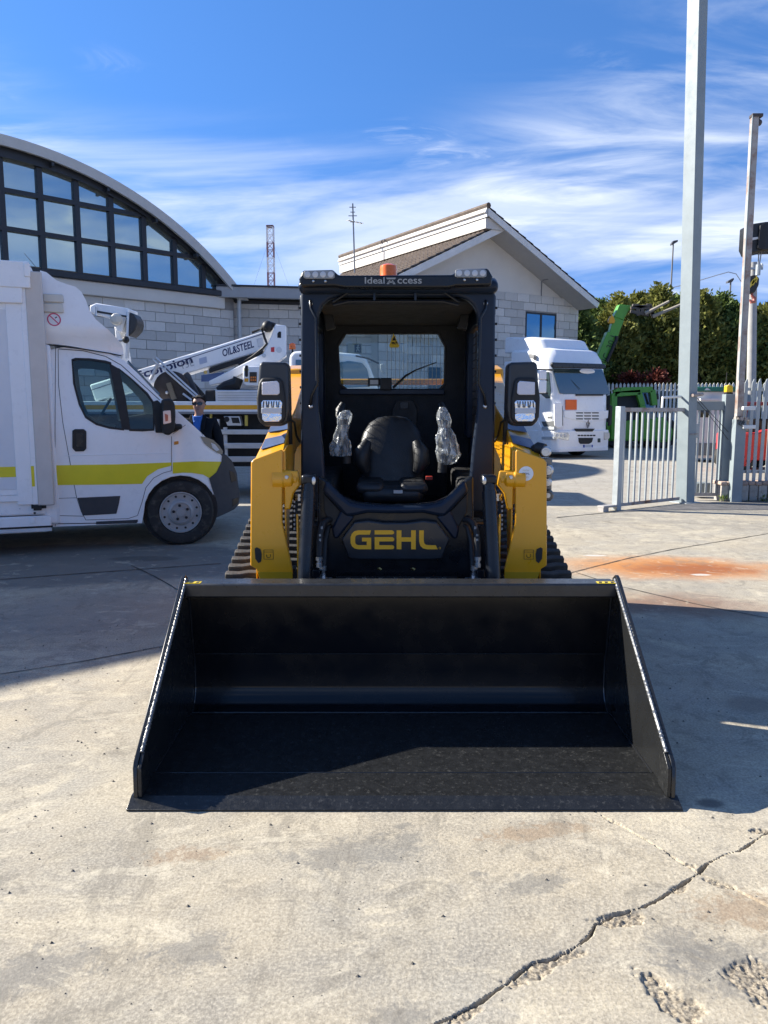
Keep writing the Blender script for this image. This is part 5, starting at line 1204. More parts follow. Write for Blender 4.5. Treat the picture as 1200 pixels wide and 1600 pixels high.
def radio_mast():
    D = 120.; c = P(423, 400, D); top = P(423, 353, D).z
    T = thing('radio_mast', 'red and white lattice radio mast rising behind the link building', 'mast', (c.x, D, 0))
    r = .48; Mr, Mw = mat('mast_red', (.26, .15, .16), .6), mat('mast_white', (.62, .62, .64), .6)
    z = 0.; k = 0
    while z < top:
        z1 = min(z + 2.2, top); mb = MB()
        co = [(-r, -r), (r, -r), (r, r), (-r, r)]
        for i in range(4):
            a, b = co[i], co[(i + 1) % 4]
            mb.bar((c.x + a[0], D + a[1], z), (c.x + a[0], D + a[1], z1), .14, .14)
            for j in range(2):
                za, zb = z + (z1 - z) * j / 2, z + (z1 - z) * (j + 1) / 2
                mb.bar((c.x + a[0], D + a[1], za), (c.x + b[0], D + b[1], zb), .08, .08); mb.bar((c.x + a[0], D + a[1], zb), (c.x + b[0], D + b[1], zb), .08, .08)
        mb.build('mast_section', Mr if k % 2 else Mw, T); z = z1; k += 1
    for s, t in ((-1, .95), (1, .95), (-1, .6), (1, .6)): MB().tube([(c.x, D, top * t), (c.x + s * 8, D, top * t * .2)], .012, 4).build('guy_wire', M_DARK, T)
radio_mast()
# ================================================================ AERIAL PLATFORM TRUCK behind the van
def crane_truck():
    D = 13.0
    q = lambda zx, zy, d=0.: P(200 + zx / 4.2857, 460 + zy / 4.2857, D + d)
    q6 = lambda zx, zy, d=0.: P(130 + zx / 6, 460 + zy / 6, D + d)
    T = thing('aerial_platform_truck', 'white aerial platform truck with folded lattice-free boom and orange stripe behind the van', 'platform truck', (-2.2, D + 1, 0))
    T['label'] = 'white aerial platform truck with folded boom and orange side stripe, behind the van'
    M_W = M_WHITE; M_BL = mat('boom_lettering_blue', (.012, .025, .10), .5)
    # boom: box section sloping up to the right
    a0, a1 = q(-260, 605, .5), q(985, 222, .5); b1, b0 = q(930, 372, .5), q(-220, 720, .5)
    B = MB().prism([a0, a1, b1, b0], (0, .34, 0)).build('boom', M_W, T, bevel=.03)
    MB().prism([q(-250, 640, .497), q(915, 258, .497), q(915, 263, .497), q(-250, 645, .497)], (0, .003, 0)).build('boom_line', M_BL, B, smooth=0)
    dr = (q(975, 240, .5) - q(80, 517, .5)).normalized(); up = Vector((-dr.z, 0, dr.x))
    text('boom_lettering', 'Scorpion', q(70, 590, .497), dr, up, .19, M_BL, B, width=1.02, bold=.02)
    text('boom_lettering', '15E', q(368, 500, .497), dr, up, .115, mat('lettering_pale', (.42, .43, .46), .5), B, width=.21)
    text('boom_lettering', 'OIL&STEEL', q(640, 418, .497), dr, up, .125, M_BL, B, width=.56, shear=.25, bold=.02)
    text('boom_label', 'ISOLI', q(478, 458, .497), dr, up, .09, mat('lettering_blue_pale', (.20, .26, .42), .5), B, width=.19) if False else MB().prism([q(475, 430, .496), q(525, 415, .496), q(530, 455, .496), q(480, 470, .496)], (0, .003, 0)).build('boom_label', mat('lettering_blue_pale', (.42, .47, .60), .5), B, smooth=0)
    MB().prism([q(540, 495, .46), q(905, 375, .46), q(900, 410, .46), q(545, 528, .46)], (0, .2, 0)).build('telescope_slot', M_DARK, B)
    MB().prism([q(860, 300, .49), q(900, 288, .49), q(915, 345, .49), q(872, 355, .49)], (0, .01, 0)).build('cover_plate', M_ALU, B, bevel=.01)
    MB().lathe([(.03, 0), (.03, .03)], q(520, 522, .48), (0, -1, 0), 10).build('pin', mat('brass', (.45, .33, .12), .35, metal=.8), B)
    # head bracket with its arm running down left
    H = MB().prism([q(*p, .35) for p in ((985, 200), (1055, 208), (1057, 415), (1010, 450), (872, 482), (640, 590), (545, 612), (540, 580), (690, 505), (905, 395), (950, 300))], (0, .14, 0)).build('head_bracket', M_W, T, bevel=.015)
    MB().prism([q(*p, .345) for p in ((1000, 262), (1010, 248), (1025, 250), (1025, 292), (1000, 290))], (0, .01, 0)).build('lightening_hole', M_DARK, H, bevel=.004)
    MB().prism([q(*p, .344) for p in ((957, 355), (980, 352), (980, 385), (957, 385))], (0, .01, 0)).build('red_label', mat('sign_red2', (.55, .04, .05), .5), H, smooth=0)
    MB().lathe([(.035, 0), (.035, .02)], q(910, 410, .35), (0, -1, 0), 10).build('pin', M_STEEL, H); MB().lathe([(.05, 0), (.05, .01)], q(1012, 372, .35), (0, -1, 0), 16).build('pin_cap', M_ALU, H)
    hz = MB(); hz.tube([q(890, 240, .4), q(915, 205, .4), q(950, 195, .4), q(985, 205, .4)], .035, 8); hz.tube([q(830, 255, .4), q(895, 230, .4), q(915, 290, .38), q(930, 330, .36), q(905, 360, .36), q(830, 420, .4), q(740, 470, .4)], .022, 8); hz.ball(q(935, 215, .4), .1, 10, 7); hz.build('cable_bundle', M_DARK, T)
    # turret, control cabinet, rear frame
    MB().prism([q(*p, .4) for p in ((600, 610), (700, 560), (780, 520), (860, 480), (880, 640), (590, 640))], (0, .5, 0)).build('turret', M_W, T, bevel=.03)
    Cb = MB().prism([q(*p, .1) for p in rounded([(768, 480), (900, 478), (900, 612), (785, 612), (768, 590)], 20)], (0, .4, 0)).build('control_cabinet', M_W, T, bevel=.02)
    MB().prism([q(*p, .09) for p in rounded([(783, 475), (803, 475), (803, 552), (783, 552)], 9)], (0, .02, 0)).build('cabinet_slot', M_DARK, Cb)
    MB().prism([q(*p, .09) for p in ((814, 520), (862, 520), (862, 590), (814, 590))], (0, .02, 0)).build('control_panel', mat('panel_black2', (.03, .025, .02), .4), Cb)
    for k in range(3):
        for j in range(2): MB().prism([q(820 + k * 14, 550 + j * 18, .085), q(830 + k * 14, 550 + j * 18, .085), q(830 + k * 14, 562 + j * 18, .085), q(820 + k * 14, 562 + j * 18, .085)], (0, .004, 0)).build('control_button', mat('button_orange', (.75, .22, .03), .5), Cb, smooth=0)
    for zy0, zy1, c in ((498, 512, (.65, .55, .05)), (562, 585, (.70, .33, .02))): MB().prism([q(780, zy0, .092), q(806, zy0, .092), q(806, zy1, .092), q(780, zy1, .092)], (0, .004, 0)).build('cabinet_label', mat('cabinet_label%d' % zy0, c, .5), Cb, smooth=0)
    MB().tube([q(740, 560, .2), q(725, 600, .2), q(650, 618, .2), q(600, 640, .2)], [.09, .11, .09, .05], 9).build('cable_bundle', M_DARK, T)
    # hose reel, black brackets, bright tubes
    c = q6(825, 885, .2); Rl = MB().lathe([(.30, -.12), (.30, .0), (.26, .02), (.1, .03), (.002, .03)], c, (0, -1, 0), 30).build('hose_reel', mat('reel_brown', (.045, .033, .028), .6, var=.3), T)
    MB().bar(q6(800, 830, .14), q6(855, 985, .14), .05, .08).build('reel_strap', mat('strap_tan', (.20, .16, .11), .6), Rl); MB().ball(q6(785, 920, .16), .03, 8, 6).build('reel_hub', M_LENS, Rl)
    MB().prism([q6(*p, .35) for p in ((945, 740), (975, 725), (1000, 750), (1090, 950), (1060, 980), (930, 960), (900, 800))], (0, .06, 0)).build('side_bracket', mat('slate_plate', (.05, .06, .075), .5), T, bevel=.01)
    MB().prism([q6(*p, .3) for p in ((930, 850), (1040, 1005), (900, 1000))], (0, .06, 0)).build('side_bracket', mat('slate_plate', (.05, .06, .075), .5), T, bevel=.01)
    for a, b in (((680, 590), (1085, 960)), ((655, 610), (1045, 955)), ((935, 930), (1015, 990))): MB().tube([q6(*a, .1), q6(*b, .1)], .018, 8).build('guide_rail', M_ALU, T)
    MB().tube([q6(700, 650, .12), q6(630, 800, .12)], .03, 8).build('guide_rail', M_ALU, T)
    cl = MB()
    for k in range(9): cl.tube([q6(1040 + 12 * k, 830 + 14 * k, .5), q6(1060 + 9 * k, 900 + 8 * k, .45), q6(1100 + 6 * k, 960, .4)], .02, 6)
    cl.build('hydraulic_lines', M_DARK, T)
    MB().prism([q(*p, .15) for p in ((515, 640), (585, 640), (585, 720), (515, 720))], (0, .4, 0)).build('battery_box', M_DARK, T, bevel=.03)
    # bed: aluminium locker, striped side rail, dark running gear
    xl = q(-700, 800).x; xr = q(1130, 800).x
    z = lambda zy: q(600, zy).z
    MB().box(q(583, 800).x, xr, D + .05, D + 1.9, z(722), z(640)).build('locker', M_ALU, T, bevel=.012)
    for k in range(4): MB().box(q(600, 800).x, xr - .02, D + .044, D + .052, z(660 + k * 17), z(656 + k * 17)).build('locker_rib', mat('alu_dark', (.36, .37, .39), .4, metal=.5), T, smooth=0)
    Rb = MB().box(xl, xr, D, D + 2.1, z(800), z(716)).build('side_rail', M_W, T, bevel=.01)
    MB().box(xl, xr, D - .004, D + .001, z(770), z(741)).build('orange_stripe', mat('stripe_orange', (.80, .38, .02), .4), Rb, smooth=0)
    MB().box(xl, xr, D - .003, D + .001, z(801), z(785)).build('rail_lower_strip', mat('rail_grey', (.24, .24, .25), .5), Rb, smooth=0)  # grey strip along the lower edge of the side rail
    MB().box(xl, xr + 2.2, D + .35, D + 1.75, .52, z(801)).build('chassis', M_DARK, T)
    # toolbox and lamps under the bed
    Wm = MB().prism([q(*p, .02) for p in ((640, 815), (745, 815), (760, 880), (665, 880))], (0, .2, 0)).build('underbed_unit', M_ALU, T, bevel=.01)
    MB().prism([q(*p, .012) for p in ((690, 825), (740, 825), (750, 862), (700, 862))], (0, .02, 0)).build('unit_grille', M_DARK, Wm); MB().lathe([(.045, 0), (.045, .02)], q(662, 836, .02), (0, -1, 0), 14).build('unit_dial', M_DARK, Wm)
    MB().prism([q(*p, .03) for p in ((782, 810), (800, 810), (800, 880), (782, 880))], (0, .05, 0)).build('yellow_label', mat('label_yellow2', (.55, .42, .08), .5), T); MB().prism([q(*p, .03) for p in ((548, 800), (560, 800), (560, 850), (548, 850))], (0, .05, 0)).build('yellow_label', mat('label_yellow2', (.55, .42, .08), .5), T)
    MB().tube([q(600, 835, .05), q(600, 890, .05)], .04, 8).build('side_lamp', M_ALU, T)
    # side guard: three rails, uprights
    for zy0, zy1 in ((905, 938), (995, 1032), (1085, 1122)): MB().box(xl + 1.4, q(985, 800).x, D + .0, D + .04, z(zy1), z(zy0)).build('guard_rail', M_ALU, T, bevel=.008)
    for zx in (648, 200, 960): MB().box(q(zx - 12, 950).x, q(zx + 12, 950).x, D + .045, D + .09, z(1110), z(890)).build('guard_upright', M_ALU, T)
    # cab facing right, seen past the loader and through its rear window
    k = lambda px, py, d=0.: P(px, py, D + d)
    prof = [(452, 700), (452, 556), (458, 549), (500, 547), (536, 551), (560, 553), (572, 560), (580, 578), (590, 605), (597, 640), (600, 700)]
    Cab = MB().prism([k(*p, .1) for p in prof], (0, 1.9, 0)).build('cab', M_W, T, bevel=.05, seg=3)
    M_TG = mat('truck_glass', (.05, .075, .08), .03, spec=1., coat=1., ior=1.6)
    MB().prism([k(*p, .085) for p in rounded([(530, 566), (545, 564), (566, 567), (574, 577), (579, 604), (540, 606), (533, 590)], 3)], (0, .03, 0)).build('door_window', M_TG, Cab)
    MB().prism([k(*p, .085) for p in ((462, 562), (520, 562), (520, 602), (462, 602))], (0, .03, 0)).build('door_window', M_TG, Cab)
    MB().tube([k(556, 556, 0), k(575, 560, -.1), k(592, 568, -.15)], .014, 8).build('mirror_arm', M_DARK, Cab)
    MB().prism([k(*p, -.2) for p in rounded([(594, 569), (600, 568), (605, 577), (604, 583), (598, 583), (594, 577)], 2)], (0, .06, 0)).build('mirror', mat('mirror_grey', (.35, .37, .38), .3), Cab, bevel=.01)
    MB().box(xr, k(600, 640).x, D + .2, D + 1.9, .55, .95).build('cab_step', M_DARK, T)
    bp = k(457, 545, .5); Bs = MB().tube([k(457.5, 600, .5), k(457, 556, .5), bp], .015, 8).build('beacon_stem', M_DARK, T)
    MB().lathe([(.055, -.01), (.06, .02), (.052, .08), (.03, .10), (.002, .105)], bp, 'z', 18).build('beacon', M_ORANGE, Bs)
    for xw in (k(560, 640).x, q(-250, 800).x, q(250, 800).x):
        wheel(T, (xw, D + .10, .40), .40, .26, (0, -1, 0), M_RUBBER, mat('steel_rim', (.3, .3, .3), .4), side=-1); wheel(T, (xw, D + 2.0, .40), .40, .26, (0, 1, 0), M_RUBBER, mat('steel_rim', (.3, .3, .3), .4))
    # work basket folded at the rear end of the boom
    Bk = MB().prism([q6(*p, .2) for p in ((60, 105), (120, 80), (425, 130), (425, 200), (400, 205), (360, 360), (310, 340), (290, 235), (60, 170))], (0, .5, 0)).build('basket', M_W, T, bevel=.02)
    MB().prism([q6(*p, .19) for p in ((125, 150), (410, 200), (410, 215), (125, 170))], (0, .02, 0)).build('basket_seam', mat('seam_dark', (.05, .05, .052), .8), Bk)
    MB().prism([q6(*p, .18) for p in ((435, 165), (470, 185), (500, 235), (505, 280), (490, 330), (455, 370), (422, 395))], (0, .4, 0)).build('basket_cover', mat('dark_cover', (.035, .034, .036), .5), Bk, bevel=.02)
    MB().prism([q6(*p, .17) for p in ((410, 160), (432, 165), (415, 600), (395, 600))], (0, .08, 0)).build('basket_post', M_ALU, Bk)
    MB().ball(q6(310, 232, .14), (.11, .06, .1), 9, 6).build('basket_joint', mat('cream_plastic', (.62, .58, .50), .5), Bk, smooth=20); MB().tube([q6(290, 440, .16), q6(400, 425, .14)], .03, 8).build('basket_latch', M_STEEL, Bk); MB().ball(q6(400, 425, .12), .06, 8, 6).build('latch_knob', M_DARK, Bk)
    for zx in (120, 415): MB().tube([q6(zx, 115 + (zx - 120) * .17, .17), q6(zx, 200 + (zx - 120) * .17, .17)], .016, 6).build('basket_rail', M_STEEL, Bk)
    MB().prism([q6(*p, .3) for p in ((290, 300), (330, 300), (400, 560), (420, 700), (330, 700))], (0, .25, 0)).build('basket_arm', M_W, Bk, bevel=.02)
    MB().prism([q(*p, .9) for p in ((490, 540), (640, 520), (640, 580), (490, 585))], (0, .05, 0)).build('name_board', mat('board_blue', (.03, .07, .22), .5), T)
    return T
CRANE = crane_truck()

# ================================================================ PERSON behind the van bonnet
def person():
    D = 10.4; c = P(311, 633, D); gx = c.x
    sc = 1.0; top = P(311, 617, D).z
    T = thing('person', 'person in sunglasses, dark jacket and blue polo shirt standing behind the van bonnet', 'person', (gx, D, 0))
    H = top   # standing height
    def skin(name, pts, edges, m, root=0, sub=2):
        me = bpy.data.meshes.new(name); inv = Matrix.Translation((-gx, -D, 0))
        me.from_pydata([tuple(inv @ Vector((gx + p[0], D + p[1], p[2]))) for p, r in pts], edges, [])
        o = bpy.data.objects.new(name, me); col.objects.link(o); o.parent = T; me.materials.append(m)
        md = o.modifiers.new('skin', 'SKIN'); md.use_smooth_shade = True
        for v, (p, r) in zip(me.skin_vertices[0].data, pts): v.radius = r if isinstance(r, tuple) else (r, r); v.use_root = False
        me.skin_vertices[0].data[root].use_root = True
        s2 = o.modifiers.new('sub', 'SUBSURF'); s2.levels = sub; s2.render_levels = sub
        return o
    M_SK = mat('skin', (.34, .185, .13), .55, var=.08, vs_=20)
    h = lambda f: H * f
    # one continuous body: pelvis, spine, neck, head with jaw, nose, ears; arms with hands; legs
    pts = [((0, 0, h(.53)), (.15, .11)), ((0, 0, h(.64)), (.14, .10)), ((0, .01, h(.77)), (.16, .11)), ((0, .01, h(.825)), (.09, .075)), ((0, .0, h(.855)), (.057, .06)), ((0, -.012, h(.885)), (.062, .075)), ((0, -.012, h(.925)), (.073, .092)), ((0, -.005, h(.965)), (.070, .088)), ((0, .0, h(.987)), (.045, .06))]
    ed = [(i, i + 1) for i in range(8)]
    def br(parent, chain):
        prev = parent
        for p, r in chain: pts.append((p, r)); ed.append((prev, len(pts) - 1)); prev = len(pts) - 1
        return prev
    br(6, [((0, -.098, h(.916)), (.013, .012)), ((0, -.112, h(.904)), (.012, .010))])
    for s in (-1, 1): br(6, [((s * .078, .005, h(.922)), (.008, .014)), ((s * .086, .012, h(.924)), (.006, .018))])
    for s in (-1, 1):
        e = br(2, [((s * .17, .01, h(.79)), .062), ((s * .235, .02, h(.66)), .05), ((s * .265, .0, h(.55)), .042), ((s * .275, -.05, h(.47)), .030), ((s * .275, -.07, h(.44)), (.025, .04))])
        for k in range(4): br(e, [((s * .272, -.105 + k * .022, h(.415)), .0095), ((s * .265, -.11 + k * .022, h(.395)), .0085)])
        br(e, [((s * .255, -.115, h(.43)), .010), ((s * .245, -.13, h(.415)), .009)])
        br(0, [((s * .095, 0, h(.48)), .085), ((s * .10, -.01, h(.27)), .058), ((s * .105, .02, h(.05)), .042), ((s * .115, -.13, .03), .032)])
    skin('body', pts, ed, M_SK)
    M_JK = mat('jacket_dark', (.012, .014, .018), .85, var=.2, spec=.1, bump=.4, bs=30)
    jp = [((0, 0, h(.50)), (.19, .14)), ((0, 0, h(.62)), (.185, .135)), ((0, .012, h(.74)), (.195, .135)), ((0, .018, h(.80)), (.15, .115)), ((0, .03, h(.84)), (.088, .085))]; je = [(0, 1), (1, 2), (2, 3), (3, 4)]
    for s in (-1, 1):
        n0 = len(jp); jp += [((s * .185, .01, h(.785)), .085), ((s * .245, .02, h(.66)), .068), ((s * .275, .0, h(.555)), .06), ((s * .283, -.045, h(.485)), .048)]; je += [(2, n0), (n0, n0 + 1), (n0 + 1, n0 + 2), (n0 + 2, n0 + 3)]
    skin('jacket', jp, je, M_JK)
    # open collar with blue polo
    M_BLUE = mat('polo_blue', (.03, .13, .42), .75, var=.1, bump=.3, bs=80)
    col_z = h(.825)
    def fr(x, y, z): return (gx + x, D + y, z)
    MB().prism([fr(-.062, -.135, h(.835)), fr(.062, -.135, h(.835)), fr(.05, -.158, h(.76)), fr(.035, -.168, h(.70)), fr(-.035, -.168, h(.70)), fr(-.05, -.158, h(.76))], (0, .06, 0)).build('shirt', M_BLUE, T, bevel=.015, seg=3)
    for s in (-1, 1):
        MB().prism([fr(s * .012, -.150, h(.80)), fr(s * .066, -.115, h(.848)), fr(s * .078, -.10, h(.825)), fr(s * .045, -.160, h(.785))], (0, .012, 0)).build('shirt_collar', M_BLUE, T, bevel=.004)
        MB().prism([fr(s * .072, -.11, h(.85)), fr(s * .11, -.09, h(.835)), fr(s * .10, -.165, h(.74)), fr(s * .045, -.178, h(.70)), fr(s * .058, -.165, h(.77))], (0, .03, 0)).build('jacket_lapel', M_JK, T, bevel=.01, seg=2)
    tp = [((0, 0, h(.53)), (.17, .13))]; te = []
    for s in (-1, 1): n0 = len(tp); tp += [((s * .095, 0, h(.47)), .105), ((s * .10, -.01, h(.27)), .078), ((s * .105, .02, h(.06)), .07)]; te += [(0, n0), (n0, n0 + 1), (n0 + 1, n0 + 2)]
    skin('trousers', tp, te, mat('trousers_dark', (.03, .033, .045), .8, var=.15))
    for s in (-1, 1): MB().ball(fr(s * .11, -.05, .045), (.055, .15, .05), 12, 8).build('shoe', M_DARK, T)
    # hair: cap following the skull, tousled
    secs = []; n = 20
    for j in range(9):
        t = j / 8 * 1.9; zc, rr = h(.940) + .106 * math.cos(t) * .95 , math.sin(max(t, .05)) * 1.06
        secs.append([Vector(fr(.084 * rr * math.cos(a) * (1 + .22 * noise1(a * 2.6, j * .9)), .012 + .104 * rr * math.sin(a) * (1 + .22 * noise1(a * 3.1, j * .7, 2)), zc + .008 * noise1(a * 4, j) + (.034 if math.sin(a) < -.2 and j > 3 else 0) * (j - 3) * .55)) for a in (2 * math.pi * k / n for k in range(n))])
    MB().loft(secs).build('hair', mat('hair_dark', (.016, .012, .010), .8, var=.4, vs_=60, bump=.8, bs=90), T, smooth=50)
    # sunglasses
    g = MB(); ze = h(.930)
    for s in (-1, 1):
        g.prism([fr(s * .007, -.108, ze + .018), fr(s * .064, -.100, ze + .019), fr(s * .070, -.094, ze + .002), fr(s * .058, -.102, ze - .022), fr(s * .020, -.108, ze - .022), fr(s * .008, -.110, ze - .004)], (0, -.008, 0)); g.bar(fr(s * .064, -.09, ze + .010), fr(s * .084, .01, ze + .008), .004, .008)
    g.bar(fr(-.012, -.106, ze + .008), fr(.012, -.106, ze + .008), .006, .006); g.build('sunglasses', mat('shade_lens', (.008, .007, .007), .1, coat=.6), T)
    zm = h(.885); MB().bar(fr(-.024, -.0905, zm), fr(.024, -.0905, zm), .008, .008).build('mouth', mat('lips', (.24, .11, .09), .6), T, bevel=.003)
    for s in (-1, 1): MB().bar(fr(s * .016, -.1, ze + .026), fr(s * .056, -.09, ze + .026), .01, .007).build('eyebrow', mat('hair_dark', (.03, .02, .02), .7), T, bevel=.003)
    return T
person()

# ================================================================ WHITE LORRY
def lorry():
    D = 23.6; A = P(866, 700, D)
    T = lthing('lorry', 'white articulated lorry cab with orange hazard plate, parked before the house', 'lorry', (A.x, D, 0), R(28))
    f = lambda zx, zy, y=0.: LQ(T, 760 + zx / 5.4545, 480 + zy / 5.4545, 1, y)
    w = f(1058, 900).x
    zb = f(700, 1225).z; zs = f(700, 755).z; zt = f(700, 350, .3).z; zv = f(700, 500, .15).z
    prof = [(.0, zb + .35), (-.02, f(0, 1000).z if False else zb + 1.0), (.02, zs), (.22, zv + .05), (.30, zv + .22), (.50, zt - .04), (.8, zt + .04), (2.25, zt + .10), (2.25, zb + .45)]
    xl, xr = 0., w
    # cab as loft across its width so the front corners are rounded
    secs = []
    for t in (0, .03, .08, .16, .5, .84, .92, .97, 1.):
        e = max(0, .16 - min(t, 1 - t)) / .16; ins = .20 * e ** 2.2; dz = .12 * e ** 2
        secs.append([Vector((w * t, y + ins * (1 if y < 1.5 else 0), z - (dz if z > zt - .2 else 0))) for y, z in prof])
    C = MB().loft(secs).build('cab', M_WHITE, T, bevel=.03, smooth=40)
    def fr_(name, pts, m, d=.012, y=-.02, par=None, bevel=.004):
        return MB().prism([(p.x, y, p.z) for p in (f(*q_) for q_ in pts)], (0, d + .02, 0)).build(name, m, par or T, bevel=bevel)
    # windscreen on the raked plane, visor above
    pl = lambda z: .02 + (.20) * (z - zs) / (zv + .05 - zs)
    def ws(pts, off): return [Vector((p.x, pl(p.z) - off, p.z)) for p in (f(a, b, .12) for a, b in pts)]
    M_LG = mat('lorry_glass', (.03, .05, .05), .03, spec=1., coat=1., ior=1.6)
    WS = MB().prism(ws(((575, 518), (1000, 528), (1022, 640), (1035, 735), (1020, 744), (640, 742), (608, 735), (590, 640)), .012), (0, .03, 0)).build('windscreen', M_LG, T, bevel=.01)
    wi = MB(); wi.bar(*[ws((p,), .03)[0] for p in ((740, 748), (970, 748))], .04, .05); wi.build('wiper', M_DARK, WS)
    MB().ball(ws(((868, 545),), .02)[0], (.32, .02, .09), 14, 7).build('screen_sticker', M_WHITE, WS)
    V = MB().prism([Vector((p.x, -.20 + .05, p.z)) for p in (f(a, b, -.1) for a, b in ((556, 470), (1000, 484), (1012, 498), (1010, 522), (990, 526), (570, 518), (553, 500)))], (0, .12, 0)).build('sun_visor', mat('visor_smoke', (.02, .022, .025), .3), T, bevel=.03)
    MB().bar(f(660, 560, .18), f(800, 700, .02) , .01, .01).build('interior_bar', M_DARK, WS)
    # front panel details
    MB().prism([(p.x, -.035, p.z) for p in (f(a, b) for a, b in ((670, 788), (764, 788), (764, 874), (670, 874)))], (0, .02, 0)).build('hazard_plate', mat('hazard_orange', (.80, .13, .012), .5), T)
    GP = fr_('grille_panel', ((655, 880), (1035, 880), (1030, 945), (960, 965), (870, 985), (760, 965), (660, 940)), M_WHITE, .02, -.035, bevel=.012)
    for k, zy in enumerate((895, 921, 946)):
        for zx in (755, 823, 890): fr_('grille_slot', ((zx, zy), (zx + 60, zy), (zx + 60, zy + 11), (zx + 6, zy + 11)), mat('slot_grey', (.10, .105, .11), .6), .006, -.042, GP, 0)
    lg = MB(); c = f(860, 995); hx, hz = .075, .13
    lg.ring([(c.x - hx, -.05, c.z), (c.x, -.05, c.z - hz), (c.x + hx, -.05, c.z), (c.x, -.05, c.z + hz)], [(c.x - hx * .5, -.05, c.z), (c.x, -.05, c.z - hz * .55), (c.x + hx * .5, -.05, c.z), (c.x, -.05, c.z + hz * .55)], (0, .03, 0)); lg.build('badge', mat('badge_chrome', (.25, .25, .27), .25, metal=.8), T)
    fr_('corner_deflector', ((572, 815), (628, 815), (638, 830), (640, 1020), (600, 1030), (575, 1010)), M_WHITE, .03, -.05, bevel=.015)
    fr_('corner_slit', ((640, 840), (644, 840), (648, 1010), (643, 1010)), M_DARK, .01, -.03, bevel=0)
    fr_('air_vent', ((1052, 835), (1070, 840), (1062, 1000), (1040, 1012)), M_DARK, .05, -.03)
    # bumper block
    zb1 = f(700, 1045).z
    Bm = MB().pxy(rounded([(-.02, .16), (.10, -.07), (w - .10, -.07), (w + .02, .16), (w + .02, 1.2), (-.02, 1.2)], .08), zb, zb1 - .02).build('bumper', M_WHITE, T, bevel=.03)
    MB().pxy(rounded([(-.01, .18), (.12, -.10), (w - .12, -.10), (w + .01, .18), (w + .01, .5), (-.01, .5)], .08), zb - .02, zb + .10).build('bumper_lip', M_WHITE, Bm, bevel=.015)
    def fb(name, pts, m, y=-.085, d=.03, bevel=.006): return MB().prism([(p.x, y, p.z) for p in (f(*q_, -.08) for q_ in pts)], (0, d, 0)).build(name, m, Bm, bevel=bevel)
    fb('upper_grille', ((752, 1035), (925, 1035), (905, 1060), (765, 1060)), M_DARK); fb('grille_recess', ((785, 1113), (910, 1113), (900, 1150), (875, 1165), (800, 1165), (788, 1150)), M_DARK)
    for k in range(6): fb('bumper_slot', ((780 + k * 26, 1087), (799 + k * 26, 1087), (799 + k * 26, 1099), (780 + k * 26, 1099)), M_DARK)
    P_ = fb('number_plate', ((825, 1172), (905, 1172), (905, 1206), (825, 1206)), mat('plate_white', (.55, .58, .62), .5), y=-.09)
    for a in (825, 895): fb('plate_band', ((a, 1172), (a + 10, 1172), (a + 10, 1206), (a, 1206)), mat('plate_blue', (.03, .09, .40), .5), y=-.094, bevel=0)
    for pts in (((578, 1068), (695, 1068), (706, 1090), (700, 1135), (640, 1125), (585, 1105)), ((1003, 1066), (1048, 1068), (1050, 1110), (1040, 1125), (1003, 1130))):
        H = fb('headlamp', pts, mat('lorry_lamp', (.45, .46, .47), .15, metal=.4, coat=.8), y=-.09)
        if pts[0][0] < 700:
            for k in range(3): p = f(605 + 34 * k, 1092, -.09); MB().lathe([(.055, 0), (.05, .012)], (p.x, -.088, p.z), (0, -1, 0), 14).build('lamp_bulb', M_LENS, Bm)
    fb('towing_cover', ((950, 1118), (972, 1118), (972, 1152), (950, 1152)), mat('badge_dark', (.04, .06, .05), .5))
    # side: door, window, mirror, steps, arch
    s = lambda zx, zy, x=0.: LQ(T, 760 + zx / 5.4545, 480 + zy / 5.4545, 0, x)
    def sd(name, pts, m, off=.012, d=.03, bevel=.006, par=None): return MB().prism([(-off, p.y, p.z) for p in (s(*q_) for q_ in pts)], (d, 0, 0)).build(name, m, par or T, bevel=bevel)
    sd('side_window', ((490, 548), (532, 552), (548, 700), (545, 775), (510, 778), (470, 745), (475, 560)), M_LG)
    MM = None
    for zy0, zy1 in ((538, 618), (622, 732)):
        a, b = s(430, zy1, -.35), s(497, zy0, -.35); c1, c2 = LQ(T, 760 + 428 / 5.4545, 480 + zy1 / 5.4545, 1, .25), LQ(T, 760 + 500 / 5.4545, 480 + zy0 / 5.4545, 1, .25)
        MM = MB().box(c1.x, c2.x, .15, .38, c1.z, c2.z).build('mirror', M_WHITE, T, bevel=.04, seg=3)
        MB().box(c1.x + .03, c2.x + .15, .26, .30, c1.z - .03, c1.z + .02).build('mirror_bracket', M_DARK, MM)
    c1 = LQ(T, 760 + 500 / 5.4545, 480 + 540 / 5.4545, 1, .25); MB().box(c1.x - .45, 0.05, .24, .30, c1.z, c1.z + .05).build('mirror_arm', M_DARK, T)
    sd('door_seam', ((400, 620), (404, 620), (430, 950), (426, 950)), mat('seam_grey', (.3, .3, .3), .7), .004, .01, 0)
    sd('door_mark', ((520, 930), (558, 930), (558, 950), (520, 950)), mat('slot_grey', (.10, .105, .11), .6), .004, .01, 0)
    for zy in (1020, 1103): sd('step', ((478, zy), (585, zy), (585, zy + 24), (478, zy + 24)), mat('step_grey', (.40, .42, .43), .5), .04, .1)
    sd('step_recess', ((470, 975), (575, 970), (575, 1015), (490, 1018)), mat('slot_grey', (.10, .105, .11), .6), .01, .02)
    sd('roof_horn', ((385, 395), (435, 410), (430, 445), (390, 430)), mat('lamp_grey', (.18, .18, .18), .5), .12, .1, .02)
    # lower cab side and chassis
    MB().box(.03, w - .03, .3, 2.2, zb + .1, zb + .60).build('cab_base', mat('lorry_grey', (.30, .32, .34), .6), T)
    ww = s(360, 1130); rW = .50
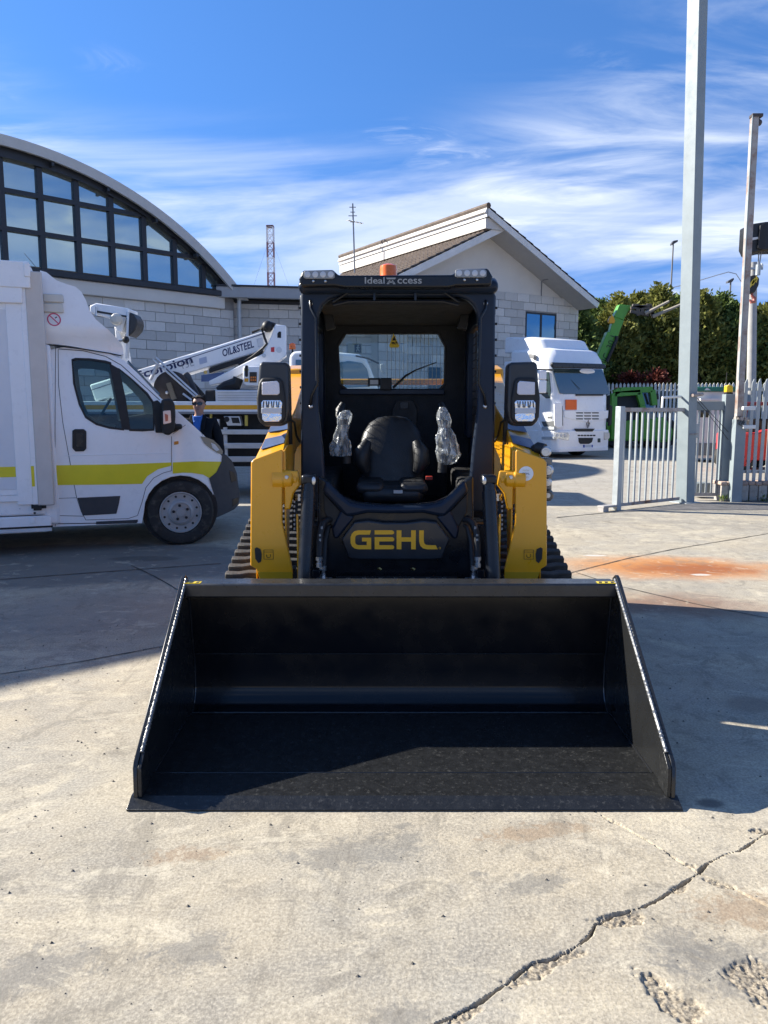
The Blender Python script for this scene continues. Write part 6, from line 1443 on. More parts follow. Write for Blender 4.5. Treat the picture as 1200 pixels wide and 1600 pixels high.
    M_R2 = mat('lorry_rim', (.62, .62, .60), .35, metal=.3)
    for yy in (ww.y, ww.y + 3.6):
        wheel(T, (.12, yy, rW), rW, .30, (-1, 0, 0), M_RUBBER, M_R2); wheel(T, (w - .12, yy, rW), rW, .30, (1, 0, 0), M_RUBBER, M_R2)
    ar = [(ww.y + (rW + .10) * math.cos(R(a)), rW + (rW + .10) * math.sin(R(a))) for a in range(0, 181, 15)]; ai = [(ww.y + (rW + .28) * math.cos(R(a)), rW + (rW + .28) * math.sin(R(a))) for a in range(0, 181, 15)]
    MB().pyz(ar + ai[::-1], -.03, .35).build('wheel_arch', M_WHITE, T, bevel=.01)
    MB().box(.5, w - .5, .6, ww.y + 4.4, .55, .95).build('chassis', M_DARK, T)
    MB().box(.05, w - .05, 2.3, 2.7, zb + .3, zt - .3).build('rear_fairing', M_WHITE, T, bevel=.04)
    # roof deflector
    d0 = [(.75, zt - .02), (1.0, f(700, 278, .9).z), (1.5, f(300, 248, 1.5).z), (2.75, f(200, 248, 2.4).z + .02), (2.75, zt - .02)]
    secs = []
    for t in (.05, .09, .16, .5, .84, .91, .95):
        e = max(0, .16 - min(t, 1 - t)) / .16; secs.append([Vector((w * t, y + .35 * e ** 2 * (1 if y < 2 else 0), z - .10 * e ** 2 * (1 if z > zt else 0))) for y, z in d0])
    MB().loft(secs).build('roof_deflector', M_WHITE, T, bevel=.03, smooth=40)
    return T
lorry()

# ================================================================ GREEN TELEHANDLER
def telehandler():
    D = 30.
    z = lambda zx, zy, d=0.: P(880 + zx / 3.75, 420 + zy / 3.75, D + d)
    T = thing('telehandler', 'green telescopic handler with raised boom and forks beside the hedge', 'telehandler', (z(420, 0).x, D + 1, 0))
    M_G = mat('telehandler_green', (.10, .33, .025), .4, var=.06, coat=.3); M_GD = mat('fork_dark', (.09, .075, .06), .6, var=.2)
    Bo = MB().prism([z(*p, .6) for p in ((100, 800), (175, 820), (258, 540), (320, 395), (262, 365), (215, 480))], (0, .45, 0)).build('boom', M_G, T, bevel=.03)
    MB().prism([z(*p, .65) for p in ((268, 390), (318, 405), (360, 290), (300, 270))], (0, .35, 0)).build('boom_section', M_G, Bo, bevel=.02)
    MB().prism([z(*p, .62) for p in ((298, 280), (352, 300), (385, 245), (405, 240), (402, 215), (330, 208))], (0, .4, 0)).build('boom_head', mat('telehandler_green_lit', (.12, .40, .03), .4), Bo, bevel=.02) if False else MB().prism([z(*p, .62) for p in ((298, 280), (352, 300), (385, 245), (405, 240), (402, 215), (330, 208))], (0, .4, 0)).build('boom_head', M_G, Bo, bevel=.02)
    dr = (z(275, 370, .59) - z(175, 640, .59)).normalized(); upv = Vector((-dr.z, 0, dr.x))
    text('boom_lettering', 'PANORAMIC  30.1', z(172, 775, .59), dr, upv, .24, mat('lettering_dark', (.02, .035, .012), .5), Bo, width=(z(310, 400, .59) - z(172, 775, .59)).length)
    MB().tube([z(255, 545, .5), z(310, 420, .5), z(315, 395, .5)], .07, 8).build('hydraulic_tube', M_DARK, Bo)
    MB().prism([z(*p, .55) for p in rounded([(266, 300), (280, 275), (292, 272), (306, 305), (300, 318), (272, 320)], 5)], (0, .2, 0)).build('lamp_cover', mat('amber_cover', (.75, .36, .02), .4), Bo, bevel=.02)
    Ca = MB()
    for a, b in (((392, 250), (500, 270)), ((405, 215), (510, 235)), ((430, 205), (440, 275)), ((500, 205), (490, 270)), ((460, 215), (465, 270)), ((510, 215), (525, 275)), ((395, 230), (515, 215)), ((520, 255), (530, 285))): Ca.bar(z(*a, .5), z(*b, .5), .14, .12)
    Ca = Ca.build('fork_carriage', M_GD, T, bevel=.01)
    for a, b in (((480, 262), (620, 190)), ((525, 280), (700, 205))): MB().tube([z(*a, .4), z(*b, .2)], [.07, .05], 6).build('fork', mat('fork_pale', (.33, .29, .23), .6), Ca)
    MB().tube([z(610, 195, .2), z(635, 180, .2)], .02, 5).build('fork_tip', M_GD, Ca)
    # cab, mirror, body
    zz = lambda py: z(400, py).z; x = lambda px: z(px, 700).x
    for a, b in (((292, 1000), (296, 730)), ((296, 728), (330, 712)), ((330, 712), (520, 708)), ((440, 725), (462, 800)), ((462, 800), (470, 1000)), ((520, 710), (532, 800)), ((296, 735), (450, 722))): MB().bar(z(*a), z(*b), .22, .22).build('cab_post', M_G, T, bevel=.02)
    MB().prism([z(*p, .15) for p in ((300, 740), (440, 730), (460, 800), (462, 900), (300, 900))], (0, 1.2, 0)).build('cab_interior', mat('cab_dark', (.025, .028, .03), .6), T)
    MB().prism([z(*p, .05) for p in ((452, 724), (515, 718), (530, 800), (532, 880), (475, 880), (470, 800))], (0, .04, 0)).build('cab_glass', mat('cab_blue_glass', (.12, .17, .20), .05, metal=.5), T)
    MB().bar(z(480, 730, .0), z(500, 795, .0), .05, .05).build('wiper', M_DARK, T); MB().prism([z(*p, -.1) for p in ((535, 732), (560, 732), (562, 765), (537, 765))], (0, .1, 0)).build('mirror', M_DARK, T, bevel=.02)
    MB().prism([z(*p, .0) for p in rounded([(308, 695), (328, 695), (330, 712), (308, 714)], 4)], (0, .15, 0)).build('beacon', mat('beacon_red', (.35, .07, .03), .4), T)
    MB().prism([z(*p, .05) for p in ((255, 900), (600, 870), (640, 940), (640, 1010), (255, 1010))], (0, 2.0, 0)).build('body', M_G, T, bevel=.06)
    for px in (330, 590):
        c = z(px, 1000); wheel(T, (c.x, D + .1, .60), .60, .45, (0, -1, 0), M_RUBBER, mat('rim_green', (.12, .36, .03), .5)); wheel(T, (c.x, D + 2.1, .60), .60, .45, (0, 1, 0), M_RUBBER, mat('rim_green', (.12, .36, .03), .5))
    return T
telehandler()
# ================================================================ RIGHT SIDE: trees, fences, gate, poles
zr_ = lambda zx, zy, D: P(880 + zx / 3.75, 420 + zy / 3.75, D)
def leaf_material(name, c1, c2):
    m = bpy.data.materials.new(name); m.use_nodes = True; N, L = m.node_tree.nodes, m.node_tree.links; b = N['Principled BSDF']
    g = N.new('ShaderNodeNewGeometry'); n = N.new('ShaderNodeTexNoise'); n.inputs['Scale'].default_value = 1.3; n.inputs['Detail'].default_value = 5; L.new(g.outputs['Position'], n.inputs['Vector'])
    r = N.new('ShaderNodeMapRange'); r.inputs[1].default_value = .35; r.inputs[2].default_value = .65; L.new(n.outputs[0], r.inputs[0])
    at = N.new('ShaderNodeAttribute'); at.attribute_name = 'tone'
    ad = N.new('ShaderNodeMath'); ad.operation = 'MULTIPLY_ADD'; L.new(at.outputs['Fac'], ad.inputs[0]); ad.inputs[1].default_value = .55; mu = N.new('ShaderNodeMath'); mu.operation = 'MULTIPLY'; L.new(r.outputs[0], mu.inputs[0]); mu.inputs[1].default_value = .45; L.new(mu.outputs[0], ad.inputs[2])
    mx = N.new('ShaderNodeMix'); mx.data_type = 'RGBA'; mx.inputs['A'].default_value = (*c1, 1); mx.inputs['B'].default_value = (*c2, 1); L.new(ad.outputs[0], mx.inputs['Factor'])
    L.new(mx.outputs['Result'], b.inputs['Base Color']); b.inputs['Roughness'].default_value = .6; b.inputs['Specular IOR Level'].default_value = .25
    tr = N.new('ShaderNodeBsdfTranslucent'); L.new(mx.outputs['Result'], tr.inputs[0]); ms = N.new('ShaderNodeMixShader'); ms.inputs[0].default_value = .25; L.new(b.outputs[0], ms.inputs[1]); L.new(tr.outputs[0], ms.inputs[2]); L.new(ms.outputs[0], N['Material Output'].inputs[0])
    return m
M_LEAF = [leaf_material('conifer_leaf', (.045, .080, .020), (.20, .26, .070)), leaf_material('conifer_leaf_warm', (.065, .090, .020), (.30, .285, .07)), leaf_material('leaf_red', (.09, .02, .015), (.20, .06, .04))]
def leaves(rng, cen, nrm, size, n_per, spread, droop=.3):
    """cen: (k,3) clump centres with outward normals -> quads of small leaf blades"""
    k = len(cen); C = np.repeat(cen, n_per, 0); Nn = np.repeat(nrm, n_per, 0); m = len(C)
    pos = C + rng.normal(0, spread, (m, 3))
    d = Nn + rng.normal(0, .75, (m, 3)); d[:, 2] += .35; d /= np.linalg.norm(d, axis=1, keepdims=True)
    a = np.cross(d, rng.normal(0, 1, (m, 3))); a /= np.linalg.norm(a, axis=1, keepdims=True)
    ln = size * rng.uniform(.7, 1.5, (m, 1)); wd = ln * rng.uniform(.16, .30, (m, 1))
    v = np.stack([pos, pos + d * ln * .5 + a * wd, pos + d * ln, pos + d * ln * .5 - a * wd], 1).reshape(-1, 3)
    tone = np.repeat(np.clip(np.repeat(rng.uniform(0, 1, k), n_per) * .6 + rng.uniform(0, .4, m), 0, 1), 4)
    return v, tone
def leaf_object(name, v, tone, m, parent):
    me = bpy.data.meshes.new(name); n = len(v) // 4
    me.vertices.add(len(v)); me.vertices.foreach_set('co', v.astype(np.float32).reshape(-1)); me.loops.add(len(v)); me.loops.foreach_set('vertex_index', np.arange(len(v), dtype=np.int32))
    me.polygons.add(n); me.polygons.foreach_set('loop_start', np.arange(0, len(v), 4, dtype=np.int32)); me.polygons.foreach_set('loop_total', np.full(n, 4, np.int32)); me.update(calc_edges=True)
    at = me.attributes.new('tone', 'FLOAT', 'POINT'); at.data.foreach_set('value', tone.astype(np.float32)); me.materials.append(m)
    o = bpy.data.objects.new(name, me); col.objects.link(o); o.parent = parent; return o
M_BARK = mat('bark', (.085, .065, .05), .9, var=.3, vs_=8)
def tree(px, py, D, w, label, seed, tip=1.0, kind=0):
    rng = np.random.default_rng(seed); top = P(px, py, D); x, h = top.x, top.z
    T = thing('conifer_tree', label, 'tree', (x, D, 0), group='conifers of the tall screen hedge')
    MB().tube([(x, D, 0), (x + .05, D, h * .5), (x, D, h * .95)], [.22, .13, .03], 9).build('trunk', M_BARK, T)
    lb = MB()
    for k in range(26):
        z = h * rng.uniform(.06, .85); a = rng.uniform(0, 6.28); L_ = w * .5 * (1 - .6 * z / h); lb.tube([(x, D, z), (x + L_ * math.cos(a), D + L_ * math.sin(a), z + L_ * .35)], [.05, .012], 5)
    lb.build('limb', M_BARK, T)
    nc = 1150; u = rng.uniform(0, 1, nc) ** .85; z = h * (.04 + .96 * u); a = rng.uniform(0, 2 * np.pi, nc)
    prof = np.where(u < .55, 1.0, 1 - ((u - .55) / .45) ** 1.7 * tip) * (w * .5)
    nz = np.array([mnoise.fractal(Vector((math.cos(t) * 1.5, math.sin(t) * 1.5 + seed, q * .75)), 1., 2., 3) for t, q in zip(a, z)])
    rad = np.maximum(prof * (.80 + .42 * nz) * np.sqrt(rng.uniform(.55, 1.0, nc)), .05)
    cen = np.stack([rad * np.cos(a), rad * np.sin(a), z], 1); nrm = np.stack([np.cos(a), np.sin(a), np.full(nc, .35)], 1)
    v, tone = leaves(rng, cen, nrm, .22, 9, .14)
    leaf_object('crown', v, tone, M_LEAF[kind], T)
    return T
spots = [(903, 486, 35.5, 3.0, 'darkest conifer of the hedge, right beside the house wall', 0), (937, 476, 37, 2.9, 'conifer rising right behind the lower green boom', 0), (966, 470, 36.2, 3.0, 'yellowish conifer behind the raised green boom head', 1), (997, 466, 37.2, 3.0, 'conifer behind the forks of the green telehandler', 1), (1031, 454, 36.4, 3.0, 'tallest conifer of the hedge, left of the thick square pole', 1), (1062, 470, 37.4, 2.9, 'conifer mostly hidden behind the thick square pole', 0), (1096, 463, 36.2, 3.0, 'conifer just right of the thick square pole', 1), (1128, 468, 37, 2.8, 'conifer below the small street lamp', 0), (1154, 482, 36, 2.6, 'conifer behind the rusty leaning post', 0), (1186, 486, 37, 2.8, 'low conifer below the crane hook', 1), (1216, 474, 36, 3.0, 'conifer cut by the right edge of the picture', 1), (1250, 474, 37, 3.0, 'conifer outside the frame at the end of the hedge', 0)]
for i, (px, py, D, w, lab, kd) in enumerate(spots): tree(px, py, D, w * 1.15, lab, 20 + i, kind=kd)
def shrub(px, py, D, w, h, label, seed, kind):
    rng = np.random.default_rng(seed); c = P(px, py, D)
    T = thing('shrub', label, 'shrub', (c.x, D, 0)); MB().tube([(c.x, D, 0), (c.x, D, c.z)], [.05, .02], 6).build('stem', M_BARK, T)
    nc = 120; cen = rng.normal(0, 1, (nc, 3)); cen /= np.linalg.norm(cen, axis=1, keepdims=True); cen *= rng.uniform(.3, 1, (nc, 1)) * np.array([w, .5, h]); nrm = cen / np.linalg.norm(cen, axis=1, keepdims=True); cen[:, 2] += c.z
    v, t = leaves(rng, cen, nrm, .17, 8, .10); leaf_object('crown', v, t, M_LEAF[kind], T)
shrub(1027, 593, 33.8, .38, .28, 'small red-leaved shrub in front of the dark hedge foot', 91, 2); shrub(985, 594, 33.9, .4, .22, 'reddish low shrub behind the green telehandler cab', 92, 2)

M_PAL = mat('grey_blue_paint', (.215, .255, .27), .5, var=.1, vs_=3, dirt=(.22, .13, .08, .64, .5), dirt_s=3)
M_GAL = mat('galvanised', (.36, .39, .40), .45, metal=.3, var=.1, dirt=(.28, .20, .14, .66, .5), dirt_s=4)
M_RUST = mat('rusty_paint', (.36, .34, .32), .65, var=.15, vs_=4, dirt=(.17, .065, .025, .47, .9), dirt_s=2.2)
def pole():
    D = 12.4; a, b = P(1070, 787, D), P(1090, 0, D); s = .105
    T = lthing('square_pole', 'tall thick pale grey square steel pole beside the gate', 'pole', (a.x, D, 0), R(34))
    lean = (b.x - a.x) / b.z; Ht = 9.6; M = Matrix.Rotation(-R(34), 3, 'Z'); l = M @ Vector((lean * Ht, 0, 0))
    MB().loft([[(x * s, y * s, 0) for x, y in ((-1, -1), (1, -1), (1, 1), (-1, 1))], [(x * s + l.x, y * s + l.y, Ht) for x, y in ((-1, -1), (1, -1), (1, 1), (-1, 1))]]).build('shaft', M_PAL, T, bevel=.008)
    MB().box(-.17, .17, -.17, .17, 0, .015).build('base_plate', M_GAL, T, bevel=.003); MB().box(-.06 + l.x, .06 + l.x, -.06 + l.y, .06 + l.y, Ht, Ht + .01).build('cap', M_GAL, T)
    z = P(1070, 618, D).z; MB().tube([(-.12, -.12, z), (.14, -.12, z + .02)], .025, 8).build('cable_clamp', M_RUST, T); MB().box(-.107, .107, -.108, -.1, P(0, 678, D).z - .004, P(0, 677, D).z).build('weld_mark', M_RUST, T)
pole()
def leaning_post():
    D = 12.5; a, b = P(1147, 785, D), P(1179, 182, D)
    T = thing('rusty_post', 'slim rusty steel post leaning right beside the gate', 'post', (a.x, D, 0))
    d = (b - a); MB().bar(Vector((a.x, D, 0)), Vector((b.x, D, b.z)), .10, .10, (0, 1, 0)).build('shaft', M_RUST, T, bevel=.006)
    MB().bar(a + d * .33 + Vector((-.052, -.05, 0)), b + Vector((-.052, -.05, 0)), .012, .02, (0, 1, 0)).build('edge_strip', M_PAL, T)
    MB().box(b.x - .06, b.x + .11, D - .06, D + .06, b.z - .02, b.z + .03).build('cap', mat('cap_dark', (.06, .05, .05), .6), T, bevel=.01); MB().ball((b.x + .07, D, b.z - .09), .05, 10, 7).build('pulley', mat('cap_dark', (.06, .05, .05), .6), T)
    MB().box(a.x - .085, a.x + .085, D - .085, D + .06, .0, P(0, 655, D).z).build('sleeve', M_PAL, T, bevel=.006)
    z = P(0, 655, D).z; MB().lathe([(.11, 0), (.11, .05)], (a.x + .03, D, z - .02), 'z', 12).build('clamp', M_RUST, T)
    for py in (638, 667): q = P(1170, py, D - .1); MB().box(q.x - .10, q.x + .10, D - .13, D - .06, q.z - .03, q.z + .03).build('junction_box', mat('white_box', (.62, .63, .62), .5), T, bevel=.008)
    w = MB()
    for k in range(4): w.tube([P(1150 + k * 2, 650, D - .08), P(1153 + k * 3, 662 + k, D - .12), P(1164, 668 - k * 8, D - .1)], .006, 5)
    w.build('loose_wires', M_DARK, T)
leaning_post()
def gate():
    g0, g1 = G(963, 797), G(1060, 786); a = math.atan2(g1.y - g0.y, g1.x - g0.x); L = (g1 - g0).length
    T = lthing('sliding_gate', 'grey steel bar gate standing left of the square pole', 'gate', (g0.x, g0.y, 0), a)
    top = LQ(T, 963, 637, 1, 0).z
    MB().box(-.05, .05, -.05, .05, .0, top + .02).build('end_post', M_GAL, T, bevel=.006)
    MB().box(.05, L, -.03, .03, top - .06, top).build('top_rail', M_RUST, T, bevel=.004); MB().box(.05, L, -.02, .02, .05, .10).build('bottom_rail', M_RUST, T, bevel=.004)
    b0 = None
    for k, zx in enumerate((355, 392, 425, 458, 492, 525, 558, 588, 618, 650)):
        x = LQ(T, 880 + zx / 3.75, 700, 1, 0).x
        if x > L - .02: continue
        if b0 is None: b0 = MB().box(-.014, .014, -.014, .014, .10, top - .06).build('bar', M_GAL, T, bevel=.003); o = b0
        else: o = dup(b0, T)
        o.location = (x, random.uniform(-.004, .004), 0); o.rotation_euler = (0, random.uniform(-.004, .004), 0)
    MB().box(-.36, -.05, -.06, .06, .06, .09).build('latch_arm', M_RUST, T, bevel=.004); MB().box(-.36, -.24, -.05, .05, .0, .06).build('latch_block', M_RUST, T)
    q = LQ(T, 1040, 612, 1, .0); MB().tube([(q.x, .05, top), (q.x, .05, top + .16), (L + .1, .05, top + .18)], .02, 6).build('guide_bracket', mat('white_box', (.62, .63, .62), .5), T)
    return T
gate()
def gate_portal():
    g0, g1 = G(1081, 783), G(1136, 780); D = 12.75
    a, b = P(1081, 700, D), P(1136, 700, D)
    T = thing('gate_portal', 'short grey barred section with heavy beam between the two poles', 'gate section', ((a.x + b.x) / 2, D, 0))
    zt, zb = P(0, 627, D).z, P(0, 641, D).z
    MB().box(a.x, b.x + .06, D - .04, D + .04, zb, zt).build('beam', M_PAL, T, bevel=.006)
    MB().box(P(1127, 690, D).x, P(1143, 690, D).x, D - .075, D + .075, 0, P(0, 616, D).z).build('post', M_PAL, T, bevel=.006)
    b0 = None
    for zx in (760, 787, 817, 849, 881, 909):
        x = P(880 + zx / 3.75, 700, D).x
        if b0 is None: b0 = MB().box(-.014, .014, -.014, .014, .12, zb).build('bar', M_GAL, T, bevel=.003); o = b0; base = Vector(((a.x + b.x) / 2, D, 0)); b0.data.transform(Matrix.Translation(base))
        else: o = dup(b0, T)
        o.location = (x - base.x, 0, 0)
    MB().box(a.x, b.x, D - .02, D + .02, .07, .12).build('bottom_rail', M_RUST, T)
    p, r = P(1080, 662, D - .05), P(1091, 684, D - .05); MB().box(p.x, r.x, D - .08, D - .03, r.z, p.z).build('lock_box', M_GAL, T, bevel=.01)
    w = MB()
    for k in range(2): w.tube([P(1086, 618 + k * 5, D - .1), P(1110, 645 + k * 6, D - .1), P(1138, 675 + k * 12, D - .1)], .005, 5)
    w.build('slack_wire', M_DARK, T)
    q, r = P(1086, 756, D + .3), P(1109, 774, D + .3); MB().box(q.x, r.x, D + .25, D + .5, max(r.z, .02), q.z + .02).build('motor_box', mat('motor_grey', (.20, .22, .22), .6), T, bevel=.02)
gate_portal()
def amber_lamp():
    D = 12.75; a = P(1138, 616, D)
    T = thing('flashing_lamp', 'small amber warning lamp on top of the gate post', 'lamp', (a.x, D, a.z))
    MB().box(a.x - .055, a.x + .055, D - .05, D + .05, a.z, a.z + .03).build('base', M_DARK, T, bevel=.006)
    z1 = P(0, 601, D).z; MB().pxz(rounded([(a.x - .058, a.z + .03), (a.x + .055, a.z + .03), (a.x + .05, z1 - .02), (a.x - .01, z1), (a.x - .055, z1 - .02)], .015), D - .05, D + .05).build('lens', mat('amber_lens', (.75, .48, .02), .3, coat=.4), T, bevel=.012)
    MB().tube([(a.x - .05, D, z1), (a.x - .045, D, z1 + .2)], .006, 5).build('aerial', M_DARK, T)
amber_lamp()
def palisade(name, label, p0, p1, px_list, ztop, zbot, m, rails, w, pointed=True, D0=None):
    pass
def near_fence():
    D = 12.7; T = thing('palisade_fence', 'pale grey pointed palisade fence on the stone kerb at the right edge', 'fence', (P(1190, 690, D).x, D, 0)); base = Vector((P(1190, 690, D).x, D, 0))
    zt, zb = P(0, 592, D).z, P(0, 752, D).z; x0, x1 = P(1155, 690, D).x, P(1420, 690, D).x
    for zz in (P(0, 608, D).z, P(0, 737, D).z): MB().bar((x0, D + .02, zz), (x1, D + .02, zz), .03, .05).build('rail', M_GAL, T, bevel=.004)
    s0 = None; x = x0 + .06; k = 0
    while x < x1:
        if s0 is None:
            sl = MB(); hh = zt - zb; sl.prism([(-.028, 0, 0), (.028, 0, 0), (.028, 0, hh - .07), (.010, -.012, hh - .01), (0, -.016, hh), (-.010, -.012, hh - .01), (-.028, 0, hh - .07)], (0, .012, 0)); s0 = sl.build('slat', M_GAL, None, bevel=.002, seg=1); s0.parent = T; o = s0
        else: o = dup(s0, T)
        o.location = (x - base.x, -.02, zb + random.uniform(-.01, .01)); o.rotation_euler = (0, random.uniform(-.006, .006), 0); x += .105; k += 1
near_fence()
def kerb_wall():
    D = 12.55; x0, x1 = P(1130, 690, D).x, P(1420, 690, D).x; zt = P(0, 752, D).z
    T = thing('kerb_wall', 'low weathered stone wall with brick coping under the palisade fence', 'wall', (P(1190, 690, D).x, D + .1, 0)); base = Vector((P(1190, 690, D).x, D + .1, 0))
    MB().box(x0 + .03, x1, D + .02, D + .30, 0, zt - .05).build('core', M_MORTAR, T)
    Mb = [mat('kerb_stone', (.34, .31, .27), .85, var=.25, vs_=9, rand=.2, bump=.5, bs=25), mat('coping_brick', (.37, .27, .215), .85, var=.2, vs_=9, rand=.2, bump=.4, bs=30)]
    s0 = b0 = None; x = x0
    while x < x1 - .1:
        w = .15
        if s0 is None: s0 = MB().box(-w / 2 + .006, w / 2 - .006, 0, .04, .0, zt - .07).build('stone', Mb[0], None, bevel=.012); s0.parent = T; o = s0
        else: o = dup(s0, T)
        o.location = (x + w / 2 - base.x, -.12 + random.uniform(-.008, .008), 0.01); x += w + .005
    x = x0 - .02
    while x < x1 - .1:
        w = .115
        if b0 is None: b0 = MB().box(-w / 2 + .004, w / 2 - .004, 0, .34, 0, .06).build('brick', Mb[1], None, bevel=.014); b0.parent = T; o = b0
        else: o = dup(b0, T)
        o.location = (x + w / 2 - base.x, -.14 + random.uniform(-.006, .006), zt - .065 + random.uniform(-.005, .005)); o.rotation_euler = (0, 0, random.uniform(-.02, .02)); x += w
    rng = np.random.default_rng(5); cen = np.stack([rng.uniform(x0, x1, 50), np.full(50, D - .03), rng.uniform(0.01, .05, 50)], 1)
    v, t = leaves(rng, cen, np.tile([0, -.3, 1.], (50, 1)), .06, 6, .03); g = leaf_object('weeds', v, t, M_LEAF[0], None); tag(g, 'small weeds growing along the foot of the kerb wall', None, None, 'stuff')
kerb_wall()
def kerb_slab():
    a = [G(1040, 800), G(1080, 787), G(1128, 782), G(1300, 786), G(1300, 800)]
    o = MB().pxy([(p.x, p.y) for p in (G(955, 801), G(1060, 789), G(1128, 784), G(1320, 783), G(1320, 797), G(1060, 797))], .0005, .006).build('gate_track', mat('gate_track', (.16, .15, .14), .8, var=.3, vs_=6), None); tag(o, kind='structure')
kerb_slab()
def back_fence():
    D = 33.; x0, x1 = P(948, 690, D).x, P(1300, 690, D).x; zt, zb = P(0, 598, D).z, .1
    T = thing('boundary_fence', 'long white palisade fence in front of the hedge', 'fence', ((x0 + x1) / 2, D, 0)); bx = (x0 + x1) / 2
    M_FW = mat('fence_white', (.60, .60, .56), .6, var=.1)
    for z in (.5, zt - .35): MB().box(x0, x1, D + .03, D + .07, z, z + .06).build('rail', M_FW, T)
    s0 = None; x = x0
    while x < x1:
        if s0 is None: s0 = MB().pxz([(-.05, zb), (.05, zb), (.05, zt - .08), (0, zt), (-.05, zt - .08)], -.01, .015).build('slat', M_FW, None, smooth=0); s0.parent = T; o = s0
        else: o = dup(s0, T)
        o.location = (x - bx, 0, random.uniform(-.015, .015)); x += .165
back_fence()
def site_cabin():
    D = 22.; q = lambda zx, zy: zr_(zx, zy, D)
    T = thing('site_cabin', 'white site cabin with green roof edge behind the gate', 'cabin', ((q(755, 880).x + q(995, 880).x) / 2, D + 1, 0))
    MB().box(q(775, 880).x, q(1010, 880).x, D, D + 1.2, .12, q(0, 718).z).build('wall', mat('cabin_white', (.66, .65, .61), .6, var=.06), T, bevel=.02)
    MB().box(q(768, 880).x, q(1018, 880).x, D - .08, D + 1.3, q(0, 718).z, q(0, 692).z).build('roof', mat('cabin_green', (.02, .16, .11), .5), T, bevel=.015)
    MB().prism([(p.x, D - .09, p.z) for p in (q(818, 712), (q(835, 697)), q(858, 712))], (0, .01, 0)).build('roof_emblem', mat('emblem_white', (.55, .62, .6), .5), T)
    MB().box(q(790, 880).x, q(910, 880).x, D - .12, D, q(0, 772).z, q(0, 760).z).build('canopy', mat('cabin_white', (.6, .6, .6), .6), T)
    MB().box(q(790, 880).x, q(860, 880).x, D - .02, D + .02, q(0, 870).z, q(0, 780).z).build('window', mat('dark_glass', (.02, .03, .035), .05), T)
    MB().box(q(778, 880).x, q(990, 880).x, D - .03, D + .0, .2, .55).build('skirt', mat('cabin_skirt', (.16, .18, .18), .7), T)
site_cabin()
def red_machine():
    D = 19.; q = lambda zx, zy: zr_(zx, zy, D)
    T = thing('red_forklift', 'red forklift truck with dark overhead guard behind the palisade fence', 'forklift', (q(1150, 880).x, D + .8, 0))
    Mr = mat('forklift_red', (.55, .04, .045), .4, coat=.3); x0, x1 = q(1035, 880).x, q(1330, 880).x
    MB().pxz(rounded([(x0, .25), (x1, .25), (x1, q(0, 955).z), (q(1200, 880).x, q(0, 940).z), (q(1160, 880).x, q(0, 960).z), (x0, q(0, 968).z)], .06), D, D + 1.3).build('body', Mr, T, bevel=.03)
    for zx in (1060, 1290): MB().bar((q(zx, 880).x, D + .1, q(0, 965).z), (q(zx + 20, 880).x, D + .1, q(0, 785).z), .09, .09).build('guard_post', mat('guard_maroon', (.16, .02, .03), .5), T)
    MB().box(q(1045, 880).x, x1, D, D + 1.2, q(0, 800).z, q(0, 780).z).build('guard_roof', mat('guard_maroon', (.16, .02, .03), .5), T, bevel=.02)
    MB().box(q(1130, 880).x, q(1250, 880).x, D + .3, D + .9, q(0, 965).z, q(0, 880).z).build('seat', M_DARK, T, bevel=.05)
    for zx in (1080, 1290): wheel(T, (q(zx, 880).x, D + .02, .28), .28, .2, (0, -1, 0), M_RUBBER, Mr); wheel(T, (q(zx, 880).x, D + 1.25, .28), .28, .2, (0, 1, 0), M_RUBBER, Mr)
red_machine()
def far_block():
    D = 46.; q = lambda zx, zy: zr_(zx, zy, D)
    T = thing('concrete_block_building', 'flat-topped grey concrete building rising just above the hedge', 'building', (q(350, 200).x, D + 4, 0))
    MB().pxz([(q(80, 200).x, 0), (q(510, 200).x, 0), (q(510, 200).x, q(0, 168).z), (q(430, 200).x, q(0, 165).z), (q(80, 200).x, q(0, 232).z)], D, D + 8).build('wall', mat('concrete_old', (.33, .32, .29), .85, var=.15, vs_=.8), T)
    MB().prism([(p.x, D - .15, p.z) for p in (q(75, 236), q(430, 163), q(515, 166), q(515, 172), q(430, 172), q(75, 243))], (0, 8.3, 0)).build('roof', mat('coping_grey', (.26, .25, .23), .8), T)
    T2 = thing('long_parapet', 'distant grey parapet between the hedge tops at the right', 'building', (zr_(1000, 240, 50).x, 52, 0))
    MB().box(zr_(760, 240, 50).x, zr_(1500, 240, 50).x, 50, 54, 0, zr_(0, 240, 50).z).build('wall', mat('concrete_old', (.33, .32, .29), .85), T2)
    MB().box(zr_(755, 240, 50).x, zr_(1500, 240, 50).x, 49.9, 54.1, zr_(0, 240, 50).z, zr_(0, 232, 50).z).build('coping', mat('coping_grey', (.26, .25, .23), .8), T2)
far_block()
def street_lamp(name, label, px, pyt, pyb, D, head):
    a, b = P(px - 3 * (pyb - pyt) / 87, pyb, D), P(px, pyt, D)
    T = thing(name, label, 'street lamp', (b.x, D, 0), group='street lamps beyond the hedge')
    MB().tube([(b.x - .05, D, 0), (b.x, D, b.z)], [.09, .05], 10).build('column', mat('lamp_column', (.12, .115, .11), .6), T)
    s = head; MB().prism([(b.x + x * s, D - .15, b.z + z * s) for x, z in ((-.15, -.12), (.28, .12), (.30, .26), (-.05, .20), (-.18, .0))], (0, .35, 0)).build('lamp_head', mat('lamp_head_dark', (.06, .06, .062), .5), T, bevel=.02)
street_lamp('street_lamp', 'slim dark floodlight column left of the thick square pole', 1052, 381, 466, 60., 1.)
street_lamp('street_lamp', 'short street lamp between the thick pole and the rusty post', 1142, 437, 480, 55., -.9)
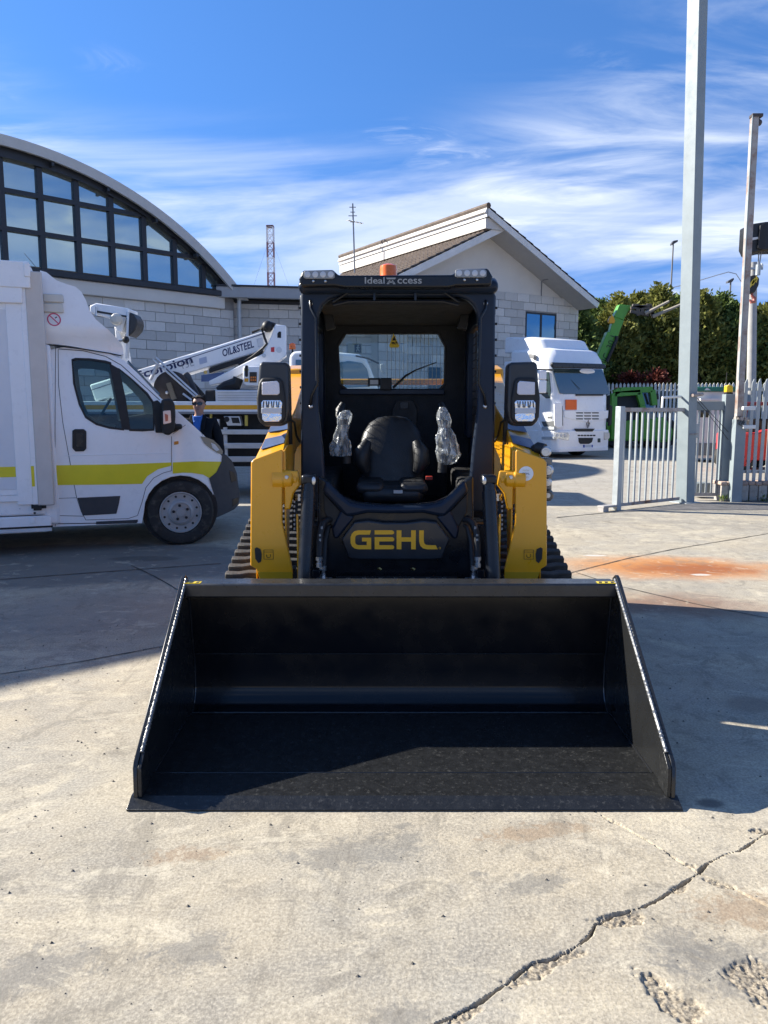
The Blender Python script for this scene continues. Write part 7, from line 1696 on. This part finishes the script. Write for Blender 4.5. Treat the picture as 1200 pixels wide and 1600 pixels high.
def concrete_pole():
    D = 30.; a, b = P(1176, 640, D), P(1177, 410, D)
    T = thing('concrete_pole', 'round grey concrete pole behind the hanging crane hook', 'pole', (a.x, D, 0))
    MB().tube([(a.x, D, 0), (b.x, D, b.z)], [.19, .14], 14).build('shaft', mat('concrete_pole', (.36, .35, .33), .8, var=.12), T, smooth=50)
    MB().bar((b.x - .3, D - .15, b.z - .25), (b.x + .3, D - .15, b.z - .25), .06, .08).build('cross_arm', M_GAL, T)
    for s in (-.25, .25): MB().lathe([(.03, 0), (.06, .03), (.06, .10), (.03, .14)], (b.x + s, D - .15, b.z - .21), 'z', 10).build('insulator', mat('insulator_white', (.6, .6, .58), .3), T)
concrete_pole()
def crane():
    D = 17.
    T = thing('mobile_crane', 'black lifting jib with a yellow striped hook block hanging at the right edge', 'crane', (P(1330, 690, D).x, D, 0))
    q = lambda px, py, d=0.: P(px, py, D + d)
    MB().prism([q(*p) for p in ((1172, 350), (1198, 346), (1420, 338), (1420, 385), (1198, 391), (1175, 396), (1170, 385))], (0, .5, 0)).build('jib', mat('jib_black', (.016, .017, .018), .45, var=.2, bump=.2, bs=20), T, bevel=.03)
    MB().prism([q(*p, -.02) for p in ((1170, 372), (1184, 370), (1186, 373), (1172, 376))], (0, .03, 0)).build('jib_marking', mat('jib_white', (.6, .6, .6), .5), T)
    MB().prism([q(*p, -.05) for p in ((1188, 352), (1196, 348), (1196, 390), (1184, 388))], (0, .1, 0)).build('sheave_housing', M_DARK, T, bevel=.01)
    MB().lathe([(.07, -.1), (.07, .1)], q(1174, 392, .2), 'y', 14).build('sheave', M_DARK, T)
    for dx in (0, 4): MB().tube([q(1186 + dx, 391, .2), q(1184 + dx * .3, 424, .2)], .012, 6).build('hoist_rope', mat('rope_grey', (.28, .28, .28), .5), T)
    MB().lathe([(.05, 0), (.05, .22)], q(1184, 430, .2), 'z', 10).build('rope_anchor', M_GAL, T)
    hb = rounded([(1167, 433), (1180, 429), (1187, 434), (1186, 446), (1179, 458), (1172, 458), (1166, 446)], 3)
    Hk = MB().prism([q(*p, .1) for p in hb], (0, .22, 0)).build('hook_block', mat('hook_black', (.02, .02, .02), .45), T, bevel=.02)
    for k in range(3): MB().prism([q(*p, .085) for p in ((1169 + k * 5.5, 447 - k * 4.5), (1172 + k * 5, 450 - k * 4), (1180 + k * 2.2, 439 - k * 2.2), (1177 + k * 2.5, 436 - k * 2.2))], (0, .02, 0)).build('hazard_stripe', mat('hazard_yellow', (.65, .48, .05), .5), Hk, smooth=0)
    MB().tube([q(1175, 457, .2), q(1175, 462, .2), q(1179, 466, .2), q(1178, 471, .2), q(1174, 472, .2), q(1171, 468, .2)], [.03, .03, .04, .045, .04, .015], 9).build('hook', mat('hook_red', (.32, .10, .08), .5), Hk)
    # the carrier stands outside the frame
    MB().box(q(1300, 880).x, q(1480, 880).x, D - .2, D + 1.8, .5, 1.4).build('carrier', mat('carrier_yellow', (.55, .36, .03), .5), T, bevel=.04); MB().bar(q(1410, 362, .25), (q(1410, 880).x, D + .25, 1.3), .35, .35).build('jib_post', M_DARK, T)
    for px in (1330, 1450): c = q(px, 700); wheel(T, (c.x, D - .22, .5), .5, .35, (0, -1, 0), M_RUBBER, M_GAL); wheel(T, (c.x, D + 1.8, .5), .5, .35, (0, 1, 0), M_RUBBER, M_GAL)
crane()
def overhead_wire():
    pts = [(940, 475), (985, 466), (1040, 452), (1080, 442), (1120, 430), (1138, 425), (1150, 428), (1158, 440)]
    T = MB().tube([P(a, b, 42.) for a, b in pts], .025, 5).build('overhead_wire', mat('wire_pale', (.45, .46, .48), .5), None); tag(T, 'thin pale overhead wire sagging above the hedge', 'wire')
overhead_wire()
